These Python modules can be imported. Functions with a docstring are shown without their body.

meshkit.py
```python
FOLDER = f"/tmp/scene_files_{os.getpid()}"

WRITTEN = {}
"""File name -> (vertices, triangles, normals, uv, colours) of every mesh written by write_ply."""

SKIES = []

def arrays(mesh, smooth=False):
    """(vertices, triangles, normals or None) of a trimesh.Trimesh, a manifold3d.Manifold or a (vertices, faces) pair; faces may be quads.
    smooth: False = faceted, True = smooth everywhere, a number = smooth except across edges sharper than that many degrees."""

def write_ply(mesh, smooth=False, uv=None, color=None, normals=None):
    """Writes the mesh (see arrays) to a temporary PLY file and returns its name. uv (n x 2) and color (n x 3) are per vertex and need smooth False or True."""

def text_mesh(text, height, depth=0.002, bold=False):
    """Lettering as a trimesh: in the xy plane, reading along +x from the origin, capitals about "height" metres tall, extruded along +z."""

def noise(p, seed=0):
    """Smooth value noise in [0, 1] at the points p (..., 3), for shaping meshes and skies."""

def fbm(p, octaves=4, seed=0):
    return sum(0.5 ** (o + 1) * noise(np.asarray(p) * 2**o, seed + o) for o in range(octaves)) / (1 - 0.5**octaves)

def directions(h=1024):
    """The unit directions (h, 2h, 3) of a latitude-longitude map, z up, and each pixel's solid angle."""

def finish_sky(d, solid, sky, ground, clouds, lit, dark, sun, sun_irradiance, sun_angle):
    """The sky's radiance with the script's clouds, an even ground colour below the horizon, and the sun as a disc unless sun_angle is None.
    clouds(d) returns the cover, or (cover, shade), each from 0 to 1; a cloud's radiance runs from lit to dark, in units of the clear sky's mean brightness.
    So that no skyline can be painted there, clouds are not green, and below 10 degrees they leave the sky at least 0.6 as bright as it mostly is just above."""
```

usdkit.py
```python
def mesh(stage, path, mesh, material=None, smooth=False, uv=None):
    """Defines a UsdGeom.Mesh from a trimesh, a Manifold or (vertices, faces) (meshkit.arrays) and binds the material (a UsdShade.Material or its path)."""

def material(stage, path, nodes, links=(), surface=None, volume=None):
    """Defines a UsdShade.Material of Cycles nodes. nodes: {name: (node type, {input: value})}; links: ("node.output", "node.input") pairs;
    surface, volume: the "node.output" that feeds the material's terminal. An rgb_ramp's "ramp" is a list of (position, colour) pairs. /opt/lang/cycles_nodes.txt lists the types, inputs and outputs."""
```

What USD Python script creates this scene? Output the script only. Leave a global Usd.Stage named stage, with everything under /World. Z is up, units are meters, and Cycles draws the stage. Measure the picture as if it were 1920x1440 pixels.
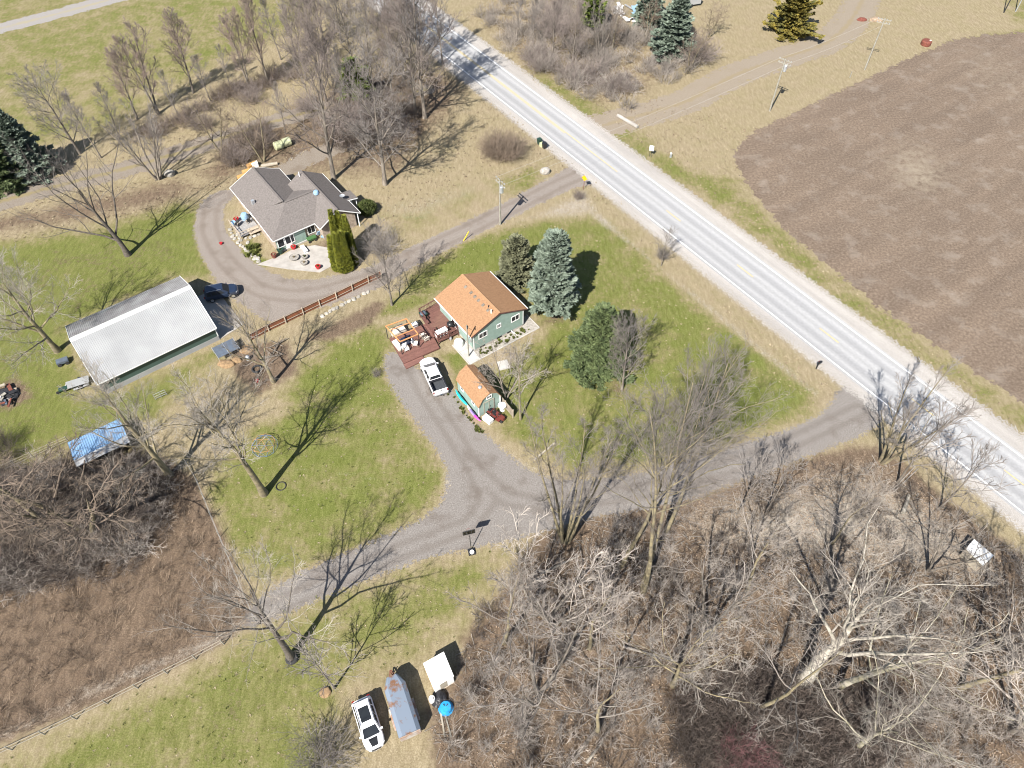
import math, random
import numpy as np, trimesh, shapely, manifold3d, usdkit, meshkit
from shapely.geometry import Polygon, LineString
from pxr import Usd, UsdGeom, UsdLux, UsdShade, Gf, Sdf, Vt

stage = Usd.Stage.CreateInMemory()
UsdGeom.SetStageUpAxis(stage, 'Z'); UsdGeom.SetStageMetersPerUnit(stage, 1.0)
UsdGeom.Xform.Define(stage, '/World'); UsdGeom.Scope.Define(stage, '/World/Looks')

# ---------------------------------------------------------------- camera, sky, sun, exposure
CAM_H, PITCH, FPX = 71.0, 51.5, 1340.0            # drone height (m), degrees below the horizon, focal length in pixels of a 1920 wide picture
SUN_EL, SUN_AZ = math.radians(46.0), math.radians(-152.5)   # azimuth = atan2(x, y) of the direction towards the sun
EXPOSURE = 1.18
cam = UsdGeom.Camera.Define(stage, '/World/camera')
cam.AddTranslateOp().Set(Gf.Vec3d(0, 0, CAM_H)); cam.AddRotateXOp().Set(90.0 - PITCH)
cam.CreateHorizontalApertureAttr(36.0); cam.CreateVerticalApertureAttr(27.0)
cam.CreateFocalLengthAttr(36.0 * FPX / 1920); cam.CreateClippingRangeAttr(Gf.Vec2f(0.5, 6000))
cam.CreateExposureAttr(EXPOSURE)
sky_mat = usdkit.material(stage, '/World/Looks/sky_light', {
    's': ('sky_texture', {'sky_type': 'single_scattering', 'sun_disc': False, 'sun_elevation': SUN_EL, 'sun_rotation': SUN_AZ, 'altitude': 250.0}),
    'b': ('background_shader', {'strength': 0.062})}, [('s.color', 'b.color')], surface='b.background')
dome = UsdLux.DomeLight.Define(stage, '/World/sky')
dome.GetPrim().SetCustomDataByKey('kind', 'structure')
UsdShade.MaterialBindingAPI.Apply(dome.GetPrim()).Bind(sky_mat)
sun = UsdLux.DistantLight.Define(stage, '/World/sun')
sun.CreateNormalizeAttr(True); sun.CreateIntensityAttr(1.2); sun.CreateAngleAttr(0.5); sun.CreateColorAttr(Gf.Vec3f(1.0, 0.955, 0.89))
sdir = Gf.Vec3d(math.cos(SUN_EL) * math.sin(SUN_AZ), math.cos(SUN_EL) * math.cos(SUN_AZ), math.sin(SUN_EL))
sun.AddTransformOp().Set(Gf.Matrix4d(Gf.Rotation(Gf.Vec3d(0, 0, 1), sdir), Gf.Vec3d(0, 0, 0)))

# ---------------------------------------------------------------- layout: a pixel of the 1920 x 1440 photograph to the point of the ground it shows
_p = math.radians(PITCH)
FWD = np.array([0, math.cos(_p), -math.sin(_p)]); UP = np.array([0, math.sin(_p), math.cos(_p)]); EYE = np.array([0, 0, CAM_H])
def G(px, py, z=0.0):
    d = FWD * FPX + np.array([1.0, 0, 0]) * (px - 960) + UP * (720 - py)
    return EYE + d * ((z - CAM_H) / d[2])
def G2(px, py, z=0.0): return G(px, py, z)[:2]
def GP(pts, z=0.0): return np.array([G2(*p, z) for p in pts])
def tall(base, top_y):
    """height of an upright thing whose foot is at pixel BASE and whose top reaches pixel row TOP_Y"""
    b, lo, hi = G(*base), 0.0, CAM_H * 0.9
    for _ in range(50):
        m = (lo + hi) / 2; q = b + [0, 0, m] - EYE
        if 720 - FPX * (q @ UP) / (q @ FWD) > top_y: lo = m
        else: hi = m
    return lo

# ---------------------------------------------------------------- helpers: names, things, parts
made = set()
def path_of(name, parent=None):
    base = (parent.GetPath().pathString if parent else '/World') + '/'
    n, k = name, 0
    while base + n in made:
        k += 1; n = f'{name}_{k:03d}'
    made.add(base + n)
    return base + n
def tag(prim, label=None, cat=None, group=None, kind=None):
    for k, v in (('label', label), ('category', cat), ('group', group), ('kind', kind)):
        if v: prim.SetCustomDataByKey(k, v)
    return prim
def place(x, loc, rz=0.0, scale=None, lean=None):
    x.AddTranslateOp().Set(Gf.Vec3d(*[float(v) for v in loc]))
    if lean: x.AddRotateXYZOp(opSuffix='lean').Set(Gf.Vec3f(*[float(math.degrees(v)) for v in lean]))
    x.AddRotateZOp().Set(float(math.degrees(rz)))
    if scale is not None: x.AddScaleOp().Set(Gf.Vec3f(*[float(v) for v in (scale if np.ndim(scale) else (scale,) * 3)]))
def thing(name, label, cat, loc=(0, 0, 0), rz=0.0, group=None, scale=None):
    x = UsdGeom.Xform.Define(stage, path_of(name)); place(x, loc, rz, scale)
    return tag(x.GetPrim(), label, cat, group)
def obj(name, mesh, mat, parent=None, smooth=False, label=None, cat=None, group=None, kind=None):
    if isinstance(mesh, MB): mesh = mesh.out()
    m = usdkit.mesh(stage, path_of(name, parent), mesh, MAT[mat] if isinstance(mat, str) else mat, smooth=smooth)
    return tag(m.GetPrim(), label, cat, group, kind)
def structure(name, mesh, mat, parent=None, smooth=False): return obj(name, mesh, mat, parent, smooth, kind=None if parent else 'structure')
def copy(first, name, label, cat, loc, rz=0.0, group=None, scale=None, lean=None):
    x = UsdGeom.Xform.Define(stage, path_of(name))
    x.GetPrim().GetReferences().AddInternalReference(first if isinstance(first, Sdf.Path) else first.GetPath())
    x.GetPrim().SetInstanceable(True)
    place(x, loc, rz, scale, lean)
    return tag(x.GetPrim(), label, cat, group)
def form(name):
    """a class prim: parts built under it appear only where a thing refers to it"""
    p = stage.CreateClassPrim('/World/' + name); p.SetTypeName('Xform'); made.add('/World/' + name)
    return p

class MB:
    def __init__(s): s.v, s.f, s.n = [], [], 0
    def add(s, v, f):
        v, f = np.asarray(v, float), np.asarray(f, int)
        if f.shape[1] == 4: f = np.vstack([f[:, [0, 1, 2]], f[:, [0, 2, 3]]])
        s.v.append(v); s.f.append(f + s.n); s.n += len(v); return s
    def out(s): return np.vstack(s.v), np.vstack(s.f)
    def box(s, c, d, rz=0.0):
        x, y, z = np.array(d, float) / 2
        v = np.array([[i * x, j * y, k * z] for k in (-1, 1) for j in (-1, 1) for i in (-1, 1)])
        if rz: v[:, :2] = v[:, :2] @ np.array([[math.cos(rz), math.sin(rz)], [-math.sin(rz), math.cos(rz)]])
        return s.add(v + np.array(c, float), [[0, 2, 3, 1], [4, 5, 7, 6], [0, 1, 5, 4], [2, 6, 7, 3], [0, 4, 6, 2], [1, 3, 7, 5]])
    def span(s, lo, hi): return s.box((np.array(lo, float) + hi) / 2, np.array(hi, float) - lo)
    def beam(s, p, q, w, h=None, up=(0, 0, 1)):
        p, q = np.array(p, float), np.array(q, float); t = q - p; t /= np.linalg.norm(t)
        up = np.array(up, float)
        if abs(t @ up) > 0.95: up = np.array([1.0, 0, 0])
        a = np.cross(t, up); a /= np.linalg.norm(a); b = np.cross(a, t); a *= w / 2; b *= (h or w) / 2
        v = np.array([e + i * a + j * b for e in (p, q) for j in (-1, 1) for i in (-1, 1)])
        return s.add(v, [[0, 1, 3, 2], [4, 6, 7, 5], [0, 4, 5, 1], [2, 3, 7, 6], [0, 2, 6, 4], [1, 5, 7, 3]])
    def tube(s, p, q, r0, r1=None, n=8):
        r1 = r0 if r1 is None else r1
        p, q = np.array(p, float), np.array(q, float); t = (q - p) / np.linalg.norm(q - p)
        a = np.cross(t, [0, 0, 1.0] if abs(t[2]) < 0.9 else [1.0, 0, 0]); a /= np.linalg.norm(a); b = np.cross(t, a)
        g = np.arange(n) * 2 * math.pi / n; ring = np.cos(g)[:, None] * a + np.sin(g)[:, None] * b
        v = np.vstack([p + r0 * ring, q + r1 * ring, [p], [q]]); i = np.arange(n); j = (i + 1) % n
        return s.add(v, np.vstack([np.c_[i, j, j + n], np.c_[i, j + n, i + n], np.c_[j, i, 0 * i + 2 * n], np.c_[i + n, j + n, 0 * i + 2 * n + 1]]))
    def lathe(s, prof, c=(0, 0, 0), n=16):
        prof = np.array(prof, float); g = np.arange(n) * 2 * math.pi / n; k = len(prof)
        v = np.stack([prof[:, None, 0] * np.cos(g), prof[:, None, 0] * np.sin(g), np.repeat(prof[:, 1:], n, 1)], -1).reshape(-1, 3) + np.array(c, float)
        i, j = np.meshgrid(np.arange(k - 1), np.arange(n), indexing='ij'); i, j = i.ravel(), j.ravel(); jj = (j + 1) % n
        return s.add(v, np.c_[i * n + j, i * n + jj, (i + 1) * n + jj, (i + 1) * n + j])
    def prism(s, poly, z0, z1):
        m = trimesh.creation.extrude_polygon(Polygon(poly), z1 - z0, engine='earcut'); return s.add(m.vertices + [0, 0, z0], m.faces)
    def hull(s, pts):
        m = manifold3d.Manifold.hull_points(np.asarray(pts, float)).to_mesh(); return s.add(m.vert_properties[:, :3], m.tri_verts)
    def slab(s, q, t):
        """a quad (or polygon) Q given counter-clockwise from outside, thickened by T behind its face"""
        q = np.array(q, float); n = np.cross(q[1] - q[0], q[2] - q[0]); n /= np.linalg.norm(n); k = len(q)
        f = [[0, i, i + 1] for i in range(1, k - 1)] + [[k, k + i + 1, k + i] for i in range(1, k - 1)]
        for i in range(k):
            j = (i + 1) % k; f += [[i, k + i, k + j], [i, k + j, j]]
        return s.add(np.vstack([q, q - n * t]), f)
    def extr(s, prof, p, q, closed=True):
        """profile points (across, up) swept straight from P to Q along a horizontal or sloping line, capped"""
        p, q = np.array(p, float), np.array(q, float); t = (q - p) / np.linalg.norm(q - p)
        a = np.cross(t, [0, 0, 1.0]); a /= np.linalg.norm(a); b = np.cross(a, t); pr = np.array(prof, float)
        return s.hull(np.vstack([e + pr[:, :1] * a + pr[:, 1:] * b for e in (p, q)]))
    def moved(s, loc, rz=0.0):
        o = MB(); R = np.array([[math.cos(rz), math.sin(rz), 0], [-math.sin(rz), math.cos(rz), 0], [0, 0, 1]])
        for v, f in zip(s.v, s.f): o.v.append(v @ R + np.array(loc, float)); o.f.append(f)
        o.n = s.n; return o

# ---------------------------------------------------------------- materials
MAT = {}
def lerp(a, b, t): return tuple(float(x + (y - x) * t) for x, y in zip(a, b))
def mk(name, col, rough=0.7, col2=None, scale=2.0, detail=4.0, metal=0.0, spec=0.5, bump=0.0, bscale=None, world=False, rnd=0.0, stretch=None, lo=0.35, hi=0.65, coat=0.0, trans=0.0):
    """a principled material whose colour wanders between COL and COL2 with noise (object space unless WORLD); RND: how far copies differ"""
    col2 = col2 or lerp(col, (0, 0, 0), 0.22)
    N = {'p': ('principled_bsdf', {'roughness': rough, 'metallic': metal, 'specular_ior_level': spec, 'coat_weight': coat}),
         't': ('geometry' if world else 'texture_coordinate', {}), 'n': ('noise_texture', {'scale': scale, 'detail': detail, 'roughness': 0.6}),
         'r': ('rgb_ramp', {'ramp': [(lo, col2), (hi, col)]})}
    src = 't.position' if world else 't.object'; L = []
    if stretch:
        N['m'] = ('mapping', {'scale': stretch}); L += [(src, 'm.vector')]; src = 'm.vector'
    L += [(src, 'n.vector'), ('n.fac', 'r.fac')]; c = 'r.color'
    if rnd:
        N['o'] = ('object_info', {}); N['mr'] = ('map_range', {'from_min': 0.0, 'from_max': 1.0, 'to_min': 1 - rnd, 'to_max': 1 + rnd}); N['h'] = ('hsv', {})
        L += [('o.random', 'mr.value'), ('mr.result', 'h.value'), (c, 'h.color')]; c = 'h.color'
    L += [(c, 'p.base_color')]
    if bump:
        N['bn'] = ('noise_texture', {'scale': bscale or scale * 4, 'detail': 4.0}); N['b'] = ('bump', {'strength': 0.8, 'distance': bump})
        L += [(src, 'bn.vector'), ('bn.fac', 'b.height'), ('b.normal', 'p.normal')]
    out = 'p.BSDF'
    if trans:
        N['tr'] = ('translucent_bsdf', {}); N['mx'] = ('mix_closure', {'fac': trans}); L += [(c, 'tr.color'), ('p.BSDF', 'mx.closure1'), ('tr.BSDF', 'mx.closure2')]; out = 'mx.closure'
    MAT[name] = usdkit.material(stage, '/World/Looks/' + name, N, L, surface=out)
mk('bark', (0.22, 0.19, 0.155), 0.9, (0.095, 0.08, 0.065), 3.0, bump=0.03, rnd=0.15, stretch=(1, 1, 0.35))
mk('mossy_bark', (0.25, 0.21, 0.12), 0.9, (0.11, 0.092, 0.063), 1.2, bump=0.03, rnd=0.12)
mk('pale_bark', (0.42, 0.385, 0.325), 0.9, (0.20, 0.18, 0.145), 2.0, bump=0.03, rnd=0.1)
mk('dark_bark', (0.125, 0.105, 0.085), 0.9, (0.06, 0.05, 0.042), 3.0, bump=0.03)
mk('dark_twigs', (0.16, 0.14, 0.125), 0.9, (0.09, 0.078, 0.07), 0.6)
mk('grey_twigs', (0.235, 0.21, 0.19), 0.9, (0.13, 0.113, 0.10), 0.6, rnd=0.18)
mk('pale_twigs', (0.30, 0.27, 0.235), 0.9, (0.17, 0.15, 0.125), 0.6, rnd=0.15)
mk('purple_twigs', (0.22, 0.182, 0.162), 0.9, (0.135, 0.11, 0.097), 0.5, rnd=0.15)
mk('rosy_twigs', (0.265, 0.195, 0.168), 0.9, (0.17, 0.14, 0.122), 0.4, rnd=0.12)
mk('brown_twigs', (0.185, 0.14, 0.105), 0.9, (0.10, 0.078, 0.058), 0.6, rnd=0.2)
mk('red_twigs', (0.19, 0.085, 0.085), 0.8, (0.12, 0.06, 0.062), 1.0)
mk('brush_twigs', (0.32, 0.285, 0.25), 0.9, (0.175, 0.15, 0.128), 0.5, rnd=0.3)
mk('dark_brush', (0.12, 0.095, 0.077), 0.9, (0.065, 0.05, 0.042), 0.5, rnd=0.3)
mk('dead_leaves', (0.27, 0.205, 0.145), 0.95, (0.14, 0.10, 0.068), 3.0, rnd=0.3)
mk('blue_needles', (0.235, 0.285, 0.225), 0.75, (0.09, 0.12, 0.085), 1.1, trans=0.15)
mk('green_needles', (0.125, 0.16, 0.062), 0.75, (0.048, 0.07, 0.026), 1.0, rnd=0.12, trans=0.12)
mk('olive_needles', (0.20, 0.205, 0.12), 0.75, (0.085, 0.09, 0.05), 1.0, trans=0.15)
mk('cedar_needles', (0.23, 0.235, 0.022), 0.75, (0.09, 0.105, 0.01), 1.5, rnd=0.1, trans=0.2)
mk('golden_needles', (0.27, 0.21, 0.035), 0.8, (0.10, 0.10, 0.03), 0.6, trans=0.15)
mk('pine_needles', (0.125, 0.165, 0.025), 0.75, (0.055, 0.08, 0.014), 0.8, trans=0.12)
mk('orange_shingles', (0.345, 0.202, 0.112), 0.95, (0.205, 0.115, 0.062), 5.5, detail=8, spec=0.2, bump=0.012, bscale=9.0, lo=0.28, hi=0.72)
mk('orange_ridge', (0.39, 0.235, 0.13), 0.95, (0.33, 0.19, 0.10), 4.0, spec=0.2)
mk('grey_shingles', (0.185, 0.166, 0.155), 0.95, (0.105, 0.093, 0.087), 4.5, detail=8, spec=0.2, bump=0.012, bscale=9.0, lo=0.28, hi=0.72)
mk('green_siding', (0.245, 0.33, 0.29), 0.7, (0.205, 0.285, 0.248), 1.6, detail=7)
mk('dark_green_steel', (0.055, 0.095, 0.085), 0.5, (0.045, 0.08, 0.07), 1.0)
mk('white_trim', (0.78, 0.78, 0.76), 0.55, (0.68, 0.68, 0.66), 2.0)
mk('white_steel', (0.315, 0.32, 0.323), 0.5, (0.255, 0.26, 0.262), 0.35, metal=0.0, spec=0.35, detail=8, lo=0.34, hi=0.64)
mk('mottled_steel', (0.30, 0.30, 0.305), 0.5, (0.17, 0.16, 0.16), 0.5, detail=7)  # far barn slope: darker and more mottled than the near one
mk('blue_steel', (0.20, 0.34, 0.52), 0.4, (0.155, 0.265, 0.42), 0.8, detail=7, metal=0.1)
mk('galvanised', (0.50, 0.52, 0.54), 0.4, (0.38, 0.40, 0.42), 2.0, metal=0.5)
mk('concrete', (0.37, 0.345, 0.315), 0.9, (0.28, 0.26, 0.235), 0.9, detail=7, bump=0.004, bscale=20.0)
mk('pale_concrete', (0.44, 0.42, 0.39), 0.9, (0.34, 0.325, 0.30), 0.9, detail=7)
mk('stone_wall', (0.40, 0.33, 0.26), 0.9, (0.22, 0.175, 0.14), 3.0, bump=0.03)
mk('stone', (0.30, 0.28, 0.25), 0.9, (0.18, 0.165, 0.145), 3.5, bump=0.03, rnd=0.2)
mk('pale_stone', (0.36, 0.34, 0.30), 0.9, (0.24, 0.222, 0.19), 3.5, rnd=0.22)
mk('deck_wood', (0.195, 0.095, 0.075), 0.7, (0.14, 0.066, 0.053), 2.2, rnd=0.15, stretch=(1, 4, 1))
mk('deck_rail', (0.13, 0.058, 0.047), 0.7, (0.09, 0.04, 0.033), 2.0)
mk('cedar_beam', (0.55, 0.27, 0.11), 0.7, (0.42, 0.19, 0.075), 3.0)
mk('fence_red', (0.23, 0.085, 0.04), 0.8, (0.16, 0.058, 0.028), 2.0, rnd=0.1)
mk('fence_grey', (0.30, 0.255, 0.20), 0.85, (0.19, 0.155, 0.12), 2.0)
mk('grey_deck', (0.27, 0.262, 0.258), 0.85, (0.20, 0.193, 0.187), 2.0, rnd=0.18)
mk('plank', (0.42, 0.35, 0.27), 0.85, (0.30, 0.25, 0.19), 2.0, rnd=0.15)
mk('fresh_wood', (0.48, 0.28, 0.10), 0.85, (0.34, 0.19, 0.065), 4.0)
mk('pole_wood', (0.30, 0.285, 0.24), 0.9, (0.20, 0.185, 0.155), 3.0)
mk('white_paint', (0.80, 0.80, 0.80), 0.25, (0.76, 0.76, 0.765), 1.0, coat=0.6)
mk('navy_paint', (0.018, 0.028, 0.055), 0.25, (0.015, 0.024, 0.048), 1.0, coat=0.7)
mk('black_paint', (0.02, 0.021, 0.023), 0.35, (0.015, 0.015, 0.016), 2.0)
mk('glass', (0.022, 0.026, 0.03), 0.22, (0.018, 0.02, 0.024), 1.0, spec=0.3)
mk('rubber', (0.025, 0.025, 0.026), 0.85, (0.018, 0.018, 0.018), 6.0)
mk('bed_liner', (0.055, 0.06, 0.068), 0.6, (0.042, 0.046, 0.052), 3.0)
mk('dark_metal', (0.045, 0.045, 0.048), 0.5, (0.03, 0.03, 0.032), 4.0, metal=0.3)
mk('tail_red', (0.28, 0.015, 0.012), 0.25, (0.2, 0.01, 0.01), 2.0)
mk('lamp_clear', (0.62, 0.64, 0.66), 0.15, (0.5, 0.52, 0.54), 4.0)
mk('chrome', (0.6, 0.6, 0.61), 0.25, (0.5, 0.5, 0.51), 3.0, metal=0.8)
mk('rusty_steel', (0.165, 0.20, 0.25), 0.5, (0.17, 0.088, 0.048), 0.8, detail=9, metal=0.1, spec=0.4, lo=0.37, hi=0.45)
mk('rusty_side', (0.38, 0.36, 0.34), 0.6, (0.25, 0.13, 0.07), 0.9, detail=8, lo=0.42, hi=0.6)
mk('rust', (0.19, 0.055, 0.035), 0.85, (0.10, 0.032, 0.022), 5.0)
mk('maroon', (0.15, 0.032, 0.026), 0.5, (0.10, 0.022, 0.018), 4.0)
mk('red_plastic', (0.42, 0.02, 0.025), 0.4, (0.32, 0.015, 0.018), 4.0)
mk('blue_plastic', (0.03, 0.30, 0.62), 0.35, (0.02, 0.23, 0.50), 4.0)
mk('cyan_plastic', (0.02, 0.58, 0.66), 0.3, (0.018, 0.50, 0.58), 3.0)
mk('green_plastic', (0.06, 0.14, 0.05), 0.5, (0.04, 0.10, 0.035), 4.0)
mk('dark_green', (0.02, 0.055, 0.04), 0.5, (0.015, 0.04, 0.03), 4.0)
mk('pale_blue', (0.26, 0.40, 0.55), 0.5, (0.20, 0.32, 0.46), 3.0)
mk('lime_bark', (0.36, 0.33, 0.27), 0.9, (0.20, 0.18, 0.11), 1.0, bump=0.03)
mk('mid_twigs', (0.195, 0.172, 0.155), 0.9, (0.115, 0.10, 0.088), 0.6, rnd=0.12)
mk('bar_blue', (0.12, 0.19, 0.32), 0.5, (0.09, 0.14, 0.25), 3.0)
mk('yellow_paint', (0.75, 0.50, 0.01), 0.5, (0.65, 0.42, 0.01), 4.0)
mk('orange_yellow', (0.80, 0.38, 0.005), 0.45, (0.74, 0.34, 0.005), 4.0)
mk('cushion', (0.55, 0.49, 0.42), 0.95, (0.46, 0.41, 0.35), 5.0)
mk('white_cloth', (0.74, 0.73, 0.71), 0.9, (0.62, 0.61, 0.59), 3.0)
mk('navy_rug', (0.018, 0.024, 0.045), 0.9, (0.012, 0.016, 0.03), 3.0)
mk('hay_wrap', (0.50, 0.52, 0.33), 0.6, (0.40, 0.42, 0.24), 4.0)
mk('tan_tarp', (0.27, 0.18, 0.095), 0.95, (0.17, 0.11, 0.06), 2.6)
mk('slate_panel', (0.10, 0.125, 0.16), 0.4, (0.08, 0.095, 0.12), 2.0)
mk('black_plastic', (0.022, 0.023, 0.027), 0.45, (0.014, 0.014, 0.017), 4.0)
mk('line_white', (0.78, 0.78, 0.77), 0.7, (0.55, 0.55, 0.545), 1.4, world=True, detail=6)
mk('line_yellow', (0.66, 0.48, 0.13), 0.7, (0.46, 0.37, 0.17), 1.2, world=True, detail=6)
mk('wire', (0.45, 0.44, 0.42), 0.6)
mk('fence_tape', (0.36, 0.32, 0.25), 0.8, (0.26, 0.225, 0.175), 2.0)
mk('shrub_green', (0.085, 0.105, 0.02), 0.8, (0.035, 0.05, 0.012), 5.0, trans=0.12)
mk('weed_green', (0.17, 0.19, 0.045), 0.85, (0.10, 0.115, 0.027), 3.0, rnd=0.35, trans=0.25)
mk('straw', (0.36, 0.30, 0.20), 0.95, (0.24, 0.195, 0.125), 3.0, rnd=0.3)

# ---------------------------------------------------------------- the road's line (two straight edge lines, seen in the photograph)
_l = GP([(856.7, 121.7), (1100, 315), (1400, 553.3), (1720, 803.3)]); _r = GP([(998.3, 169.2), (1183, 306.7), (1411, 481.7), (1558, 592.5), (1786, 760), (1878, 829)])
ROAD_D = (_l[-1] - _l[0]) / np.linalg.norm(_l[-1] - _l[0]); ROAD_N = np.array([-ROAD_D[1], ROAD_D[0]])     # N points to the far (field) side
_off = [float(np.mean((q - _l[0]) @ ROAD_N)) for q in (_l, _r)]
ROAD_W = (_off[1] - _off[0]) / 2; ROAD_C = _l[0] + ROAD_N * (_off[0] + ROAD_W)
def road_pt(s, lat, z=0.0): q = ROAD_C + ROAD_D * s + ROAD_N * lat; return np.array([q[0], q[1], z])
def road_lat(xy): return (xy - ROAD_C) @ ROAD_N
def road_s(xy): return (xy - ROAD_C) @ ROAD_D

# ---------------------------------------------------------------- where things lie on the ground, as outlines in pixels of the photograph
def poly(pts): return Polygon(GP(pts)).buffer(0)
def lane(pts, w):
    """a lane along pixel points PTS, W metres wide (one width per point)"""
    c = GP(pts); w = np.broadcast_to(w, len(c)); u = []
    t = np.r_[0, np.cumsum(np.linalg.norm(np.diff(c, axis=0), axis=1))]; tt = np.arange(0, t[-1], 0.7)
    from scipy.interpolate import PchipInterpolator
    x = np.c_[PchipInterpolator(t, c[:, 0])(tt), PchipInterpolator(t, c[:, 1])(tt)]; ww = np.interp(tt, t, w)
    return shapely.union_all([Polygon(np.vstack([trimesh.path.creation.circle_pattern(0, 0, 1).vertices]) if False else np.c_[a[0] + b / 2 * np.cos(np.arange(12) * math.pi / 6), a[1] + b / 2 * np.sin(np.arange(12) * math.pi / 6)]) for a, b in zip(x, ww)]), LineString(x)
DRIVE = poly([(728, 664), (741, 668), (770, 690), (845, 738), (858, 772), (890, 805), (938, 850), (985, 888), (1030, 906), (1100, 908), (1200, 897), (1300, 868), (1400, 838), (1480, 813), (1538, 788), (1562, 766), (1576, 740),
              (1590, 728), (1642, 770), (1640, 792), (1596, 816), (1500, 852), (1400, 890), (1300, 925), (1200, 948), (1110, 962), (1030, 985), (960, 1003), (880, 1020), (800, 1037), (730, 1062), (650, 1092), (580, 1122), (515, 1150), (466, 1170), (462, 1160),
              (490, 1130), (560, 1085), (640, 1050), (720, 1015), (790, 985), (835, 948), (850, 905), (845, 872), (820, 830), (790, 790), (757, 745), (737, 715), (729, 688)]).buffer(-0.5).buffer(1.0).buffer(-0.5)
LOOP, LOOP_LINE = lane([(1105, 322), (1060, 340), (1000, 370), (900, 420), (800, 468), (745, 496), (700, 520), (640, 538), (560, 555), (500, 548), (455, 520), (425, 490), (402, 455), (392, 420), (398, 385), (425, 365)], [6.0, 4.0, 3.1, 2.9, 3.0, 3.2, 4.0, 4.6, 5.6, 6.5, 5.5, 4.6, 4.0, 3.6, 3.2, 2.6])
YARD = poly([(440, 545), (500, 528), (590, 528), (600, 552), (560, 585), (520, 605), (490, 590), (470, 575)])
LOOP = LOOP.union(YARD).buffer(0.6).buffer(-0.6)
DRIVE_LINE = shapely.MultiLineString([GP(q) for q in ([(775, 690), (800, 740), (850, 815), (890, 880), (915, 940), (880, 985), (760, 1030), (600, 1100), (470, 1160)], [(890, 880), (950, 935), (1020, 946), (1100, 936), (1200, 922), (1300, 897), (1400, 864), (1480, 832), (1610, 770)])])
TRACK, TRACK_LINE = lane([(-80, 400), (0, 378), (120, 345), (240, 315), (330, 288), (420, 258), (520, 226), (620, 200), (720, 182), (800, 168)], [3.6, 3.6, 3.5, 3.4, 3.3, 3.2, 3.0, 2.8, 2.6, 2.2])
FIELD_TRACK, FT_LINE = lane([(1085, 245), (1180, 222), (1280, 192), (1380, 140), (1470, 108), (1540, 85), (1590, 45), (1620, -20)], [5.0, 4.2, 4.2, 4.2, 4.2, 4.2, 4.4, 4.6])
FAR_ROAD, FAR_LINE = lane([(-220, 95), (0, 53), (110, 25), (225, -6), (420, -60)], [4.4, 4.4, 4.4, 4.4, 4.4])
BACK_LANE, _ = lane([(520, 330), (570, 300), (640, 272), (700, 252)], [2.2, 2.6, 2.6, 1.8])
FIELD = poly([(1384, 292), (1392, 272), (1420, 250), (1470, 225), (1560, 182), (1700, 116), (1790, 78), (1850, 68), (1930, 62), (2300, 40), (3200, 300), (3200, 1500), (2400, 1080), (1920, 748), (1830, 690), (1740, 630), (1640, 560), (1540, 480), (1470, 420), (1420, 362), (1392, 322)])
PAVED = shapely.union_all([DRIVE, LOOP])
def wgt(xy, poly_, feather):
    """1 well inside the outline, 0 well outside it, blending over FEATHER metres"""
    p = shapely.points(xy); d = shapely.distance(p, poly_.boundary); d = np.where(shapely.contains(poly_, p), d, -d)
    t = np.clip(d / feather * 0.5 + 0.5, 0, 1); return t * t * (3 - 2 * t)
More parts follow.
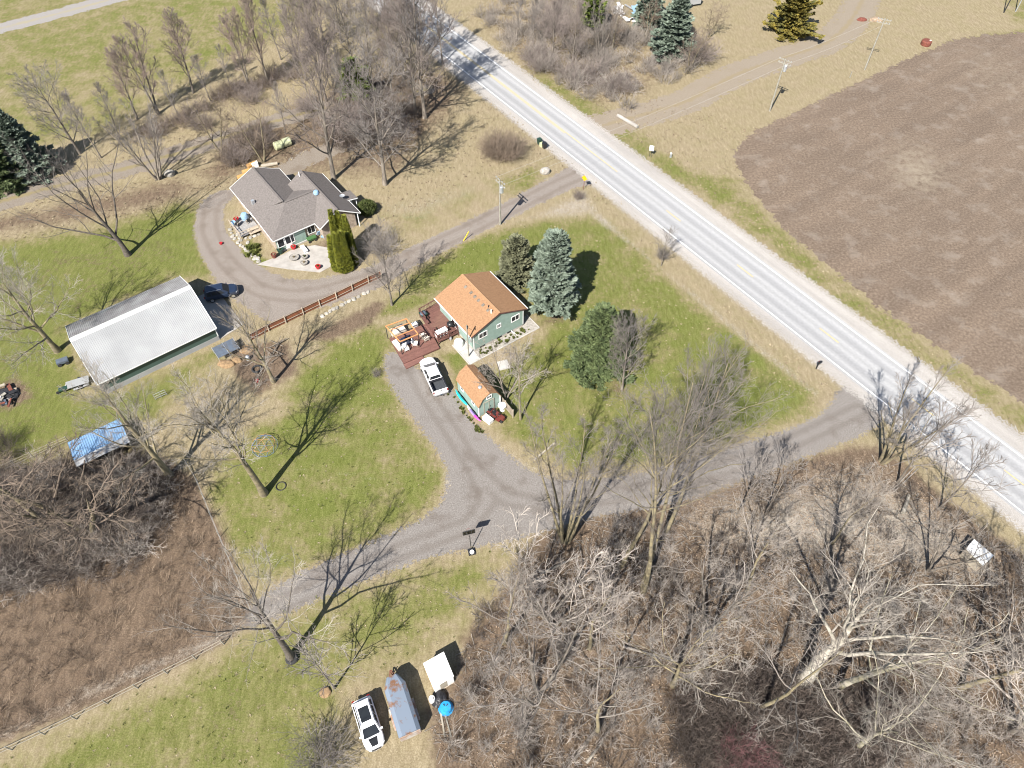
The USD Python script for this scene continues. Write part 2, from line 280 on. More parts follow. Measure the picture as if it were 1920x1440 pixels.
GREEN = [([(540, 740), (560, 690), (640, 632), (700, 596), (740, 640), (735, 700), (700, 760), (600, 770)], 0.95, 4),  # outline, strength, feather
    ([(-300, -70), (700, -70), (560, 60), (420, 120), (300, 190), (200, 250), (0, 300), (-300, 360)], 0.60, 6),
    ([(380, 930), (400, 870), (470, 800), (560, 755), (640, 640), (690, 600), (735, 650), (745, 720), (790, 790), (850, 885), (835, 950), (760, 1000), (640, 1050), (490, 1110), (420, 1040)], 0.78, 3),
    ([(600, 640), (700, 620), (735, 700), (760, 760), (700, 800), (640, 720)], 0.95, 4), ([(470, 900), (650, 890), (690, 960), (560, 1030), (500, 960)], 1.0, 4),
    ([(880, 450), (960, 425), (1010, 415), (1110, 400), (1180, 432), (1250, 515), (1330, 590), (1420, 650), (1535, 735), (1515, 780), (1420, 812), (1320, 846), (1200, 876), (1060, 888), (960, 828), (900, 760), (870, 700), (930, 690), (1020, 620), (930, 500), (830, 560), (740, 600), (690, 600), (790, 495)], 0.80, 2.5),
    ([(1180, 560), (1300, 620), (1480, 725), (1470, 785), (1360, 815), (1290, 700), (1200, 640)], 0.98, 5), ([(800, 495), (880, 452), (960, 430), (990, 530), (900, 515), (800, 540), (760, 560)], 1.0, 3),
    ([(850, 700), (880, 690), (900, 720), (870, 740), (855, 725)], 1.0, 1.5), ([(820, 660), (870, 660), (880, 700), (850, 700)], 1.0, 1.5),
    ([(-300, 480), (60, 445), (200, 425), (330, 375), (390, 390), (400, 470), (430, 520), (340, 520), (130, 620), (170, 740), (330, 690), (410, 655), (350, 740), (280, 800), (110, 840), (-300, 960)], 1.0, 5),
    ([(500, 1140), (720, 1070), (930, 1030), (905, 1120), (865, 1190), (790, 1230), (640, 1290), (640, 1500), (-300, 1560), (0, 1425), (200, 1330), (400, 1230)], 0.72, 4),
    ([(730, 1070), (940, 1040), (910, 1110), (740, 1140)], 0.85, 4), ([(20, 1420), (200, 1350), (260, 1400), (200, 1470), (20, 1480)], 0.72, 5),
    ([(1085, 350), (1130, 380), (1240, 470), (1420, 620), (1560, 745), (1540, 720), (1400, 600), (1250, 480), (1120, 360)], 0.45, 2),
    ([(960, 170), (1040, 180), (1180, 300), (1370, 400), (1540, 560), (1760, 700), (2060, 920), (2060, 860), (1800, 680), (1640, 566), (1540, 488), (1420, 390), (1380, 335), (1290, 310), (1120, 195), (1000, 120)], 0.68, 3),
    ([(690, 400), (900, 335), (1000, 312), (1040, 340), (900, 392), (760, 452), (720, 430)], 0.40, 4), ([(940, 330), (1010, 310), (1030, 345), (950, 380)], 0.7, 3),
    ([(1760, 80), (1860, 58), (2060, 40), (2060, 70), (1860, 80), (1780, 100)], 0.6, 3), ([(1860, -60), (2100, -60), (2100, 60), (1900, 40)], 0.7, 5),
    ([(440, 480), (470, 445), (490, 480), (520, 500), (490, 500)], 0.9, 1.0), ([(500, 600), (560, 560), (640, 545), (690, 530), (600, 565), (520, 612)], 0.6, 1.5)]
BROWN = [
    ([(500, 1140), (720, 1070), (900, 1060), (865, 1190), (790, 1230), (640, 1290), (640, 1500), (-300, 1560), (0, 1425), (200, 1330), (400, 1230)], 0.30, 8), ([(-300, 480), (60, 445), (200, 425), (330, 375), (430, 520), (340, 520), (130, 620), (170, 740), (330, 690), (410, 655), (350, 740), (280, 800), (110, 840), (-300, 960)], 0.34, 8),  # lower and left lawns: olive tone, plus lens edge darkening painted in as brown
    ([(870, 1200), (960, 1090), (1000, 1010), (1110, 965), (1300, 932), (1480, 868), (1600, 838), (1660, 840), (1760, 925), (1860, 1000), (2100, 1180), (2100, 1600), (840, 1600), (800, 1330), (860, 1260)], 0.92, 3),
    ([(-300, 950), (120, 868), (300, 860), (362, 895), (420, 1010), (478, 1160), (400, 1215), (200, 1310), (-300, 1520)], 1.0, 2.0),
    ([(340, 330), (420, 270), (560, 180), (720, 120), (900, 140), (880, 200), (800, 270), (760, 350), (640, 340), (540, 335), (470, 330), (400, 360)], 0.55, 6),
    ([(880, 0), (1100, -20), (1300, 120), (1230, 190), (1120, 205), (960, 120), (900, 60)], 0.42, 6), ([(-300, 480), (0, 400), (330, 330), (400, 350), (300, 395), (120, 425), (-300, 500)], 0.62, 5),
    ([(560, 640), (700, 565), (728, 565), (700, 610), (620, 640)], 0.75, 2), ([(430, 650), (540, 640), (560, 700), (480, 740), (440, 700)], 0.85, 2.5), ([(560, 470), (620, 440), (650, 470), (560, 475)], 0.5, 1.5),
    ([(980, 560), (1070, 600), (1120, 680), (1180, 760), (1120, 800), (990, 830), (950, 790), (980, 700)], 0.22, 6), ([(1030, 560), (1060, 560), (1080, 600), (1010, 620)], 0.55, 2), ([(1090, 660), (1140, 660), (1200, 740), (1150, 760)], 0.5, 3),
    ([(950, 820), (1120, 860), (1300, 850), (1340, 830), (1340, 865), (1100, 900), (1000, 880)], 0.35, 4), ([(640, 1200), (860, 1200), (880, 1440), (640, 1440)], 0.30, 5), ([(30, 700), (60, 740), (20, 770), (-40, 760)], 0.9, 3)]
LEAVES = [([(1250, 970), (1480, 890), (1640, 858), (1760, 940), (1880, 1030), (1900, 1110), (1720, 1090), (1540, 1070), (1330, 1050)], 0.72, 7), ([(900, 1250), (1020, 1080), (1300, 960), (1700, 930), (1950, 1100), (1950, 1250), (1500, 1180), (1250, 1260), (1050, 1430), (880, 1430)], 0.38, 8),([(1290, 945), (1480, 885), (1640, 855), (1760, 940), (1870, 1020), (1900, 1090), (1700, 1030), (1520, 1000), (1340, 1010)], 0.5, 5),([(540, 876), (640, 884), (760, 908), (760, 912), (640, 890), (540, 881)], 0.6, 0.7), ([(540, 903), (640, 912), (720, 930), (720, 934), (640, 918), (540, 908)], 0.55, 0.7),  # pale drifts of dead leaves and dust
    ([(1095, 385), (1130, 402), (1240, 500), (1330, 570), (1480, 690), (1540, 740), (1530, 745), (1420, 660), (1300, 560), (1200, 475), (1110, 410)], 0.75, 1.4), ([(950, 420), (1000, 400), (1100, 350), (1130, 400), (1080, 410), (1010, 410)], 0.65, 2.5),
    ([(940, 835), (990, 870), (1040, 900), (1000, 890), (950, 850)], 0.8, 1.5), ([(830, 880), (852, 890), (850, 930), (836, 950), (800, 990), (830, 940)], 0.8, 1.0), ([(1480, 830), (1560, 755), (1575, 740), (1560, 760), (1500, 830), (1300, 880), (1300, 870)], 0.7, 1.0),
    ([(700, 380), (900, 335), (930, 350), (800, 420), (720, 420)], 0.5, 5), ([(150, 1290), (400, 1190), (480, 1140), (480, 1165), (400, 1215), (150, 1320)], 0.75, 2), ([(-50, 1390), (150, 1300), (150, 1325), (-50, 1415)], 0.7, 2), ([(1660, 900), (1800, 960), (1900, 1060), (1800, 1060), (1640, 950)], 0.55, 5)]
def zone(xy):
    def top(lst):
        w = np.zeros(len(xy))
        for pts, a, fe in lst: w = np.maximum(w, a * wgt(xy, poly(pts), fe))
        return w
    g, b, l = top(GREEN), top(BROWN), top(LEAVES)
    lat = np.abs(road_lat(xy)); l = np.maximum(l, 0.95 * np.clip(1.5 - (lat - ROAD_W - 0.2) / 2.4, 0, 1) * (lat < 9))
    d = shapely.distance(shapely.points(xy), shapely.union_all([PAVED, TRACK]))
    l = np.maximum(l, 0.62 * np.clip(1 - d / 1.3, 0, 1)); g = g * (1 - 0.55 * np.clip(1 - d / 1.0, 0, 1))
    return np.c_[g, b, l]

xs = np.r_[-2500, -1200, -600, -350, -220, -160, np.arange(-130, 130.1, 0.62), 160, 220, 350, 600, 1200, 2500]
ys = np.r_[-2500, -1000, -400, -150, -50, -10, np.arange(6, 186, 0.62), 220, 300, 450, 800, 1500, 3000]
X, Y = np.meshgrid(xs, ys); gv = np.c_[X.ravel(), Y.ravel(), 0 * X.ravel()]
nx = len(xs); ii, jj = np.meshgrid(np.arange(nx - 1), np.arange(len(ys) - 1)); q = (jj * nx + ii).ravel()
gf = np.vstack([np.c_[q, q + 1, q + nx + 1], np.c_[q, q + nx + 1, q + nx]])
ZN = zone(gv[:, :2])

def grass_material(name):
    N = {'g': ('geometry', {}), 'a': ('attribute', {'attribute': 'zone'}), 's': ('separate_color', {})}; L = [('a.color', 's.color')]
    for k, sc, de, st in (('n1', 0.045, 3, None), ('n2', 0.32, 4, None), ('n3', 1.7, 4, None), ('n4', 6.5, 5, None), ('n5', 2.4, 5, (1.0, 0.28, 1.0))):
        N[k] = ('noise_texture', {'scale': sc, 'detail': de, 'roughness': 0.62}); src = 'g.position'
        if st: N['m' + k] = ('mapping', {'scale': st, 'rotation': (0, 0, 0.5)}); L.append((src, f'm{k}.vector')); src = f'm{k}.vector'
        L.append((src, k + '.vector'))
    def m(k, op, a, b=None, c=None, clamp=False):
        N[k] = ('math', {'math_type': op, 'use_clamp': clamp, **{f'value{i + 1}': v for i, v in enumerate((a, b, c)) if isinstance(v, (int, float))}})
        L.extend((v, f'{k}.value{i + 1}') for i, v in enumerate((a, b, c)) if isinstance(v, str)); return k + '.value'
    def thr(k, src, w1, w2, w3, w4, lo, hi):
        x = src
        for i, (w, n) in enumerate(((w1, 'n1'), (w2, 'n2'), (w3, 'n3'), (w4, 'n4'))):
            y = m(f'{k}_c{i}', 'subtract', n + '.fac', 0.5); x = m(f'{k}_a{i}', 'multiply_add', y, w, x)
        N[k] = ('map_range', {'range_type': 'smoothstep', 'from_min': lo, 'from_max': hi, 'to_min': 0.0, 'to_max': 1.0}); L.append((x, k + '.value')); return k + '.result'
    def ramp(k, src, stops): N[k] = ('rgb_ramp', {'ramp': stops}); L.append((src, k + '.fac')); return k + '.color'
    def mix(k, f, a, b): N[k] = ('mix_color', {}); L.extend([(f, k + '.fac'), (a, k + '.a'), (b, k + '.b')]); return k + '.result'
    fine = m('fine', 'multiply_add', 'n4.fac', 0.6, m('f0', 'multiply', 'n5.fac', 0.4))
    mid = m('mid', 'multiply_add', 'n3.fac', 0.55, m('md0', 'multiply', 'n2.fac', 0.45))
    tan = mix('tan', 'n2.fac', ramp('tanA', fine, [(0.30, (0.14, 0.106, 0.070)), (0.48, (0.228, 0.180, 0.122)), (0.66, (0.345, 0.285, 0.205))]), ramp('tanB', fine, [(0.30, (0.125, 0.105, 0.050)), (0.5, (0.205, 0.175, 0.095)), (0.68, (0.30, 0.26, 0.155))]))
    grn = mix('grn', thr('lush', 's.r', 0.7, 1.1, 0.6, 0.0, 0.42, 1.02), ramp('grnA', fine, [(0.32, (0.088, 0.079, 0.026)), (0.50, (0.153, 0.139, 0.057)), (0.68, (0.235, 0.210, 0.102))]), ramp('grnB', fine, [(0.32, (0.062, 0.074, 0.011)), (0.50, (0.108, 0.123, 0.030)), (0.68, (0.182, 0.188, 0.062))]))
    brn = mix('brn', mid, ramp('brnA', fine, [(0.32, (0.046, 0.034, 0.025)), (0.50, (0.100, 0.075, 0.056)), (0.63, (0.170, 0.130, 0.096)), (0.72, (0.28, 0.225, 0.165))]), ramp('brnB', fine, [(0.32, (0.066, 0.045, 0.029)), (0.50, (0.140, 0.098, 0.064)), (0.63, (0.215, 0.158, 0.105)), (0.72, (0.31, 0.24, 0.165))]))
    pal = ramp('pal', fine, [(0.32, (0.18, 0.155, 0.125)), (0.52, (0.285, 0.252, 0.208)), (0.70, (0.40, 0.365, 0.31))])
    c = mix('c1', thr('kg', 's.r', 0.55, 1.0, 0.7, 0.4, 0.16, 0.78), tan, grn)
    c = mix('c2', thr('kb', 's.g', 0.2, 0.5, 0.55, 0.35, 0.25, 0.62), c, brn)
    c = mix('c3', thr('kp', 's.b', 0.0, 0.4, 0.6, 0.6, 0.30, 0.85), c, pal)
    N['bp'] = ('bump', {'strength': 1.0, 'distance': 0.09}); L += [(fine, 'bp.height')]
    N['p'] = ('principled_bsdf', {'roughness': 0.95, 'specular_ior_level': 0.15}); L += [(c, 'p.base_color'), ('bp.normal', 'p.normal')]
    return usdkit.material(stage, '/World/Looks/' + name, N, L, surface='p.BSDF')
def primvar(prim, name, val):
    UsdGeom.PrimvarsAPI(prim).CreatePrimvar(name, Sdf.ValueTypeNames.Color3fArray, 'vertex').Set(Vt.Vec3fArray.FromNumpy(np.asarray(val, np.float32)))
MAT['grass'] = grass_material('grass')
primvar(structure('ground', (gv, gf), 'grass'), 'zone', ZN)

def loose_material(name, cols, dark, centre=None, edge_noise=1.6, bump=0.03, fine=7.0, streak=None, track=0.0, track_col=None, patchy=True):
    """loose ground (gravel, soil) with a ragged border. Mesh colours: red = 0 at the border rising inwards, green = distance from the lane's middle (m / 4)"""
    N = {'g': ('geometry', {}), 'a': ('attribute', {'attribute': 'lay'}), 's': ('separate_color', {}), 'n1': ('noise_texture', {'scale': 0.30, 'detail': 7.0, 'roughness': 0.65}), 'n2': ('noise_texture', {'scale': edge_noise, 'detail': 5.0, 'roughness': 0.65}),
         'n4': ('noise_texture', {'scale': fine, 'detail': 5.0, 'roughness': 0.76}), 'r': ('rgb_ramp', {'ramp': list(zip((0.30, 0.5, 0.67, 0.73), cols))}), 'd': ('rgb_ramp', {'ramp': [(0.52, (0, 0, 0)), (0.70, (1, 1, 1))]}), 'dk': ('mix_color', {'b': dark}),
         'p': ('principled_bsdf', {'roughness': 0.95, 'specular_ior_level': 0.2}), 't': ('transparent_bsdf', {}), 'mx': ('mix_closure', {}), 'b': ('bump', {'strength': 1.0, 'distance': bump}),
         'e1': ('math', {'math_type': 'multiply_add', 'value2': 1.7}), 'e2': ('math', {'math_type': 'greater_than', 'value2': 1.10}), 'df': ('math', {'math_type': 'multiply', 'value2': 0.72})}
    L = [('a.color', 's.color'), ('g.position', 'n1.vector'), ('g.position', 'n2.vector'), ('g.position', 'n4.vector'), ('n4.fac', 'r.fac'), ('n1.fac', 'd.fac'), ('d.color', 'df.value1'), ('df.value', 'dk.fac'), ('r.color', 'dk.a'),
         ('n2.fac', 'e1.value1'), ('s.r', 'e1.value3'), ('e1.value', 'e2.value1'), ('e2.value', 'mx.fac'), ('t.BSDF', 'mx.closure1'), ('p.BSDF', 'mx.closure2'), ('n4.fac', 'b.height'), ('b.normal', 'p.normal')]
    c = 'dk.result'
    if streak:
        N['ms'] = ('mapping', {'rotation': (0, 0, math.atan2(ROAD_D[1], ROAD_D[0])), 'scale': streak}); N['ns'] = ('noise_texture', {'scale': 1.0, 'detail': 3.0}); N['rs'] = ('rgb_ramp', {'ramp': [(0.34, (0.90, 0.90, 0.90)), (0.66, (1.10, 1.10, 1.09))]}); N['mu'] = ('mix_color', {'blend_type': 'multiply', 'fac': 1.0, 'use_clamp': False})
        N['ms'][1]['mapping_type'] = 'texture'; N['ms'][1]['scale'] = tuple(1 / x for x in streak)
        L += [('g.position', 'ms.vector'), ('ms.vector', 'ns.vector'), ('ns.fac', 'rs.fac'), (c, 'mu.a'), ('rs.color', 'mu.b')]; c = 'mu.result'
    if track:
        N['k1'] = ('math', {'math_type': 'multiply_add', 'value2': 0.10}); N['kr'] = ('rgb_ramp', {'ramp': [(track - 0.14, (0, 0, 0)), (track - 0.03, (1, 1, 1)), (track + 0.04, (1, 1, 1)), (track + 0.16, (0, 0, 0))]}); N['km'] = ('math', {'math_type': 'multiply', 'value2': 0.38}); N['kx'] = ('mix_color', {'b': track_col})
        L += [('n2.fac', 'k1.value1'), ('s.g', 'k1.value3'), ('k1.value', 'kr.fac'), ('kr.color', 'km.value1'), ('km.value', 'kx.fac'), (c, 'kx.a')]; c = 'kx.result'
    if centre:
        N['q1'] = ('math', {'math_type': 'multiply_add', 'value2': 0.5}); N['qr'] = ('rgb_ramp', {'ramp': [(0.30, (1, 1, 1)), (0.42, (0, 0, 0))]}); N['qx'] = ('mix_color', {'b': centre})
        L += [('n2.fac', 'q1.value1'), ('s.g', 'q1.value3'), ('q1.value', 'qr.fac'), ('qr.color', 'qx.fac'), (c, 'qx.a')]; c = 'qx.result'
    N['w1'] = ('math', {'math_type': 'multiply_add', 'value2': 4.0, 'value3': -2.1}); N['w2'] = ('math', {'math_type': 'multiply_add', 'value2': 0.9}); N['w3'] = ('math', {'math_type': 'multiply', 'use_clamp': True}); N['wx'] = ('mix_color', {'b': (0.225, 0.187, 0.14)})
    L += [('n2.fac' if patchy else 'n4.fac', 'w1.value1'), ('s.b', 'w2.value1'), ('w1.value', 'w2.value3'), ('w2.value', 'w3.value1'), ('s.b', 'w3.value2'), ('w3.value', 'wx.fac'), (c, 'wx.a')]; c = 'wx.result'
    L.append((c, 'p.base_color'))
    return usdkit.material(stage, '/World/Looks/' + name, N, L, surface='mx.closure')
PATCH = [((1715, 290), 5.5, 0.55), ((1725, 335), 4.0, 0.6), ((1690, 330), 7.0, 0.25), ((1660, 420), 7.0, 0.22), ((1900, 170), 10.0, 0.4), ((1850, 110), 8.0, 0.35), ((1480, 450), 6.0, 0.2), ((1850, 330), 8.0, 0.2)]
def sheet(name, outline, z, mat, step=0.45, feather=0.55, line=None, bounds=None, patch=False):
    a, b, c, d = (bounds or outline.bounds); a -= 1; b -= 1; c += 1; d += 1
    x = np.arange(a, c + step, step); y = np.arange(b, d + step, step); X, Y = np.meshgrid(x, y); xy = np.c_[X.ravel(), Y.ravel()]; p = shapely.points(xy)
    s = shapely.distance(p, outline.boundary); s = np.where(shapely.contains(outline, p), s, -s)
    n = len(x); i, j = np.meshgrid(np.arange(n - 1), np.arange(len(y) - 1)); q = (j * n + i).ravel()
    q = q[np.max([s[q], s[q + 1], s[q + n], s[q + n + 1]], 0) > -0.35 - feather * 0.25]
    f = np.vstack([np.c_[q, q + 1, q + n + 1], np.c_[q, q + n + 1, q + n]]); used, inv = np.unique(f, return_inverse=True)
    lat = shapely.distance(p, line) / 4 if line is not None else np.ones(len(xy))
    lay = np.c_[np.clip(0.5 + s / feather * 0.5, 0, 1.2), np.clip(lat, 0, 1), sum((w * np.exp(-(((xy - G2(*c)) ** 2).sum(1)) / r ** 2) for c, r, w in PATCH), 0 * s) if patch else 0 * s]
    o = structure(name, (np.c_[xy, np.full(len(xy), z)][used], inv.reshape(-1, 3)), mat); primvar(o, 'lay', lay[used]); return o
MAT['drive_gravel'] = loose_material('drive_gravel', [(0.112, 0.100, 0.090), (0.180, 0.164, 0.150), (0.265, 0.244, 0.226)], (0.105, 0.085, 0.070), track=0.24, track_col=(0.112, 0.094, 0.080), edge_noise=2.6)
MAT['lane_gravel'] = loose_material('lane_gravel', [(0.125, 0.107, 0.092), (0.20, 0.174, 0.152), (0.29, 0.255, 0.225)], (0.13, 0.105, 0.085), track=0.30, track_col=(0.13, 0.103, 0.084))
MAT['track_dirt'] = loose_material('track_dirt', [(0.122, 0.102, 0.082), (0.188, 0.160, 0.130), (0.27, 0.235, 0.195)], (0.135, 0.105, 0.078), edge_noise=0.9, centre=(0.20, 0.165, 0.09))
MAT['pale_track'] = loose_material('pale_track', [(0.145, 0.12, 0.09), (0.215, 0.18, 0.138), (0.31, 0.265, 0.21)], (0.20, 0.165, 0.12), edge_noise=0.7, centre=(0.215, 0.175, 0.115))
MAT['far_gravel'] = loose_material('far_gravel', [(0.17, 0.158, 0.147), (0.24, 0.225, 0.213), (0.31, 0.295, 0.28)], (0.24, 0.215, 0.19), edge_noise=0.5, centre=(0.26, 0.235, 0.17))
MAT['plough_soil'] = loose_material('plough_soil', [(0.088, 0.065, 0.047), (0.142, 0.107, 0.080), (0.205, 0.160, 0.122), (0.36, 0.31, 0.245)], (0.215, 0.180, 0.148), edge_noise=0.8, bump=0.05, fine=2.7, streak=(0.34, 0.05, 1))
MAT['shoulder_gravel'] = loose_material('shoulder_gravel', [(0.235, 0.215, 0.195), (0.32, 0.30, 0.28), (0.41, 0.39, 0.365)], (0.36, 0.34, 0.315), edge_noise=4.5, fine=8.0, streak=(0.05, 0.8, 1))
sheet('ploughed_field', FIELD, 0.006, 'plough_soil', step=0.9, feather=1.2, patch=True, bounds=(G2(1384, 292)[0], 40, 190, 190))
sheet('field_track', FIELD_TRACK, 0.008, 'pale_track', feather=4.0, line=FT_LINE)
sheet('farm_track', TRACK, 0.008, 'track_dirt', feather=1.6, line=TRACK_LINE)
sheet('back_lane', BACK_LANE, 0.008, 'track_dirt', feather=1.8)
sheet('far_road', FAR_ROAD, 0.008, 'far_gravel', feather=0.8, line=FAR_LINE)
sheet('gravel_drive', DRIVE, 0.012, 'drive_gravel', feather=1.1, line=DRIVE_LINE)
sheet('gravel_lane', LOOP, 0.016, 'lane_gravel', feather=0.8, line=LOOP_LINE)
SH = Polygon([road_pt(s, l)[:2] for s, l in ((-140, -ROAD_W - 0.9), (170, -ROAD_W - 0.9), (170, ROAD_W + 1.9), (-140, ROAD_W + 1.9))])
sheet('road_shoulder', SH, 0.022, 'shoulder_gravel', feather=2.6, step=0.6)

def asphalt_material():
    """pale worn asphalt with darker bands between the wheel paths, laid out by distance across the road"""
    N = {'g': ('geometry', {}), 'd': ('vector_math', {'math_type': 'dot_product', 'vector2': (*ROAD_N, 0.0)}), 'o': ('math', {'math_type': 'add', 'value2': float(-ROAD_C @ ROAD_N)}), 'u': ('math', {'math_type': 'divide', 'value2': float(2 * ROAD_W + 1)}), 'uu': ('math', {'math_type': 'add', 'value2': 0.5}),
         'n': ('noise_texture', {'scale': 3.2, 'detail': 7.0, 'roughness': 0.7}), 'nb': ('noise_texture', {'scale': 0.12, 'detail': 4.0}), 'w': ('math', {'math_type': 'multiply_add', 'value2': 0.05}),
         'r': ('rgb_ramp', {'ramp': [(0.0, (0.319, 0.315, 0.312)), (0.06, (0.287, 0.286, 0.286)), (0.15, (0.261, 0.261, 0.265)), (0.22, (0.332, 0.332, 0.332)), (0.31, (0.250, 0.250, 0.253)), (0.37, (0.261, 0.261, 0.265)), (0.45, (0.337, 0.337, 0.337)), (0.52, (0.287, 0.287, 0.287)), (0.60, (0.342, 0.342, 0.342)), (0.68, (0.255, 0.255, 0.258)), (0.74, (0.267, 0.267, 0.271)), (0.83, (0.350, 0.350, 0.351)), (0.90, (0.287, 0.287, 0.287)), (1.0, (0.342, 0.342, 0.341))]}),
         'rn': ('rgb_ramp', {'ramp': [(0.3, (0.86, 0.86, 0.86)), (0.7, (1.12, 1.12, 1.12))]}), 'm': ('mix_color', {'blend_type': 'multiply', 'fac': 1.0, 'use_clamp': False}), 'p': ('principled_bsdf', {'roughness': 0.85, 'specular_ior_level': 0.3})}
    L = [('g.position', 'd.vector1'), ('d.value', 'o.value1'), ('o.value', 'u.value1'), ('u.value', 'uu.value1'), ('g.position', 'n.vector'), ('g.position', 'nb.vector'), ('nb.fac', 'w.value1'), ('uu.value', 'w.value3'), ('w.value', 'r.fac'), ('n.fac', 'rn.fac'), ('r.color', 'm.a'), ('rn.color', 'm.b'), ('m.result', 'p.base_color')]
    return usdkit.material(stage, '/World/Looks/asphalt', N, L, surface='p.BSDF')
MAT['asphalt'] = asphalt_material()
road = UsdGeom.Xform.Define(stage, path_of('road')).GetPrim(); tag(road, kind='structure')
def strip(s0, s1, l0, l1, z): return MB().add([road_pt(s0, l0, z), road_pt(s1, l0, z), road_pt(s1, l1, z), road_pt(s0, l1, z)], [[0, 1, 2, 3]])
structure('asphalt', strip(-600, 900, -ROAD_W - 0.4, ROAD_W + 0.4, 0.030), 'asphalt', road)
for sgn in (-1, 1): structure('edge_line', strip(-600, 900, sgn * ROAD_W - 0.085, sgn * ROAD_W + 0.085, 0.036), 'line_white', road)
s_end = road_s(G2(1158, 322))       # the solid yellow line ends here; dashes follow
structure('yellow_line', strip(-600, s_end, 0.10, 0.21, 0.036), 'line_yellow', road)
structure('yellow_line', strip(-600, s_end - 14, -0.21, -0.10, 0.036), 'line_yellow', road)
for px, py in ((1264, 404), (1397, 508), (1553, 630), (1724, 768), (1900, 905)):
    s = road_s(G2(px, py)); structure('dash', strip(s - 1.6, s + 1.6, -0.06, 0.06, 0.036), 'line_yellow', road)

# ---------------------------------------------------------------- bare trees: limbs grown level by level as tapering tubes
def unit(a): return a / np.maximum(np.linalg.norm(a, axis=-1, keepdims=True), 1e-9)
def grow(start, d, ln, r0, r1, seg, wig, up, rng):
    n = len(start); P = np.zeros((n, seg + 1, 3)); P[:, 0] = start; d = unit(np.array(d, float))
    for i in range(seg):
        d = unit(d + wig * rng.normal(size=(n, 3)) + np.array([0, 0, up]) / seg)
        P[:, i + 1] = P[:, i] + d * (ln / seg)[:, None]
    return P, r0[:, None] + (r1 - r0)[:, None] * np.linspace(0, 1, seg + 1)[None]
def sprout(P, R, ln, k, f0, f1, ang, rng, lens, rk, flat=0.0, power=1.0):
    """K children on every branch between fractions F0 and F1; returns start, direction, length, radius"""
    n, m, _ = P.shape; f = f0 + (f1 - f0) * ((np.arange(k) + rng.random((n, k))) / k) ** power
    x = f * (m - 1); i = np.minimum(x.astype(int), m - 2); t = (x - i)[..., None]; a = np.arange(n)[:, None]
    s = P[a, i] * (1 - t) + P[a, i + 1] * t; r = R[a, i] * (1 - t[..., 0]) + R[a, i + 1] * t[..., 0]; pd = unit(P[a, i + 1] - P[a, i])
    az = rng.random((n, 1)) * 6.28 + np.arange(k) * 2.39996 + rng.normal(size=(n, k)) * 0.35
    ref = np.where(np.abs(pd[..., 2:]) < 0.9, [0, 0, 1.0], [1.0, 0, 0]); u = unit(np.cross(pd, ref)); v = np.cross(u, pd)
    an = np.radians(ang[0] + (ang[1] - ang[0]) * f + rng.normal(size=(n, k)) * 8)[..., None]
    d = np.cos(an) * pd + np.sin(an) * (np.cos(az)[..., None] * u + np.sin(az)[..., None] * v * (1 - flat))
    L = ln[:, None] * lens(f) * (0.75 + 0.5 * rng.random((n, k)))
    return s.reshape(-1, 3), d.reshape(-1, 3), L.ravel(), np.minimum(r * rk, r).ravel()
def tubes(P, R, k=3):
    n, m, _ = P.shape; T = unit(np.gradient(P, axis=1)); ref = unit(np.cross(T[:, :1], np.where(np.abs(T[:, :1, 2:]) < 0.9, [0, 0, 1.0], [1.0, 0, 0])))
    a = unit(ref - (ref * T).sum(-1, keepdims=True) * T); b = np.cross(T, a); g = np.arange(k) * 2 * math.pi / k
    V = P[:, :, None] + R[:, :, None, None] * (np.cos(g)[:, None] * a[:, :, None] + np.sin(g)[:, None] * b[:, :, None])
    i, j, l = np.meshgrid(np.arange(n), np.arange(m - 1), np.arange(k), indexing='ij'); l2 = (l + 1) % k; ix = lambda jj, ll: (i * m + jj) * k + ll
    return V.reshape(-1, 3), np.stack([ix(j, l), ix(j, l2), ix(j + 1, l2), ix(j + 1, l)], -1).reshape(-1, 4)
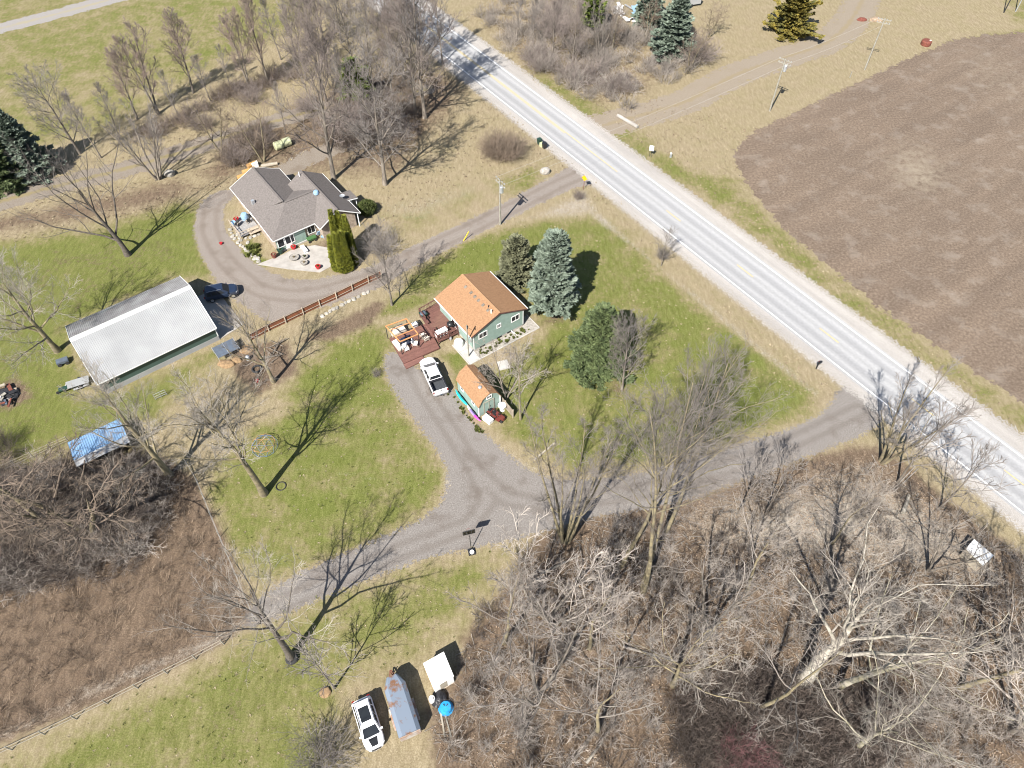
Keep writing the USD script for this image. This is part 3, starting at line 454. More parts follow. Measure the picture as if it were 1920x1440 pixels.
def bare_tree(parent, seed, H=12.0, r=0.22, bark='bark', twig='grey_twigs', stems=1, splay=0.0, limbs=11, l_from=0.25, l_len=0.5, l_ang=(65, 30), up1=0.5, sub=8, sub_len=0.45, twigs=7, tw_len=0.5, fine=5, fine_len=0.55, lead=1.0, wig=0.07, tr=0.009, lean=(0, 0), shape=None, limb_parts=True, rk=0.47):
    rng = np.random.default_rng(seed); st = np.zeros((stems, 3)); az = rng.random() * 6.28 + np.arange(stems) * 6.28 / max(stems, 1)
    if stems > 1: st[:, 0], st[:, 1] = 0.35 * r * stems * np.cos(az), 0.35 * r * stems * np.sin(az)
    d = np.c_[np.cos(az) * splay + lean[0], np.sin(az) * splay + lean[1], np.ones(stems)]
    h = H * lead * (0.82 + 0.18 * rng.random(stems) if stems > 1 else np.ones(1))
    P0, R0 = grow(st, d, h, np.full(stems, r), np.full(stems, r * 0.12), 9, wig * 0.5, 0.15, rng); R0[:, 0] *= 1.35
    tag_mesh = MB().add(*tubes(P0, R0, 8)); trunk = obj('trunk', tag_mesh, bark, parent, smooth=True)
    shape = shape or (lambda f: 0.55 + 0.75 * np.sin(np.pi * np.clip(f, 0, 1)) ** 0.8 - 0.35 * f)
    s, dd, L, rr = sprout(P0, R0, np.full(stems, H * l_len), limbs, l_from, 0.97, l_ang, rng, shape, rk)
    P1, R1 = grow(s, dd, L, rr, np.full(len(s), 0.02), 7, wig * 1.3, up1, rng)
    order = np.argsort(-L * rr); big = order[:min(14, len(order))]; rest = order[len(big):]
    for i in (big if limb_parts else []): obj('limb', MB().add(*tubes(P1[i:i + 1], R1[i:i + 1], 6)), bark, parent, smooth=True)
    c = MB()
    if not limb_parts: c.add(*tubes(P1, R1, 5))
    elif len(rest): c.add(*tubes(P1[rest], R1[rest], 5))
    taper = lambda f: 1.15 - 0.75 * f
    s, dd, L, rr = sprout(P1, R1, L, sub, 0.15, 0.97, (50, 35), rng, lambda f: sub_len * taper(f), 0.5)
    P2, R2 = grow(s, dd, L, np.maximum(rr, tr * 1.6), np.full(len(s), tr), 5, wig * 1.5, up1 * 0.7, rng); c.add(*tubes(P2, R2, 4))
    s, dd, L, rr = sprout(P2, R2, L, twigs, 0.12, 0.98, (48, 34), rng, lambda f: tw_len * taper(f), 0.65)
    P3, R3 = grow(s, dd, np.maximum(L, 0.25), np.maximum(rr * 0.8, tr * 1.1), np.full(len(s), tr * 0.7), 3, wig * 1.8, up1 * 0.5, rng); c.add(*tubes(P3, R3, 3))
    if fine:
        s, dd, L, rr = sprout(P3, R3, np.maximum(L, 0.25), fine, 0.15, 0.98, (46, 32), rng, lambda f: fine_len * taper(f), 0.7)
        P4, R4 = grow(s, dd, np.maximum(L, 0.16), np.full(len(s), tr * 0.75), np.full(len(s), tr * 0.5), 2, wig * 2, up1 * 0.3, rng); c.add(*tubes(P4, R4, 3))
    obj('crown', c, twig, parent)
def thicket(seed, H=2.0, stems=26, spread=1.4, twig=6, fine=3, tr=0.011, splay=0.75):
    """many thin stems rising from one root: a bush without a trunk"""
    rng = np.random.default_rng(seed); az = rng.random(stems) * 6.28; ra = spread * 0.55 * np.sqrt(rng.random(stems)); st = np.c_[ra * np.cos(az), ra * np.sin(az), 0 * az - 0.05]
    az2 = az + rng.normal(size=stems) * 0.7; t = splay * rng.random(stems); d = np.c_[np.cos(az2) * t, np.sin(az2) * t, np.ones(stems)]; L = H * (0.6 + 0.5 * rng.random(stems))
    P, R = grow(st, d, L, np.full(stems, tr * 2.0), np.full(stems, tr * 0.8), 5, 0.13, -0.25, rng); c = MB().add(*tubes(P, R, 3))
    s, dd, L, rr = sprout(P, R, L, twig, 0.15, 0.98, (45, 35), rng, lambda f: 0.55 - 0.25 * f, 0.7)
    P, R = grow(s, dd, L, np.maximum(rr * 0.8, tr), np.full(len(s), tr * 0.6), 3, 0.17, 0.1, rng); c.add(*tubes(P, R, 3))
    if fine:
        s, dd, L, rr = sprout(P, R, L, fine, 0.2, 0.98, (45, 35), rng, lambda f: 0.6 - 0.2 * f, 0.7)
        P, R = grow(s, dd, np.maximum(L, 0.14), np.full(len(s), tr * 0.75), np.full(len(s), tr * 0.5), 2, 0.2, 0.1, rng); c.add(*tubes(P, R, 3))
    return c
def conifer(parent, seed, H, rad, needles, bark='bark', whorls=26, per=9, frond=0.34, width=0.13, base=0.06, power=0.85, droop=0.35, density=30, blunt=0.0, rough=0.16, clump=1.0):
    """trunk, whorled boughs and needle sprays scattered along every bough"""
    rng = np.random.default_rng(seed); obj('trunk', MB().tube((0, 0, -0.1), (0, 0, H * 0.96), 0.024 * H * 0.55 + 0.05, 0.02, 8), bark, parent, smooth=True)
    z = H * (base + (0.985 - base) * np.linspace(0, 1, whorls) ** 0.95); S, D, L = [], [], []
    lump = rng.normal(size=(6, 3))
    for zz in z:
        f = (zz / H - base) / (1 - base); rr = rad * (np.clip(1 - f, 0, 1) ** power * (1 - blunt) + blunt * np.sqrt(np.clip(1 - f * f, 0, 1)))
        a = rng.random() * 6.28 + np.arange(per) * 6.28 / per + rng.normal(size=per) * 0.15
        for q in a:
            w = 1 + rough * (math.sin(3 * q + lump[0, 0] * 3 + f * 9) + math.sin(5 * q + lump[1, 0] * 3 - f * 14)) * 0.6 + rng.normal() * rough * 0.6
            l = max(rr * w, 0.15); S.append([0, 0, zz]); D.append([math.cos(q), math.sin(q), 0.55 * f + 0.12 - droop * (1 - f) * 0.6]); L.append(l)
    S, D, L = np.array(S), np.array(D), np.array(L); P, R = grow(S, D, L, 0.012 + 0.012 * L, np.full(len(S), 0.006), 5, 0.05, 0.25 * droop, rng)
    obj('bough', MB().add(*tubes(P, R, 3)), bark, parent, kind='stuff')
    n = np.maximum((density * L).astype(int), 6); i = np.repeat(np.arange(len(S)), n); k = len(i)
    f = 1 - 0.88 * rng.random(k) ** 1.35; x = f * 5; j = np.minimum(x.astype(int), 4); t = (x - j)[:, None]; p = P[i, j] * (1 - t) + P[i, j + 1] * t; d = unit(P[i, j + 1] - P[i, j])
    side = unit(np.cross(d, [0, 0, 1.0])); w = rng.normal(size=(k, 1)) * 0.75 * clump; q = unit(d + side * w + np.c_[0 * f, 0 * f, rng.normal(size=k) * 0.35 + 0.10])
    p = p + side * w * (0.10 + 0.05 * L[i][:, None]); ln = frond * (0.6 + 0.8 * rng.random((k, 1))); b = unit(np.cross(q, rng.normal(size=(k, 3)) * 0.5 + [0, 0, 1.0])); wd = width * (0.6 + 0.7 * rng.random((k, 1)))
    nrm = np.cross(b, q)
    V = np.stack([p - q * ln * 0.15, p + q * ln * 0.35 + b * wd - nrm * wd * 0.35, p + q * ln, p + q * ln * 0.35 - b * wd - nrm * wd * 0.35], 1).reshape(-1, 3); o = np.arange(k)[:, None] * 4
    obj('crown', MB().add(V, np.vstack([o + [0, 1, 2], o + [0, 2, 3]])), needles, parent)
def needle_ball(parent, seed, rx, rz, needles, n=2600, frond=0.22, cz=None):
    rng = np.random.default_rng(seed); u = unit(rng.normal(size=(n, 3))); cz = rz * 0.9 if cz is None else cz
    lum = 1 + 0.10 * np.sin(u[:, :1] * 7 + 1) * np.sin(u[:, 1:2] * 6) + rng.normal(size=(n, 1)) * 0.06; p = u * [rx, rx, rz] * lum * (0.62 + 0.38 * rng.random((n, 1)) ** 0.4) + [0, 0, cz]
    p[:, 2] = np.maximum(p[:, 2], 0.03); q = unit(u + rng.normal(size=(n, 3)) * 0.5 + [0, 0, 0.3]); b = unit(np.cross(q, rng.normal(size=(n, 3)))); l = frond * (0.6 + 0.8 * rng.random((n, 1)))
    V = np.stack([p - q * l * 0.3, p + b * l * 0.3, p + q * l, p - b * l * 0.3], 1).reshape(-1, 3); o = np.arange(n)[:, None] * 4
    obj('crown', MB().add(V, np.vstack([o + [0, 1, 2], o + [0, 2, 3]])), needles, parent)

oval = lambda f: 0.35 + 0.75 * np.sin(np.pi * (0.15 + 0.8 * f)) ** 0.8
wide = lambda f: 1.05 - 0.55 * f
slim = lambda f: 0.9 - 0.6 * f
FORMS = {}
def reg(key, **kw):
    FORMS[key] = form('form_' + key); bare_tree(FORMS[key], **kw)
reg('maple', seed=11, H=12, r=0.21, twig='purple_twigs', limbs=20, l_from=0.16, l_len=0.40, l_ang=(58, 24), up1=0.55, sub=9, sub_len=0.42, twigs=8, tw_len=0.45, fine=5, shape=oval, tr=0.012)
reg('maple_two', seed=12, H=12, r=0.20, twig='grey_twigs', limbs=19, l_from=0.15, l_len=0.42, l_ang=(62, 26), up1=0.5, sub=9, sub_len=0.42, twigs=8, tw_len=0.48, fine=5, shape=oval, tr=0.0115)
reg('rosy', seed=13, H=12, r=0.16, twig='rosy_twigs', limbs=18, l_from=0.20, l_len=0.29, l_ang=(42, 18), up1=0.7, sub=9, sub_len=0.45, twigs=8, tw_len=0.45, fine=4, shape=oval, limb_parts=False, tr=0.012)
reg('rosy_two', seed=14, H=12, r=0.15, stems=2, splay=0.10, twig='rosy_twigs', limbs=12, l_from=0.22, l_len=0.28, l_ang=(44, 18), up1=0.7, sub=8, sub_len=0.45, twigs=8, tw_len=0.45, fine=4, shape=oval, limb_parts=False, tr=0.012)
reg('slender', seed=15, H=12, r=0.13, twig='grey_twigs', limbs=16, l_from=0.26, l_len=0.25, l_ang=(50, 22), up1=0.6, sub=8, sub_len=0.45, twigs=7, tw_len=0.45, fine=4, limb_parts=False, tr=0.011)
reg('vase', seed=16, H=11, r=0.15, stems=6, splay=0.42, twig='grey_twigs', limbs=7, l_from=0.28, l_len=0.36, l_ang=(48, 22), up1=0.6, sub=7, sub_len=0.42, twigs=6, tw_len=0.48, fine=3, shape=slim)
reg('vase_two', seed=17, H=11, r=0.17, stems=4, splay=0.34, bark='mossy_bark', twig='grey_twigs', limbs=9, l_from=0.24, l_len=0.40, l_ang=(55, 25), up1=0.55, sub=7, sub_len=0.42, twigs=6, tw_len=0.5, fine=3, shape=slim)
reg('spread', seed=18, H=13, r=0.34, bark='mossy_bark', twig='grey_twigs', lead=0.72, limbs=13, l_from=0.24, l_len=0.58, l_ang=(66, 26), up1=0.5, sub=9, sub_len=0.40, twigs=7, tw_len=0.45, fine=4, shape=wide, wig=0.085)
reg('scraggy', seed=19, H=8, r=0.14, stems=2, splay=0.25, bark='mossy_bark', twig='brown_twigs', limbs=9, l_from=0.18, l_len=0.5, l_ang=(68, 38), up1=0.25, sub=7, sub_len=0.5, twigs=6, tw_len=0.5, fine=3, shape=wide, wig=0.12, limb_parts=False)
reg('sapling', seed=20, H=6, r=0.07, twig='grey_twigs', limbs=14, l_from=0.2, l_len=0.38, l_ang=(55, 25), up1=0.5, sub=6, sub_len=0.5, twigs=5, tw_len=0.5, fine=0, limb_parts=False, tr=0.010)
reg('woodland', seed=21, H=10, r=0.12, bark='mossy_bark', twig='brush_twigs', limbs=10, l_from=0.3, l_len=0.33, l_ang=(60, 30), up1=0.35, sub=6, sub_len=0.45, twigs=6, tw_len=0.5, fine=2, wig=0.10, limb_parts=False)
reg('woodland_two', seed=22, H=9, r=0.10, stems=3, splay=0.35, bark='bark', twig='brush_twigs', limbs=6, l_from=0.22, l_len=0.36, l_ang=(60, 30), up1=0.3, sub=6, sub_len=0.46, twigs=6, tw_len=0.5, fine=2, wig=0.11, limb_parts=False)
def bush_form(key, mat, **kw):
    FORMS[key] = form('form_' + key); obj('stems', thicket(**kw), mat, FORMS[key])
bush_form('round_bush', 'brown_twigs', seed=31, H=3.4, stems=230, spread=4.6, twig=8, fine=3, tr=0.012, splay=0.95)
bush_form('wild_bush', 'purple_twigs', seed=32, H=3.2, stems=60, spread=2.6, twig=8, fine=3, tr=0.012, splay=0.9)
bush_form('grey_bush', 'grey_twigs', seed=33, H=3.0, stems=45, spread=1.2, twig=8, fine=3, tr=0.011, splay=0.7)
bush_form('dark_bush', 'dark_brush', seed=34, H=3.4, stems=70, spread=3.4, twig=8, fine=3, tr=0.012, splay=1.1)
bush_form('red_bush', 'red_twigs', seed=35, H=3.0, stems=120, spread=3.4, twig=8, fine=3, tr=0.011, splay=0.7)

# KEY, foot (pixels), row of the top (pixels), crown width factor, name, label, group ...
tr_rng = random.Random(5)
H0 = dict(maple=11.6, maple_two=11.6, rosy=11.4, rosy_two=11.2, slender=11.4, vase=10.8, vase_two=10.8, spread=12.2, scraggy=7.6, sapling=5.9, woodland=10.0, woodland_two=9.2, round_bush=3.4, wild_bush=3.2, grey_bush=3.0, dark_bush=3.4, red_bush=3.0)
def tree(key, foot, top, w, name, label, group=None, cat='tree', h=None, lean=None):
    h = h or tall(foot, top); k = h / H0[key]
    return copy(FORMS[key].GetPath(), name, label, cat, G(*foot), tr_rng.random() * 6.283, group, (k * w, k * w, k), lean)
ROW = 'slim bare trees along the edge of the yellow-green meadow'
for key, foot, top, w, lab in [
    ('maple_two', (150, 288), 155, 1.05, 'wide grey bare tree behind the blue spruces at the meadow edge'), ('slender', (190, 296), 185, 1.0, 'thin grey bare tree just right of the wide tree by the spruces'),
    ('rosy', (258, 224), 112, 1.15, 'rosy-tipped bare tree, leftmost of the rosy trees on the meadow edge'), ('rosy_two', (297, 214), 72, 1.15, 'tall forked rosy-tipped bare tree with moss-free trunks, second along the meadow edge'),
    ('rosy', (363, 174), 44, 1.25, 'full rosy bare tree standing alone against the middle of the meadow'), ('slender', (340, 230), 140, 0.85, 'small spindly bare sapling in front of the full rosy tree'),
    ('slender', (430, 157), 90, 0.9, 'short thin bare tree between the full rosy tree and the tall forked ones'), ('rosy_two', (468, 166), 26, 0.95, 'tall slim bare tree with double stem above the dark brush row'),
    ('rosy', (505, 158), 8, 0.9, 'very tall dark-trunked bare tree left of the road trees at the meadow edge'), ('slender', (527, 112), 8, 1.1, 'grey bare tree behind the very tall one near the top edge'),
    ('slender', (556, 108), -10, 1.0, 'pale narrow bare tree third from the top middle of the meadow edge'), ('maple', (592, 96), -25, 0.95, 'purplish dense bare tree at the top edge left of the road'),
    ('maple_two', (604, 62), -60, 0.9, 'grey bare tree cut by the top edge over the dark brush row'), ('maple', (735, 100), -60, 0.85, 'dense bare tree beside the road, second in the clump by the top edge'), ('maple_two', (765, 112), -50, 0.85, 'bare tree of the roadside clump with its foot in the shade'),
    ('maple_two', (664, 128), -10, 0.95, 'grey bare tree in the middle of the dense stand above the pine'), ('maple', (735, 185), 40, 0.9, 'dense grey bare tree between the pine and the twin trunks'), ('maple', (575, 150), 20, 0.8, 'dense bare tree at the left end of the stand above the bales'),
    ('slender', (225, 262), 170, 1.1, 'thin bare tree between the spruces and the many-stemmed tree'), ('slender', (395, 190), 110, 1.1, 'thin bare tree over the left part of the dark brush row'),
    ('maple', (640, 80), -50, 0.9, 'purplish bare tree cut by the top edge above the yellow pine'), ('maple_two', (690, 66), -60, 0.9, 'grey bare tree cut by the top edge just left of the road')]:
    tree(key, foot, top, w, 'bare_tree', lab, ROW)
for key, foot, top, w, lab in [
    ('vase', (297, 335), 195, 0.95, 'many-stemmed bare tree fanning up beside the farm track'), ('scraggy', (415, 286), 185, 0.9, 'crooked bare tree in the brush between track and house'), ('scraggy', (494, 304), 200, 0.9, 'mossy tangled bare tree above the grey house roof'),
    ('slender', (536, 252), 165, 0.9, 'thin leaning bare tree beside the two round bales'), ('maple', (626, 336), 92, 0.92, 'tall dense maple at the north-east corner of the grey house'), ('maple_two', (722, 346), 138, 1.05, 'broad bare maple with pale trunk between the grey house and the road'),
    ('maple_two', (780, 216), 20, 0.9, 'tall bare tree, left of the twin trunks shading the road'), ('maple', (797, 221), -5, 0.95, 'tallest bare tree of the pair that throws its shadow on the road'), ('maple', (757, 150), -30, 0.85, 'bare tree behind the twin trunks close to the road edge'),
    ('maple_two', (700, 165), 18, 0.8, 'grey bare tree rising behind the green-topped pine'), ('maple', (612, 190), 30, 0.85, 'purplish bare tree over the brush, left of the green-topped pine'), ('slender', (648, 215), 95, 1.0, 'slim bare tree just left of the green-topped pine'),
    ('slender', (830, 120), -30, 0.9, 'slim bare tree at the very edge of the shaded road'), ('wild_bush', (660, 250), 205, 1.3, 'purplish bush under the dense maples')]:
    tree(key, foot, top, w, 'bare_tree' if key != 'wild_bush' else 'bush', lab, cat='tree' if key != 'wild_bush' else 'bush')
for key, foot, top, w, lab in [
    ('slender', (968, 78), -5, 1.1, 'thin grey tree at the left end of the thicket across the road'), ('slender', (1000, 84), 5, 1.0, 'second thin tree from the left in the thicket across the road'), ('maple', (1035, 110), 5, 0.9, 'purple-grey dense tree in the middle of the thicket across the road'),
    ('maple', (1072, 125), 22, 0.95, 'purple-brown tree at the roadside end of the thicket'), ('vase', (1123, 106), -8, 0.62, 'pale forked tree with bleached trunk beside the yellow-green pine'), ('scraggy', (1148, 96), 30, 0.9, 'crooked grey tree behind the bleached fallen limb'),
    ('scraggy', (1212, 74), 8, 0.9, 'drooping grey tree in front of the debris heap'), ('scraggy', (1292, 134), 60, 0.95, 'dark tangled tree right of the tall green spruce'), ('scraggy', (1330, 70), 10, 1.0, 'purple-grey tangled tree at the far right of the thicket'),
    ('vase_two', (1655, 866), 705, 0.72, 'mossy thick-trunked tree overhanging the road by the drive entrance'), ('sapling', (1683, 905), 775, 0.85, 'dark slim tree leaning towards the road right of the mossy one'), ('sapling', (1762, 952), 855, 0.9, 'lone slender tree close to the white road edge line'),
    ('sapling', (1385, 962), 872, 0.8, 'dark young tree at the lower edge of the drive'), ('sapling', (1436, 958), 866, 0.8, 'forked thin tree second from the drive puddle'), ('sapling', (1240, 498), 436, 0.95, 'small roadside tree alone on the lawn edge')]:
    tree(key, foot, top, w, 'bare_tree', lab)
for key, foot, top, w, lab in [
    ('spread', (513, 716), 555, 0.62, 'two-trunked bare tree throwing its shadow beside the red fence'), ('maple_two', (735, 572), 452, 0.8, 'pale bushy bare tree at the end of the red fence'), ('woodland', (976, 786), 655, 0.95, 'slim bare tree on the lawn nearest the mowers'), ('woodland_two', (949, 747), 640, 0.9, 'forked bare tree close behind the gambrel shed'),
    ('maple_two', (1166, 730), 615, 0.72, 'grey leafless small tree in front of the broad green spruce'), ('sapling', (627, 1290), 1222, 0.9, 'low crooked bare tree on the lawn above the parked car'), ('scraggy', (170, 1000), 890, 1.7, 'mossy low tree inside the dark thicket left of the lawn'),
    ('scraggy', (90, 990), 880, 1.3, 'grey low tree at the left of the dark thicket')]:
    tree(key, foot, top, w, 'bare_tree', lab)

def single(name, label, foot, top, rz, cat='tree', **kw):
    t = thing(name, label, cat, G(*foot), rz); h = tall(foot, top); bare_tree(t, H=h, **kw); return t
single('bare_tree', 'great open-crowned tree with crossing limbs left of the grey house', (240, 478), 225, 0.4, seed=41, r=0.42, bark='dark_bark', twig='dark_twigs', lead=0.55, limbs=10, l_from=0.20, l_len=0.74, l_ang=(52, 22), up1=0.55, sub=8, sub_len=0.42, twigs=7, tw_len=0.4, fine=3, shape=wide, wig=0.10, lean=(-0.05, 0.0))
single('bare_tree', 'big pale-limbed tree leaning over the left end of the white barn', (108, 658), 425, 1.9, seed=42, r=0.40, bark='mossy_bark', twig='pale_twigs', lead=0.62, limbs=14, l_from=0.22, l_len=0.62, l_ang=(62, 25), up1=0.4, sub=10, sub_len=0.44, twigs=10, tw_len=0.42, fine=4, shape=wide, tr=0.0105, wig=0.10)
single('bare_tree', 'dense bare tree between the white barn and the blue-roofed shed', (318, 892), 680, 0.0, seed=43, r=0.38, bark='mossy_bark', twig='pale_twigs', lead=0.75, limbs=15, l_from=0.2, l_len=0.44, l_ang=(56, 24), up1=0.45, sub=9, sub_len=0.42, twigs=10, tw_len=0.42, fine=4, shape=wide, tr=0.0105, wig=0.09)
single('bare_tree', 'large spreading tree with mossy trunk beside the climbing dome', (495, 926), 668, 2.2, seed=44, r=0.40, bark='mossy_bark', twig='pale_twigs', lead=0.72, limbs=14, l_from=0.30, l_len=0.46, l_ang=(58, 22), up1=0.5, sub=10, sub_len=0.40, twigs=10, tw_len=0.40, fine=4, shape=wide, tr=0.0105, wig=0.09)
single('bare_tree', 'short-trunked spreading tree with a tyre at its foot', (546, 1232), 1040, 3.6, seed=45, r=0.38, bark='dark_bark', twig='pale_twigs', lead=0.62, limbs=11, l_from=0.30, l_len=0.58, l_ang=(54, 22), up1=0.5, sub=9, sub_len=0.42, twigs=7, tw_len=0.42, fine=4, shape=wide, wig=0.10)
single('bare_tree', 'clump of straight pale stems at the bend of the drive', (1060, 1012), 775, 0.9, seed=46, r=0.17, stems=7, splay=0.20, bark='mossy_bark', twig='mid_twigs', limbs=7, l_from=0.38, l_len=0.29, l_ang=(48, 20), up1=0.6, sub=8, sub_len=0.45, twigs=6, tw_len=0.45, fine=4, shape=slim)
single('bare_tree', 'tall straight tree on the lower side of the drive, left of the pair', (1166, 1062), 770, 1.1, seed=47, r=0.24, bark='mossy_bark', twig='mid_twigs', limbs=15, l_from=0.42, l_len=0.29, l_ang=(58, 24), up1=0.55, sub=9, sub_len=0.45, twigs=8, tw_len=0.45, fine=4)
single('bare_tree', 'tall twin-trunked tree with the full grey crown over the lawn edge', (1206, 1106), 725, 2.3, seed=48, r=0.26, stems=2, splay=0.07, bark='mossy_bark', twig='mid_twigs', limbs=11, l_from=0.46, l_len=0.28, l_ang=(58, 24), up1=0.55, sub=9, sub_len=0.45, twigs=8, tw_len=0.45, fine=4)
single('bare_tree', 'tall bare tree standing in the drive border right of the twin trunks', (1248, 1000), 700, 0.2, seed=49, r=0.23, bark='mossy_bark', twig='mid_twigs', limbs=16, l_from=0.38, l_len=0.29, l_ang=(58, 24), up1=0.5, sub=9, sub_len=0.45, twigs=8, tw_len=0.45, fine=4)
single('bare_tree', 'giant pale cottonwood with thick leaning trunk and far-reaching limbs', (1504, 1278), 1085, 0.0, seed=54, r=0.70, bark='pale_bark', twig='pale_twigs', lead=0.60, limbs=9, l_from=0.45, l_len=0.64, l_ang=(54, 22), up1=0.3, sub=10, sub_len=0.44, twigs=7, tw_len=0.40, fine=4, shape=wide, wig=0.13, lean=(0.10, 0.0), tr=0.011, rk=0.52)
single('bare_tree', 'second large pale tree right behind the giant cottonwood', (1566, 1292), 1150, 0.0, seed=51, r=0.36, bark='lime_bark', twig='pale_twigs', lead=0.72, limbs=11, l_from=0.25, l_len=0.60, l_ang=(62, 25), up1=0.3, sub=8, sub_len=0.42, twigs=7, tw_len=0.42, fine=3, shape=wide, wig=0.11, lean=(0.22, 0.0), tr=0.012)
single('bare_tree', 'white-twigged spreading tree in the lower right corner of the wood', (1600, 1405), 1290, 2.0, seed=52, r=0.26, bark='lime_bark', twig='pale_twigs', lead=0.6, limbs=11, l_from=0.25, l_len=0.62, l_ang=(66, 28), up1=0.25, sub=8, sub_len=0.42, twigs=7, tw_len=0.42, fine=3, shape=wide, wig=0.12, tr=0.012)
single('bare_tree', 'pale tree with limbs stretching left over the wood floor', (1262, 1285), 1125, 2.6, seed=53, r=0.26, bark='mossy_bark', twig='pale_twigs', lead=0.65, limbs=10, l_from=0.25, l_len=0.56, l_ang=(64, 28), up1=0.25, sub=8, sub_len=0.42, twigs=6, tw_len=0.42, fine=3, shape=wide, wig=0.12, lean=(0.12, 0.05), tr=0.012)
WOODS = [('woodland', (945, 1205), 1080, 1.1, 'grey tree at the left fringe of the wood beside the white shed roof'), ('woodland_two', (1030, 1165), 1040, 1.2, 'many-twigged tree in the wood above the white shed roof'), ('woodland', (1105, 1215), 1090, 1.0, 'upright grey tree in the middle of the left half of the wood'),
         ('woodland_two', (1010, 1300), 1190, 1.1, 'grey tree in the wood right of the blue tub'), ('woodland', (1120, 1370), 1255, 1.0, 'thin tree near the bottom edge of the wood'), ('woodland_two', (1330, 1180), 1050, 1.0, 'forked tree with pale twigs left of the giant cottonwood'),
         ('woodland', (1400, 1110), 990, 1.0, 'slim tree above and left of the giant cottonwood'), ('woodland_two', (1870, 1215), 1130, 0.9, 'tree beyond the giant cottonwood near the white hut'), ('woodland', (1800, 1290), 1150, 1.1, 'tree at the right edge under the cottonwood limbs'),
         ('woodland_two', (1900, 1370), 1250, 1.1, 'tree in the lower right corner at the picture edge'), ('woodland', (1420, 1330), 1200, 0.9, 'tree in the dark hollow left of the giant cottonwood'), ('woodland_two', (1740, 1070), 960, 0.9, 'pale forked tree between the road and the giant cottonwood'), ('woodland', (1560, 1020), 920, 0.9, 'tree in the sunny upper part of the wood below the drive')]
for key, foot, top, w, lab in WOODS: tree(key, foot, top, w, 'bare_tree', lab, 'trees in the brushy wood')

# bushes that one can point at
for key, foot, h, w, lab in [('round_bush', (943, 290), 3.4, 1.0, 'big round brown leafless bush beside the road'), ('grey_bush', (1240, 486), 2.0, 0.7, 'grey low shrub under the small roadside tree'), ('wild_bush', (1085, 372), 1.4, 0.9, 'low reddish shrub by the yellow road sign'),
    ('wild_bush', (1040, 60), 4.0, 1.5, 'purple-brown bush in the thicket across the road'), ('wild_bush', (1090, 150), 3.6, 1.5, 'brown bush at the roadside foot of the thicket'), ('wild_bush', (1010, 125), 3.4, 1.4, 'brown bush at the near left end of the thicket'), ('wild_bush', (1160, 170), 2.6, 1.6, 'low brush around the fallen bleached limb'),
    ('wild_bush', (1305, 112), 4.2, 1.3, 'dense dark bush right of the green spruce across the road'), ('grey_bush', (608, 1428), 3.6, 1.3, 'grey-white twiggy shrub at the bottom edge left of the parked car'), ('grey_bush', (706, 705), 1.2, 0.8, 'little dry shrub at the lawn corner by the truck'),
    ('red_bush', (1395, 1432), 2.8, 0.9, 'red-stemmed shrub at the bottom edge of the wood'), ('dark_bush', (230, 960), 3.6, 1.2, 'dark thicket bush nearest the lawn fence'), ('dark_bush', (60, 945), 3.4, 1.3, 'dark thicket bush below the left wire fence'), ('dark_bush', (130, 1045), 3.0, 1.3, 'dark thicket bush at the lower left of the brown field'),
    ('dark_bush', (25, 1060), 3.2, 1.2, 'dark bush at the left picture edge in the brown field'), ('dark_bush', (10, 850), 3.0, 0.8, 'brown bush at the left picture edge above the wire fence'), ('grey_bush', (715, 470), 3.0, 1.4, 'grey leafless shrub beside the column of cedars'), ('wild_bush', (450, 300), 3.0, 1.1, 'brown brush heap behind the grey house'),
    ('wild_bush', (380, 240), 2.6, 1.2, 'brown bush among the row of brush along the meadow'), ('wild_bush', (470, 190), 2.6, 1.3, 'purplish bush in the brush row under the tall slim trees'), ('wild_bush', (575, 205), 2.6, 1.3, 'purplish bush right of the brush row near the bales')]:
    tree(key, foot, 0, w, 'bush', lab, cat='bush', h=h)

# evergreens
def ever(name, label, foot, top, w, needles, seed, cat='evergreen tree', h=None, group=None, **kw):
    h = h or tall(foot, top); t = thing(name, label, cat, G(*foot), seed * 1.3, group); conifer(t, seed, h, w, needles, **kw); return t
ever('spruce', 'tall blue spruce on the lawn behind the green house', (1034, 588), 438, 2.85, 'blue_needles', 61, base=0.17, whorls=30, per=11, density=40, power=0.6, blunt=0.75, rough=0.2, frond=0.42, width=0.15)
ever('spruce', 'olive-brown spruce beside the blue spruce', (968, 524), 446, 2.5, 'olive_needles', 62, base=0.06, whorls=24, per=10, density=34, power=0.6, blunt=0.45, rough=0.22, frond=0.40, width=0.15)
ever('spruce', 'broad green spruce on the lawn right of the house', (1118, 690), 578, 3.5, 'green_needles', 63, base=0.03, whorls=32, per=12, density=44, power=0.75, blunt=0.45, rough=0.2, frond=0.36, width=0.12)
ever('spruce', 'blue-grey spruce at the left picture edge beside the farm track', (66, 326), 205, 3.9, 'blue_needles', 64, base=0.04, whorls=24, per=10, density=34, rough=0.2, frond=0.5, width=0.18)
ever('spruce', 'dark green spruce cut by the left picture edge', (8, 346), 235, 4.0, 'green_needles', 65, base=0.04, whorls=24, per=10, density=34, rough=0.2, frond=0.5, width=0.18)
ever('spruce', 'tall green spruce in front of the debris heap across the road', (1258, 103), -30, 4.0, 'blue_needles', 66, base=0.05, whorls=26, per=10, density=34, rough=0.25, frond=0.55, width=0.2)
ever('spruce', 'spruce at the top edge left of the tall one across the road', (1215, 48), -40, 3.2, 'blue_needles', 67, base=0.08, whorls=22, per=9, density=34, rough=0.25, frond=0.55, width=0.2)
ever('pine', 'yellow-green pine at the top edge of the thicket across the road', (1108, 62), -28, 2.6, 'pine_needles', 68, base=0.25, whorls=18, per=7, density=20, rough=0.35, blunt=0.3, frond=0.55, width=0.2)
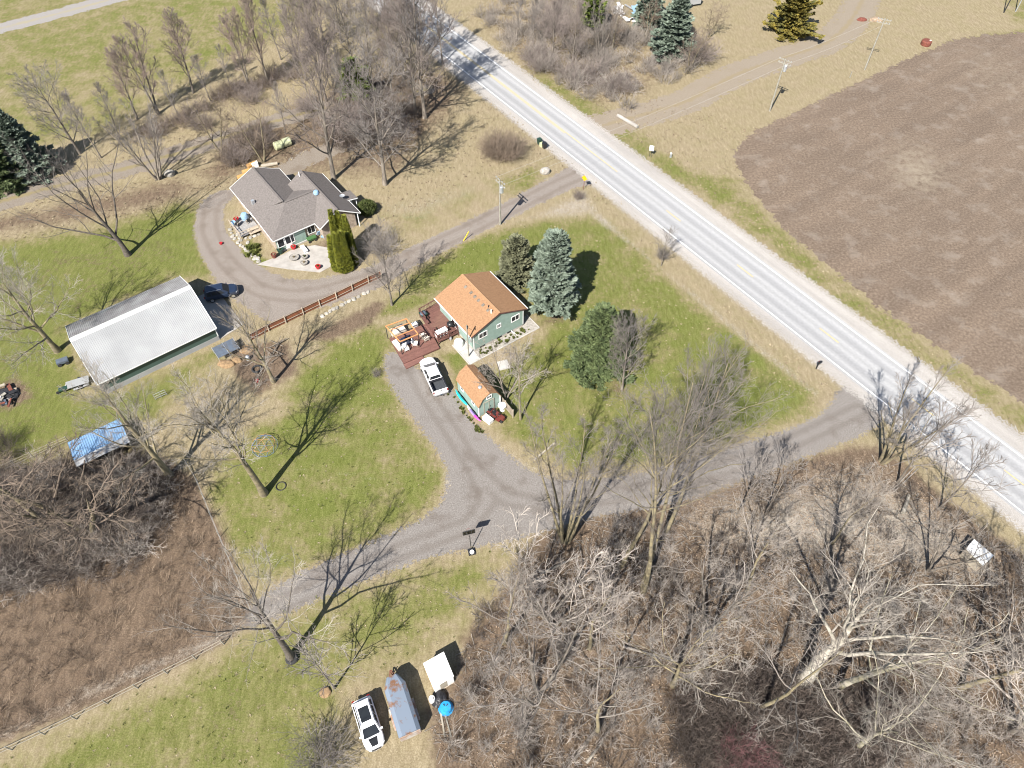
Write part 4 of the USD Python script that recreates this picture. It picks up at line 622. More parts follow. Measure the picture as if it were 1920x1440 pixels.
ever('pine', 'bright green pine top showing among the dense maples', (672, 196), 112, 2.8, 'pine_needles', 69, base=0.35, whorls=16, per=8, density=26, rough=0.3, blunt=0.4, frond=0.5, width=0.18)
ever('juniper', 'golden-green bushy cedar beside the field track', (1478, 62), -8, 3.4, 'golden_needles', 70, base=0.05, whorls=22, per=9, density=30, power=0.3, blunt=0.85, rough=0.5, frond=0.5, width=0.2)
for i, (px, py, top) in enumerate([(633, 506, 450), (644, 510, 446), (655, 506, 442), (664, 496, 446), (640, 482, 402), (650, 478, 405), (661, 478, 412)]):
    lab = ['front left cedar of the clipped row', 'second cedar from the left in the front of the clipped row', 'third cedar from the left in the front of the clipped row', 'front right cedar of the clipped row', 'tall back left cedar of the clipped row', 'back middle cedar of the clipped row', 'back right cedar of the clipped row'][i] + ' by the grey house'
    ever('arborvitae', lab, (px, py), top - 8, 0.74, 'cedar_needles', 71 + i, cat='evergreen shrub', group='clipped columnar cedars beside the grey house patio', base=0.0, whorls=30, per=12, density=70, power=0.7, blunt=0.35, rough=0.10, frond=0.24, width=0.085, droop=-1.2)
t = thing('round_shrub', 'clipped dark green round shrub at the corner of the grey house', 'shrub', G(690, 399)); obj('trunk', MB().tube((0, 0, -0.05), (0, 0, 0.7), 0.06, 0.04), 'bark', t); needle_ball(t, 81, 1.35, 1.1, 'shrub_green', 3600, 0.2)

# undergrowth: what nobody could count
def scatter(name, label, cat, area, n, protos, seed, smin, smax, keep_off=None):
    pi = UsdGeom.PointInstancer.Define(stage, path_of(name)); tag(pi.GetPrim(), label, cat, kind='stuff'); rng = np.random.default_rng(seed); rel = pi.CreatePrototypesRel(); ps = pi.GetPath().pathString
    for nm, mesh, mat in protos:
        m = usdkit.mesh(stage, f'{ps}/{nm}', mesh.out(), MAT[mat]); rel.AddTarget(m.GetPath())
    x0, y0, x1, y1 = area.bounds; pts = []
    while len(pts) < n:
        q = rng.uniform((x0, y0), (x1, y1), (n * 2, 2)); pp = shapely.points(q); ok = shapely.contains(area, pp)
        if keep_off is not None: ok &= ~shapely.contains(keep_off, pp)
        pts.extend(q[ok].tolist())
    pts = np.array(pts[:n]); s = rng.uniform(smin, smax, n); a = rng.uniform(0, math.pi, n)
    pi.CreatePositionsAttr(Vt.Vec3fArray.FromNumpy(np.c_[pts, 0 * s].astype(np.float32))); pi.CreateScalesAttr(Vt.Vec3fArray.FromNumpy(np.c_[s, s, s * rng.uniform(0.7, 1.2, n)].astype(np.float32)))
    pi.CreateOrientationsAttr(Vt.QuathArray([Gf.Quath(float(math.cos(v)), 0.0, 0.0, float(math.sin(v))) for v in a])); pi.CreateProtoIndicesAttr(Vt.IntArray.FromNumpy(rng.integers(0, len(protos), n).astype(np.int32)))
WOOD = poly([(872, 1205), (960, 1100), (1000, 1030), (1100, 985), (1200, 985), (1300, 955), (1480, 885), (1600, 855), (1650, 850), (1740, 930), (1850, 1010), (2000, 1130), (2000, 1500), (850, 1500), (815, 1340), (870, 1260)])
HUT_CLEAR = shapely.union_all([shapely.Point(*G2(1838, 1050)).buffer(2.6), shapely.Point(*G2(825, 1330)).buffer(2.0), shapely.Point(*G2(822, 1268)).buffer(2.4)])
SUNNY = poly([(1240, 970), (1480, 885), (1650, 850), (1860, 1005), (1930, 1110), (1720, 1090), (1540, 1070), (1320, 1050)])
brush = [('brush_clump', thicket(91, H=1.5, stems=16, spread=1.3, twig=6, fine=2, tr=0.012, splay=1.0), 'brush_twigs'), ('tall_brush', thicket(92, H=2.4, stems=12, spread=1.2, twig=7, fine=2, tr=0.012, splay=0.8), 'brush_twigs'), ('brown_brush', thicket(93, H=1.2, stems=18, spread=1.5, twig=6, fine=2, tr=0.011, splay=1.2), 'dark_brush')]
scatter('underbrush', 'tangle of grey and brown leafless brush on the wood floor', 'underbrush', WOOD, 360, brush, 7, 0.6, 1.35, HUT_CLEAR.union(SUNNY))
scatter('sparse_brush', 'sparse pale brush in the sunny strip between wood and road', 'underbrush', SUNNY, 40, brush[:1] + brush[2:], 18, 0.6, 1.1, HUT_CLEAR)
r8 = np.random.default_rng(8); st_ = MB()
for _ in range(9): a = r8.random() * 6.28; t_ = r8.random() * 1.2; st_.beam((0.5 * math.cos(a), 0.5 * math.sin(a), 0.05), (0.5 * math.cos(a) + t_ * math.cos(a + 1), 0.5 * math.sin(a) + t_ * math.sin(a + 1), 0.12 + 0.1 * r8.random()), 0.035, 0.03)
lf = MB()
for _ in range(26):
    c = np.r_[r8.normal(size=2) * 0.6, 0.03 + 0.05 * r8.random()]; u_ = unit(r8.normal(size=3)) * 0.10; v_ = unit(np.cross(u_, r8.normal(size=3))) * 0.07; lf.add([c - u_, c + v_, c + u_, c - v_], [[0, 1, 2], [0, 2, 3]])
scatter('leaf_litter', 'dead leaves and broken twigs strewn over the wood floor', 'leaf litter', WOOD, 1300, [('leaves', lf, 'dead_leaves'), ('sticks', st_, 'pale_twigs')], 9, 0.6, 1.3)
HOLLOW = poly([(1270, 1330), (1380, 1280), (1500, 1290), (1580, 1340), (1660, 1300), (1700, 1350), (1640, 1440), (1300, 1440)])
scatter('hollow_brush', 'dense brush coloured dark for the shade in the hollow left of the giant cottonwood', 'underbrush', HOLLOW, 150, [('hollow_clump', thicket(89, H=1.9, stems=26, spread=1.6, twig=8, fine=3, tr=0.013, splay=1.1), 'dark_brush')], 17, 0.8, 1.4)  # dark twig colour put in here to deepen the shade among the clumps
FIELD_W = poly([(-40, 925), (120, 880), (300, 870), (358, 900), (415, 1010), (470, 1150), (400, 1205), (200, 1300), (-40, 1400)])
weed = MB()
for _ in range(16): a = r8.random() * 6.28; q = r8.random() * 0.5; weed.tube((q * math.cos(a), q * math.sin(a), 0), (q * math.cos(a) * 1.8 + 0.2 * r8.normal(), q * math.sin(a) * 1.8 + 0.2 * r8.normal(), 0.35 + 0.35 * r8.random()), 0.014, 0.006, 3)
scatter('dead_weeds', 'dead brown weed stalks over the fenced field', 'weeds', FIELD_W, 1100, [('weed_stalks', weed, 'brown_twigs'), ('low_weeds', weed, 'dead_leaves')], 10, 0.5, 1.3)
DARKTH = poly([(-40, 900), (120, 875), (290, 868), (320, 920), (300, 1000), (240, 1060), (120, 1090), (-40, 1120)])
scatter('dark_thicket', 'dark tangle of brambles below the blue-roofed shed', 'brambles', DARKTH, 240, [('bramble', thicket(94, H=1.8, stems=22, spread=1.8, twig=7, fine=2, tr=0.012, splay=1.2), 'dark_brush'), ('pale_bramble', thicket(95, H=2.0, stems=14, spread=1.5, twig=7, fine=2, tr=0.011, splay=1.0), 'brush_twigs')], 11, 0.7, 1.4)
HEDGE = shapely.union_all([lane([(250, 262), (330, 235), (400, 195), (480, 165), (560, 140)], 3.2)[0], poly([(390, 300), (440, 262), (500, 238), (510, 262), (480, 296), (440, 318)]), poly([(590, 250), (660, 170), (760, 160), (800, 200), (760, 260), (640, 290)])])
scatter('hedgerow_brush', 'brown leafless brush in the hedgerow between meadow and farm track', 'brush', HEDGE, 230, [('hedge_clump', thicket(96, H=2.0, stems=18, spread=1.7, twig=7, fine=2, tr=0.013, splay=1.0), 'brown_twigs'), ('hedge_purple', thicket(97, H=1.8, stems=16, spread=1.5, twig=7, fine=2, tr=0.013, splay=1.0), 'purple_twigs')], 12, 0.7, 1.4)
THK = poly([(905, 30), (960, -20), (1130, -20), (1180, 60), (1290, 90), (1330, 130), (1230, 165), (1180, 200), (1110, 190), (1000, 140), (940, 90)])
scatter('thicket_brush', 'purple-brown brush of the thicket across the road', 'brush', THK, 230, [('thicket_clump', thicket(98, H=2.4, stems=18, spread=1.8, twig=7, fine=2, tr=0.014, splay=0.9), 'brush_twigs'), ('thicket_pale', thicket(99, H=1.8, stems=16, spread=1.5, twig=7, fine=2, tr=0.014, splay=1.1), 'brush_twigs')], 13, 0.7, 1.4)

# tufts that stand up out of the turf
def tuft_mesh(n, h, spread, seed):
    r = np.random.default_rng(seed); m = MB()
    for _ in range(n):
        a = r.random() * 6.28; q = np.array([math.cos(a), math.sin(a), 0]); p = q * spread * 0.5 * r.random(); e = p + q * spread * r.random() + [0, 0, h * (0.5 + 0.5 * r.random())]; b = np.array([-q[1], q[0], 0]) * 0.022; m.add([p - b, p + b, e], [[0, 1, 2]])
    return m
OFF = shapely.union_all([DRIVE, LOOP, TRACK, SH.buffer(0.2), FIELD, WOOD, FIELD_W, Polygon([(HX, HY) for HX, HY in [G2(700, 640), G2(880, 740), G2(1030, 620), G2(900, 500)]]).buffer(1.0), poly([(420, 360), (520, 300), (700, 370), (700, 510), (480, 510)]), poly([(110, 610), (340, 515), (460, 560), (420, 650), (200, 750)])])
LAWNS = shapely.union_all([poly(GREEN[k][0]) for k in (2, 5, 11, 19)]).difference(OFF).intersection(poly([(0, 350), (1600, 350), (1700, 800), (900, 1440), (0, 1440)]))
DRY = poly([(680, 350), (1000, 120), (1130, 330), (1300, 520), (1580, 740), (1530, 750), (1250, 490), (1120, 390), (900, 330), (720, 440)]).union(poly([(940, 130), (1150, 160), (1420, 240), (1380, 330), (1440, 420), (1900, 760), (1900, 800), (1400, 420), (1100, 190)])).union(poly([(0, 330), (400, 240), (620, 200), (600, 280), (300, 400), (0, 460)])).difference(OFF)
scatter('grass_tufts', 'small green and yellowing grass tufts standing out of the lawns', 'grass', LAWNS, 2300, [('green_tuft', tuft_mesh(14, 0.16, 0.16, 1), 'weed_green'), ('yellow_tuft', tuft_mesh(12, 0.14, 0.18, 2), 'straw')], 21, 0.4, 1.15)
scatter('dry_grass_tufts', 'bleached dry grass tufts on the rough ground along the road and track', 'dry grass', DRY, 3000, [('dry_tuft', tuft_mesh(18, 0.30, 0.24, 3), 'straw'), ('brown_tuft', tuft_mesh(16, 0.26, 0.22, 4), 'dead_leaves')], 22, 0.35, 1.05)

# ---------------------------------------------------------------- buildings
def window(parent, o, along, up, w, h, depth=0.05, sashes=2, frame='white_trim', name='window', out=None):
    """a window on a wall: frame with one pane per sash; O: lower left corner, ALONG, UP: unit vectors in the wall, OUT: its outside"""
    o, a, u = np.array(o, float), np.array(along, float), np.array(up, float); n = np.cross(a, u) if out is None else np.array(out, float)
    fr = MB(); b = 0.10
    def bar(x0, x1, y0, y1, d0, d1): fr.hull([o + a * x + u * y + n * d for x in (x0, x1) for y in (y0, y1) for d in (d0, d1)])
    bar(-b, w + b, -b, 0, -0.02, depth); bar(-b, w + b, h, h + b, -0.02, depth); bar(-b, 0, 0, h, -0.02, depth - 0.004); bar(w, w + b, 0, h, -0.02, depth - 0.004)
    for k in range(1, sashes): bar(w * k / sashes - 0.03, w * k / sashes + 0.03, 0, h, -0.02, depth - 0.01)
    t = obj(name, fr, frame, parent)
    for k in range(sashes):
        x0, x1 = w * k / sashes + (0.03 if k else 0), w * (k + 1) / sashes - (0.03 if k < sashes - 1 else 0)
        obj('pane', MB().hull([o + a * x + u * y + n * d for x in (x0, x1) for y in (0, h) for d in (-0.02, 0.012)]), 'glass', t)
    return t
X3, Y3, Z3 = np.eye(3)
def gable_walls(W, L, e, r, axis='y'):
    """walls of a gabled block: width W along x, length L along y, ridge along y"""
    m = trimesh.creation.extrude_polygon(Polygon([(0, 0), (W, 0), (W, e), (W / 2, r), (0, e)]), L, engine='earcut'); v = np.array(m.vertices)
    return MB().add(np.c_[v[:, 0], L - v[:, 2], v[:, 1]], m.faces)

# --- green house -------------------------------------------------------------
HX, HY, HA, HW, HL, HE, HR, HOV, HOG = -4.953, 61.957, 0.62, 7.908, 8.406, 3.30, 4.90, 0.52, 0.22
house = thing('green_house', 'sage green house with orange-brown shingle roof and white windows', 'house', (HX, HY, 0), HA)
obj('foundation', MB().span((0.03, 0.03, -0.1), (HW - 0.03, HL - 0.03, 0.42)), 'pale_concrete', house)
obj('wall', gable_walls(HW, HL, HE - 0.34, HR - 0.34).moved((0, 0, 0.34)), 'green_siding', house)
k = (HR - HE) / (HW / 2)
def slope(lo, hi): return lo
for s in (0, 1):
    ex, ez = (-HOV, HE - HOV * k) if s == 0 else (HW + HOV, HE - HOV * k); q = [(ex, -HOG, ez), (HW / 2, -HOG, HR), (HW / 2, HL + HOG, HR), (ex, HL + HOG, ez)]
    if s == 0: q = q[::-1]
    q = [np.array(p) + [0, 0, 0.14] for p in q]
    q = q if np.cross(q[1] - q[0], q[2] - q[0])[2] > 0 else q[::-1]
    obj('roof_slope', MB().slab(q, 0.13), 'orange_shingles', house)
    obj('gutter', MB().beam((ex + (-0.06 if s == 0 else 0.06), -HOG, ez + 0.06), (ex + (-0.06 if s == 0 else 0.06), HL + HOG, ez + 0.06), 0.12, 0.11), 'white_trim', house)
    for y in (-HOG - 0.012, HL + HOG + 0.012): obj('rake_board', MB().beam((ex, y, ez + 0.03), (HW / 2, y, HR + 0.03), 0.03, 0.18), 'deck_rail', house)
obj('ridge_cap', MB().beam((HW / 2, -HOG, HR + 0.15), (HW / 2, HL + HOG, HR + 0.15), 0.34, 0.05), 'orange_ridge', house)
for x in (0.0, HW): obj('corner_board', MB().span((x - 0.05, -0.025, 0.40), (x + 0.05, 0.06, HE - 0.05)), 'white_trim', house)
for u, z, w, h in ((0.86, 1.92, 1.16, 0.84), (3.72, 2.19, 0.50, 0.56), (6.03, 1.92, 1.16, 0.84)): window(house, (u, 0, z), X3, Z3, w, h, out=-Y3)
for y, w in ((1.6, 0.6), (7.0, 0.9)): window(house, (0, y, 1.95), Y3, Z3, w, 0.9, out=-X3)
dr = obj('door', MB().span((-0.05, 3.6, 0.62), (0.02, 5.4, 2.72)), 'white_trim', house); obj('pane', MB().span((-0.065, 3.75, 0.9), (-0.03, 4.45, 2.6)), 'glass', dr); obj('pane', MB().span((-0.065, 4.55, 0.9), (-0.03, 5.25, 2.6)), 'glass', dr)
for i, y in enumerate((1.3, 2.45, 3.5, 4.35, 5.25, 6.6)):
    x = HW / 2 - 0.75; z = HR - 0.75 * k + 0.14; obj('roof_vent', MB().hull([(x + a, y + b, z + c) for a in (-0.2, 0.2) for b in (-0.2, 0.2) for c in (-0.08 + a * 0.4, 0.02 + a * 0.4)] + [(x + a, y + b, z + 0.10 + a * 0.3) for a in (-0.13, 0.13) for b in (-0.13, 0.13)]), 'bark', house)
obj('vent_pipe', MB().tube((HW / 2 - 0.7, 0.62, HR - 0.35), (HW / 2 - 0.7, 0.62, HR + 0.45), 0.075, 0.075), 'white_trim', house)
obj('vent_pipe', MB().tube((HW / 2 - 0.45, 1.62, HR - 0.35), (HW / 2 - 0.45, 1.62, HR + 0.28), 0.06, 0.06), 'dark_metal', house)
for u in (0.9, 3.6, 5.3): obj('basement_window', MB().span((u, -0.02, 0.12), (u + 0.8, 0.06, 0.36)), 'glass', house)
obj('meter_box', MB().span((-0.14, 0.5, 1.4), (0.0, 0.8, 1.9)), 'galvanised', house)
obj('downspout', MB().beam((1.0 + 4.9, -0.05, 0.35), (1.0 + 5.25, -1.0, 0.06), 0.10, 0.08), 'white_trim', house)
# concrete walk and pad at the house, and the planting bed kept in by a pale kerb
def house_pt(x, y, z=0.0): return np.array([HX + x * math.cos(HA) - y * math.sin(HA), HY + x * math.sin(HA) + y * math.cos(HA), z])
walk = tag(UsdGeom.Xform.Define(stage, path_of('house_walk')).GetPrim(), kind='structure')
for y0, y1 in ((-1.55, 0.95), (0.98, 2.6)): structure('paving_slab', MB().prism([house_pt(*p)[:2] for p in ((-1.75, y0), (-0.02, y0), (-0.02, y1), (-1.75, y1))], 0.0, 0.06), 'pale_concrete', walk)
structure('planting_bed', MB().prism([house_pt(*p)[:2] for p in ((0.0, -1.45), (HW + 1.5, -1.45), (HW + 1.5, 1.3), (HW + 0.03, 1.3), (HW + 0.03, -0.03), (0.0, -0.03))], 0.0, 0.035), MAT['lane_gravel'] if False else 'stone')
for a, b in (((-1.8, -1.58), (HW + 1.6, -1.58)), ((HW + 1.6, -1.58), (HW + 1.6, 1.35)), ((-1.8, -1.58), (-1.8, 2.6))): structure('kerb', MB().beam(house_pt(*a, 0.05), house_pt(*b, 0.05), 0.12, 0.12), 'pale_concrete', walk)
rr = np.random.default_rng(3)
FORMS['tuft'] = form('form_tuft'); tf = MB()
for _ in range(60):
    a = rr.random() * 6.28; t_ = rr.random(); q = np.array([math.cos(a), math.sin(a), 0]); p = q * 0.16 * rr.random(); e = p + q * 0.18 * t_ + [0, 0, 0.30 - 0.12 * t_]; b = np.array([-q[1], q[0], 0]) * 0.045; tf.add([p - b, p + b, e], [[0, 1, 2]])
obj('leaves', tf, 'weed_green', FORMS['tuft'])
for i in range(44):
    u = 0.4 + rr.random() * 7.8; v = -1.3 + rr.random() * 1.05
    copy(FORMS['tuft'].GetPath(), 'garden_plant', 'small green leafy plant in the pale bed along the green house', 'plant', house_pt(u, v, 0.03), rr.random() * 6, 'plants in the bed along the green house', 0.45 + 0.7 * rr.random())
# --- deck of the green house -------------------------------------------------
def deck_pt(px, py, z): return G(px, py, z)
deck = thing('deck', 'two-level red-brown timber deck with railings beside the green house', 'deck', G(790, 640))
DO = np.array(G(790, 640))
def boards(corners, z, n, mat='deck_wood', t=0.04):
    """planks from edge 0-1 to edge 3-2, N of them, laid side by side, and a rim below"""
    c = [np.array([*p, z]) - DO for p in corners]
    for i in range(n):
        f0, f1 = i / n + 0.004, (i + 1) / n - 0.004; q = [c[0] + (c[1] - c[0]) * f0, c[0] + (c[1] - c[0]) * f1, c[3] + (c[2] - c[3]) * f1, c[3] + (c[2] - c[3]) * f0]
        q = q if np.cross(q[1] - q[0], q[2] - q[0])[2] > 0 else q[::-1]
        obj('plank', MB().slab(q, t), mat, deck)
    m = MB()
    for a, b in zip(c, c[1:] + c[:1]): m.beam(a - [0, 0, t + 0.10], b - [0, 0, t + 0.10], 0.05, 0.20)
    obj('rim', m, 'deck_rail', deck)
ZL, ZU = 0.32, 0.72
low = [G2(730, 634, ZL), G2(757, 681, ZL), G2(824, 652, ZL), G2(799, 606, ZL)]; boards(low, ZL, 34)
upp = [G2(786, 588, ZU), G2(822, 640, ZU), G2(860, 622, ZU), G2(824, 566, ZU)]; boards(upp, ZU, 40)
stp = [G2(757, 683, 0.16), G2(762, 691, 0.16), G2(797, 674, 0.16), G2(792, 667, 0.16)]; boards(stp, 0.16, 3)
def rail(pts, z, h=0.95, balusters=True, mat='deck_rail'):
    pts = [np.array(G(px, py, z)) - DO for px, py in pts]; top = MB()
    for a, b in zip(pts, pts[1:]):
        top.beam(a + [0, 0, h], b + [0, 0, h], 0.14, 0.05); top.beam(a + [0, 0, 0.18], b + [0, 0, 0.18], 0.05, 0.09)
        n = max(int(np.linalg.norm(b - a) / 0.22), 1)
        for i in range(1, n): q = a + (b - a) * i / n; top.beam(q + [0, 0, 0.18], q + [0, 0, h], 0.035, 0.035)
    obj('railing', top, mat, deck)
    for p in pts: obj('post', MB().beam(p + [0, 0, -z + 0.0], p + [0, 0, h + 0.08], 0.11, 0.11), mat, deck)
rail([(823, 567), (805, 578), (787, 588), (799, 604)], ZU); rail([(812, 627), (822, 639), (842, 631), (859, 622)], ZU)
obj('bench', MB().beam(G(789, 592, ZU) - DO + [0, 0, 0.45], G(803, 610, ZU) - DO + [0, 0, 0.45], 0.45, 0.06), 'deck_rail', deck)
obj('bench', MB().beam(G(813, 618, ZU) - DO + [0, 0, 0.42], G(824, 634, ZU) - DO + [0, 0, 0.42], 0.42, 0.06), 'deck_rail', deck)
for i in range(2): obj('stair', MB().beam(G(799 + 1 - 5 * i, 612 + 3 * i, 0.55 - 0.14 * i) - DO, G(812 + 1 - 5 * i, 632 + 3 * i, 0.55 - 0.14 * i) - DO, 0.32, 0.05), 'deck_wood', deck)
# timber frame over the seats
perg = [np.array([*G2(px, py, 2.75), 0]) for px, py in ((723, 612), (762, 598), (784, 627), (750, 641))]; pc = np.mean(perg, 0)
gz = thing('pergola', 'open orange timber pergola frame over the deck seats', 'pergola', (pc[0], pc[1], ZL)); pl = [p - pc for p in perg]
for p in pl: obj('post', MB().beam(p, p + [0, 0, 2.4], 0.09, 0.09), 'dark_metal', gz)
for i in range(4): obj('beam', MB().beam(pl[i] + [0, 0, 2.45 + 0.004 * i], pl[(i + 1) % 4] + [0, 0, 2.45 + 0.004 * i], 0.13, 0.13), 'cedar_beam', gz)
for f in (0.3, 0.72): obj('rafter', MB().beam(pl[0] + (pl[3] - pl[0]) * f + [0, 0, 2.58], pl[1] + (pl[2] - pl[1]) * f + [0, 0, 2.58], 0.09, 0.10), 'cedar_beam', gz)
def at_deck(px, py, z=ZL): return G(px, py, z)
def chair(label, px, py, rz, z=ZL, mat='white_cloth', group='cream cushioned chairs on the deck', w=0.66):
    t = thing('patio_chair', label, 'chair', G(px, py, z), rz, group)
    obj('seat', MB().span((-w / 2, -w / 2, 0.30), (w / 2, w / 2, 0.44)), mat, t); obj('backrest', MB().hull([(x, y, zz) for x in (-w / 2, w / 2) for y, zz in ((-w / 2, 0.44), (-w / 2 + 0.13, 0.44), (-w / 2 - 0.16, 0.95), (-w / 2 - 0.05, 0.97))]), mat, t)
    for s in (-1, 1):
        obj('armrest', MB().span((s * w / 2 - 0.04, -w / 2, 0.56), (s * w / 2 + 0.04, w / 2 - 0.05, 0.61)), 'plank', t)
        for y in (-w / 2 + 0.04, w / 2 - 0.06): obj('leg', MB().beam((s * w / 2, y, 0), (s * w / 2, y, 0.56), 0.05, 0.05), 'plank', t)
    return t
sofa = thing('patio_sofa', 'beige three-seat outdoor sofa under the pergola frame', 'sofa', at_deck(747, 624), 0.60)
obj('base', MB().span((-1.05, -0.42, 0.05), (1.05, 0.42, 0.28)), 'plank', sofa)
for i in range(3): obj('seat_cushion', MB().span((-1.03 + 0.69 * i, -0.40, 0.28), (-0.36 + 0.69 * i, 0.42, 0.44)), 'cushion', sofa); obj('back_cushion', MB().hull([(x, y, z) for x in (-1.02 + 0.69 * i, -0.37 + 0.69 * i) for y, z in ((0.20, 0.44), (0.42, 0.44), (0.38, 0.84), (0.50, 0.84))]), 'cushion', sofa)
lounge = thing('daybed', 'long white cushioned bench at the outer edge of the deck', 'bench', at_deck(746, 650), -0.95)
obj('base', MB().span((-0.95, -0.33, 0.04), (0.95, 0.33, 0.26)), 'plank', lounge)
for i in range(2): obj('cushion', MB().span((-0.93 + 0.94 * i, -0.33, 0.26), (-0.01 + 0.94 * i, 0.33, 0.42)), 'white_cloth', lounge)
rug = obj('rug', MB().box((0, 0, 0), (2.5, 1.5, 0.02), 0.60).moved(at_deck(758, 641, ZL + 0.012)), 'navy_rug'); tag(rug, 'dark navy rug between the seats on the deck', 'rug')
tb = thing('coffee_table', 'low dark table with white end on the navy rug', 'table', at_deck(761, 638), 0.60); obj('top', MB().span((-0.55, -0.32, 0.36), (0.55, 0.32, 0.41)), 'navy_paint', tb)
for sx in (-0.48, 0.48):
    for sy in (-0.26, 0.26): obj('leg', MB().beam((sx, sy, 0), (sx, sy, 0.36), 0.05, 0.05), 'dark_metal', tb)
chair('white deck chair nearest the truck, seen from its back', 762, 657, -2.6); chair('white deck chair between the bench and the steps', 779, 647, -1.6); chair('cream chair in the middle of the lower deck next to the rail', 793, 632, 0.6, mat='cushion'); chair('cream chair at the foot of the deck stairs', 799, 638, 0.6, mat='cushion')
cb = thing('cooler', 'white lidded cooler box at the top corner of the lower deck', 'cooler', at_deck(778, 611), 0.6); obj('body', MB().span((-0.38, -0.25, 0), (0.38, 0.25, 0.40)), 'white_cloth', cb); obj('lid', MB().span((-0.40, -0.27, 0.40), (0.40, 0.27, 0.50)), 'white_trim', cb)
st2 = thing('outdoor_counter', 'white-topped serving counter at the upper deck railing', 'counter', G(828, 629, ZU), 0.62); obj('top', MB().span((-0.85, -0.36, 0.88), (0.85, 0.36, 0.96)), 'white_trim', st2)
for x in (-0.75, -0.25, 0.25, 0.75): obj('leg', MB().span((x - 0.07, -0.30, 0), (x + 0.07, 0.30, 0.88)), 'white_cloth', st2)
gr = thing('barbecue', 'round lidded black barbecue on the upper deck', 'barbecue', G(845, 616, ZU)); obj('bowl', MB().lathe([(0, 0.55), (0.30, 0.60), (0.46, 0.82), (0.46, 0.9), (0, 0.9)]), 'black_paint', gr); obj('lid', MB().lathe([(0.47, 0.9), (0.44, 1.05), (0.28, 1.2), (0, 1.25)]), 'black_paint', gr, smooth=50)
for a in (0.3, 2.4, 4.5): obj('leg', MB().tube((0.15 * math.cos(a), 0.15 * math.sin(a), 0.62), (0.42 * math.cos(a), 0.42 * math.sin(a), 0), 0.025), 'dark_metal', gr)
pg = thing('planter', 'dark green covered planter at the deck corner', 'planter', G(794, 593, ZU), 0.6); obj('tub', MB().hull([(x * s_, y * s_, z) for s_, z in ((0.34, 0), (0.46, 0.6)) for x in (-1, 1) for y in (-1, 1)]), 'dark_green', pg); obj('cover', MB().lathe([(0.44, 0.6), (0.36, 0.72), (0, 0.78)], n=10), 'slate_panel', pg)
pt = thing('gas_bottle', 'silver round gas bottle below the upper deck', 'gas bottle', G(845, 637)); obj('tank', MB().lathe([(0, 0.0), (0.16, 0.02), (0.19, 0.12), (0.19, 0.38), (0.14, 0.46), (0, 0.48)]), 'galvanised', pt, smooth=40); obj('valve_ring', MB().lathe([(0.11, 0.46), (0.11, 0.58), (0.09, 0.58), (0.09, 0.46)]), 'galvanised', pt)
wb = obj('round_table_cover', MB().lathe([(0.62, 0.02), (0.66, 0.35), (0.55, 0.72), (0, 0.80)], n=20), 'white_cloth', smooth=40); tag(wb, 'white covered round table on the concrete walk by the house', 'table cover'); UsdGeom.Xformable(wb).AddTranslateOp().Set(Gf.Vec3d(*house_pt(-1.05, 2.15, 0.06)))
sp = thing('service_pole', 'thin grey service pole at the near corner of the green house', 'pole', G(879, 668)); obj('pole', MB().tube((0, 0, -0.2), (0, 0, 5.9), 0.10, 0.08, 10), 'pole_wood', sp, smooth=True); obj('insulator', MB().span((0.06, -0.25, 5.45), (0.16, 0.25, 5.60)), 'dark_metal', sp); obj('cable', MB().tube((0, 0, 5.6), house_pt(0.4, 0.4, HE) - G(879, 668), 0.018, 0.018, 5), 'black_paint', sp)
# --- gambrel shed ------------------------------------------------------------
SX, SY, SA, SW, SL = -4.01, 51.216, 0.59, 3.097, 5.02; SE, SM, SMX, SR = 2.25, 3.25, 0.50, 3.86
shed = thing('gambrel_shed', 'small sage green barn-style shed with curved orange-brown roof', 'shed', (SX, SY, 0), SA)
prof = [(0, SE), (SMX, SM), (SW / 2, SR), (SW - SMX, SM), (SW, SE)]
m = trimesh.creation.extrude_polygon(Polygon([(0, 0.12), (SW, 0.12)] + [(a, b - 0.05) for a, b in prof[::-1]]), SL - 0.06, engine='earcut'); v = np.array(m.vertices); obj('wall', MB().add(np.c_[v[:, 0], SL - 0.03 - v[:, 2], v[:, 1]], m.faces), 'green_siding', shed)
obj('floor_skid', MB().span((0.05, 0.05, 0), (SW - 0.05, SL - 0.05, 0.12)), 'plank', shed)
pe = [(-0.12, SE - 0.16)] + prof[1:4] + [(SW + 0.12, SE - 0.16)]
for (a, b), (c, d) in zip(pe, pe[1:]):
    q = [(a, -0.14, b), (c, -0.14, d), (c, SL + 0.14, d), (a, SL + 0.14, b)]; q = [np.array(p) + [0, 0, 0.06] for p in q]; obj('roof_slope', MB().slab(q if np.cross(q[1] - q[0], q[2] - q[0])[2] > 0 else q[::-1], 0.07), 'orange_shingles', shed)
d = obj('door', MB().span((0.80, -0.035, 0.18), (2.10, 0.02, 2.35)), 'green_siding', shed); fr = MB()
for a, b in (((0.74, 0.18), (0.74, 2.42)), ((2.16, 0.18), (2.16, 2.42)), ((0.70, 2.38), (2.20, 2.38)), ((1.45, 0.18), (1.45, 2.35))): fr.beam((a[0], -0.03, a[1]), (b[0], -0.03, b[1]), 0.07, 0.07)
obj('door_frame', fr, 'fence_tape', d); obj('handle', MB().span((1.55, -0.09, 1.2), (1.60, -0.03, 1.4)), 'dark_metal', d)
window(shed, (1.22, -0.03, 2.90), X3, Z3, 0.54, 0.46, out=-Y3)
for y in (1.0, 3.6): window(shed, (0, y, 1.4), Y3, Z3, 0.45, 0.5, sashes=1, out=-X3)
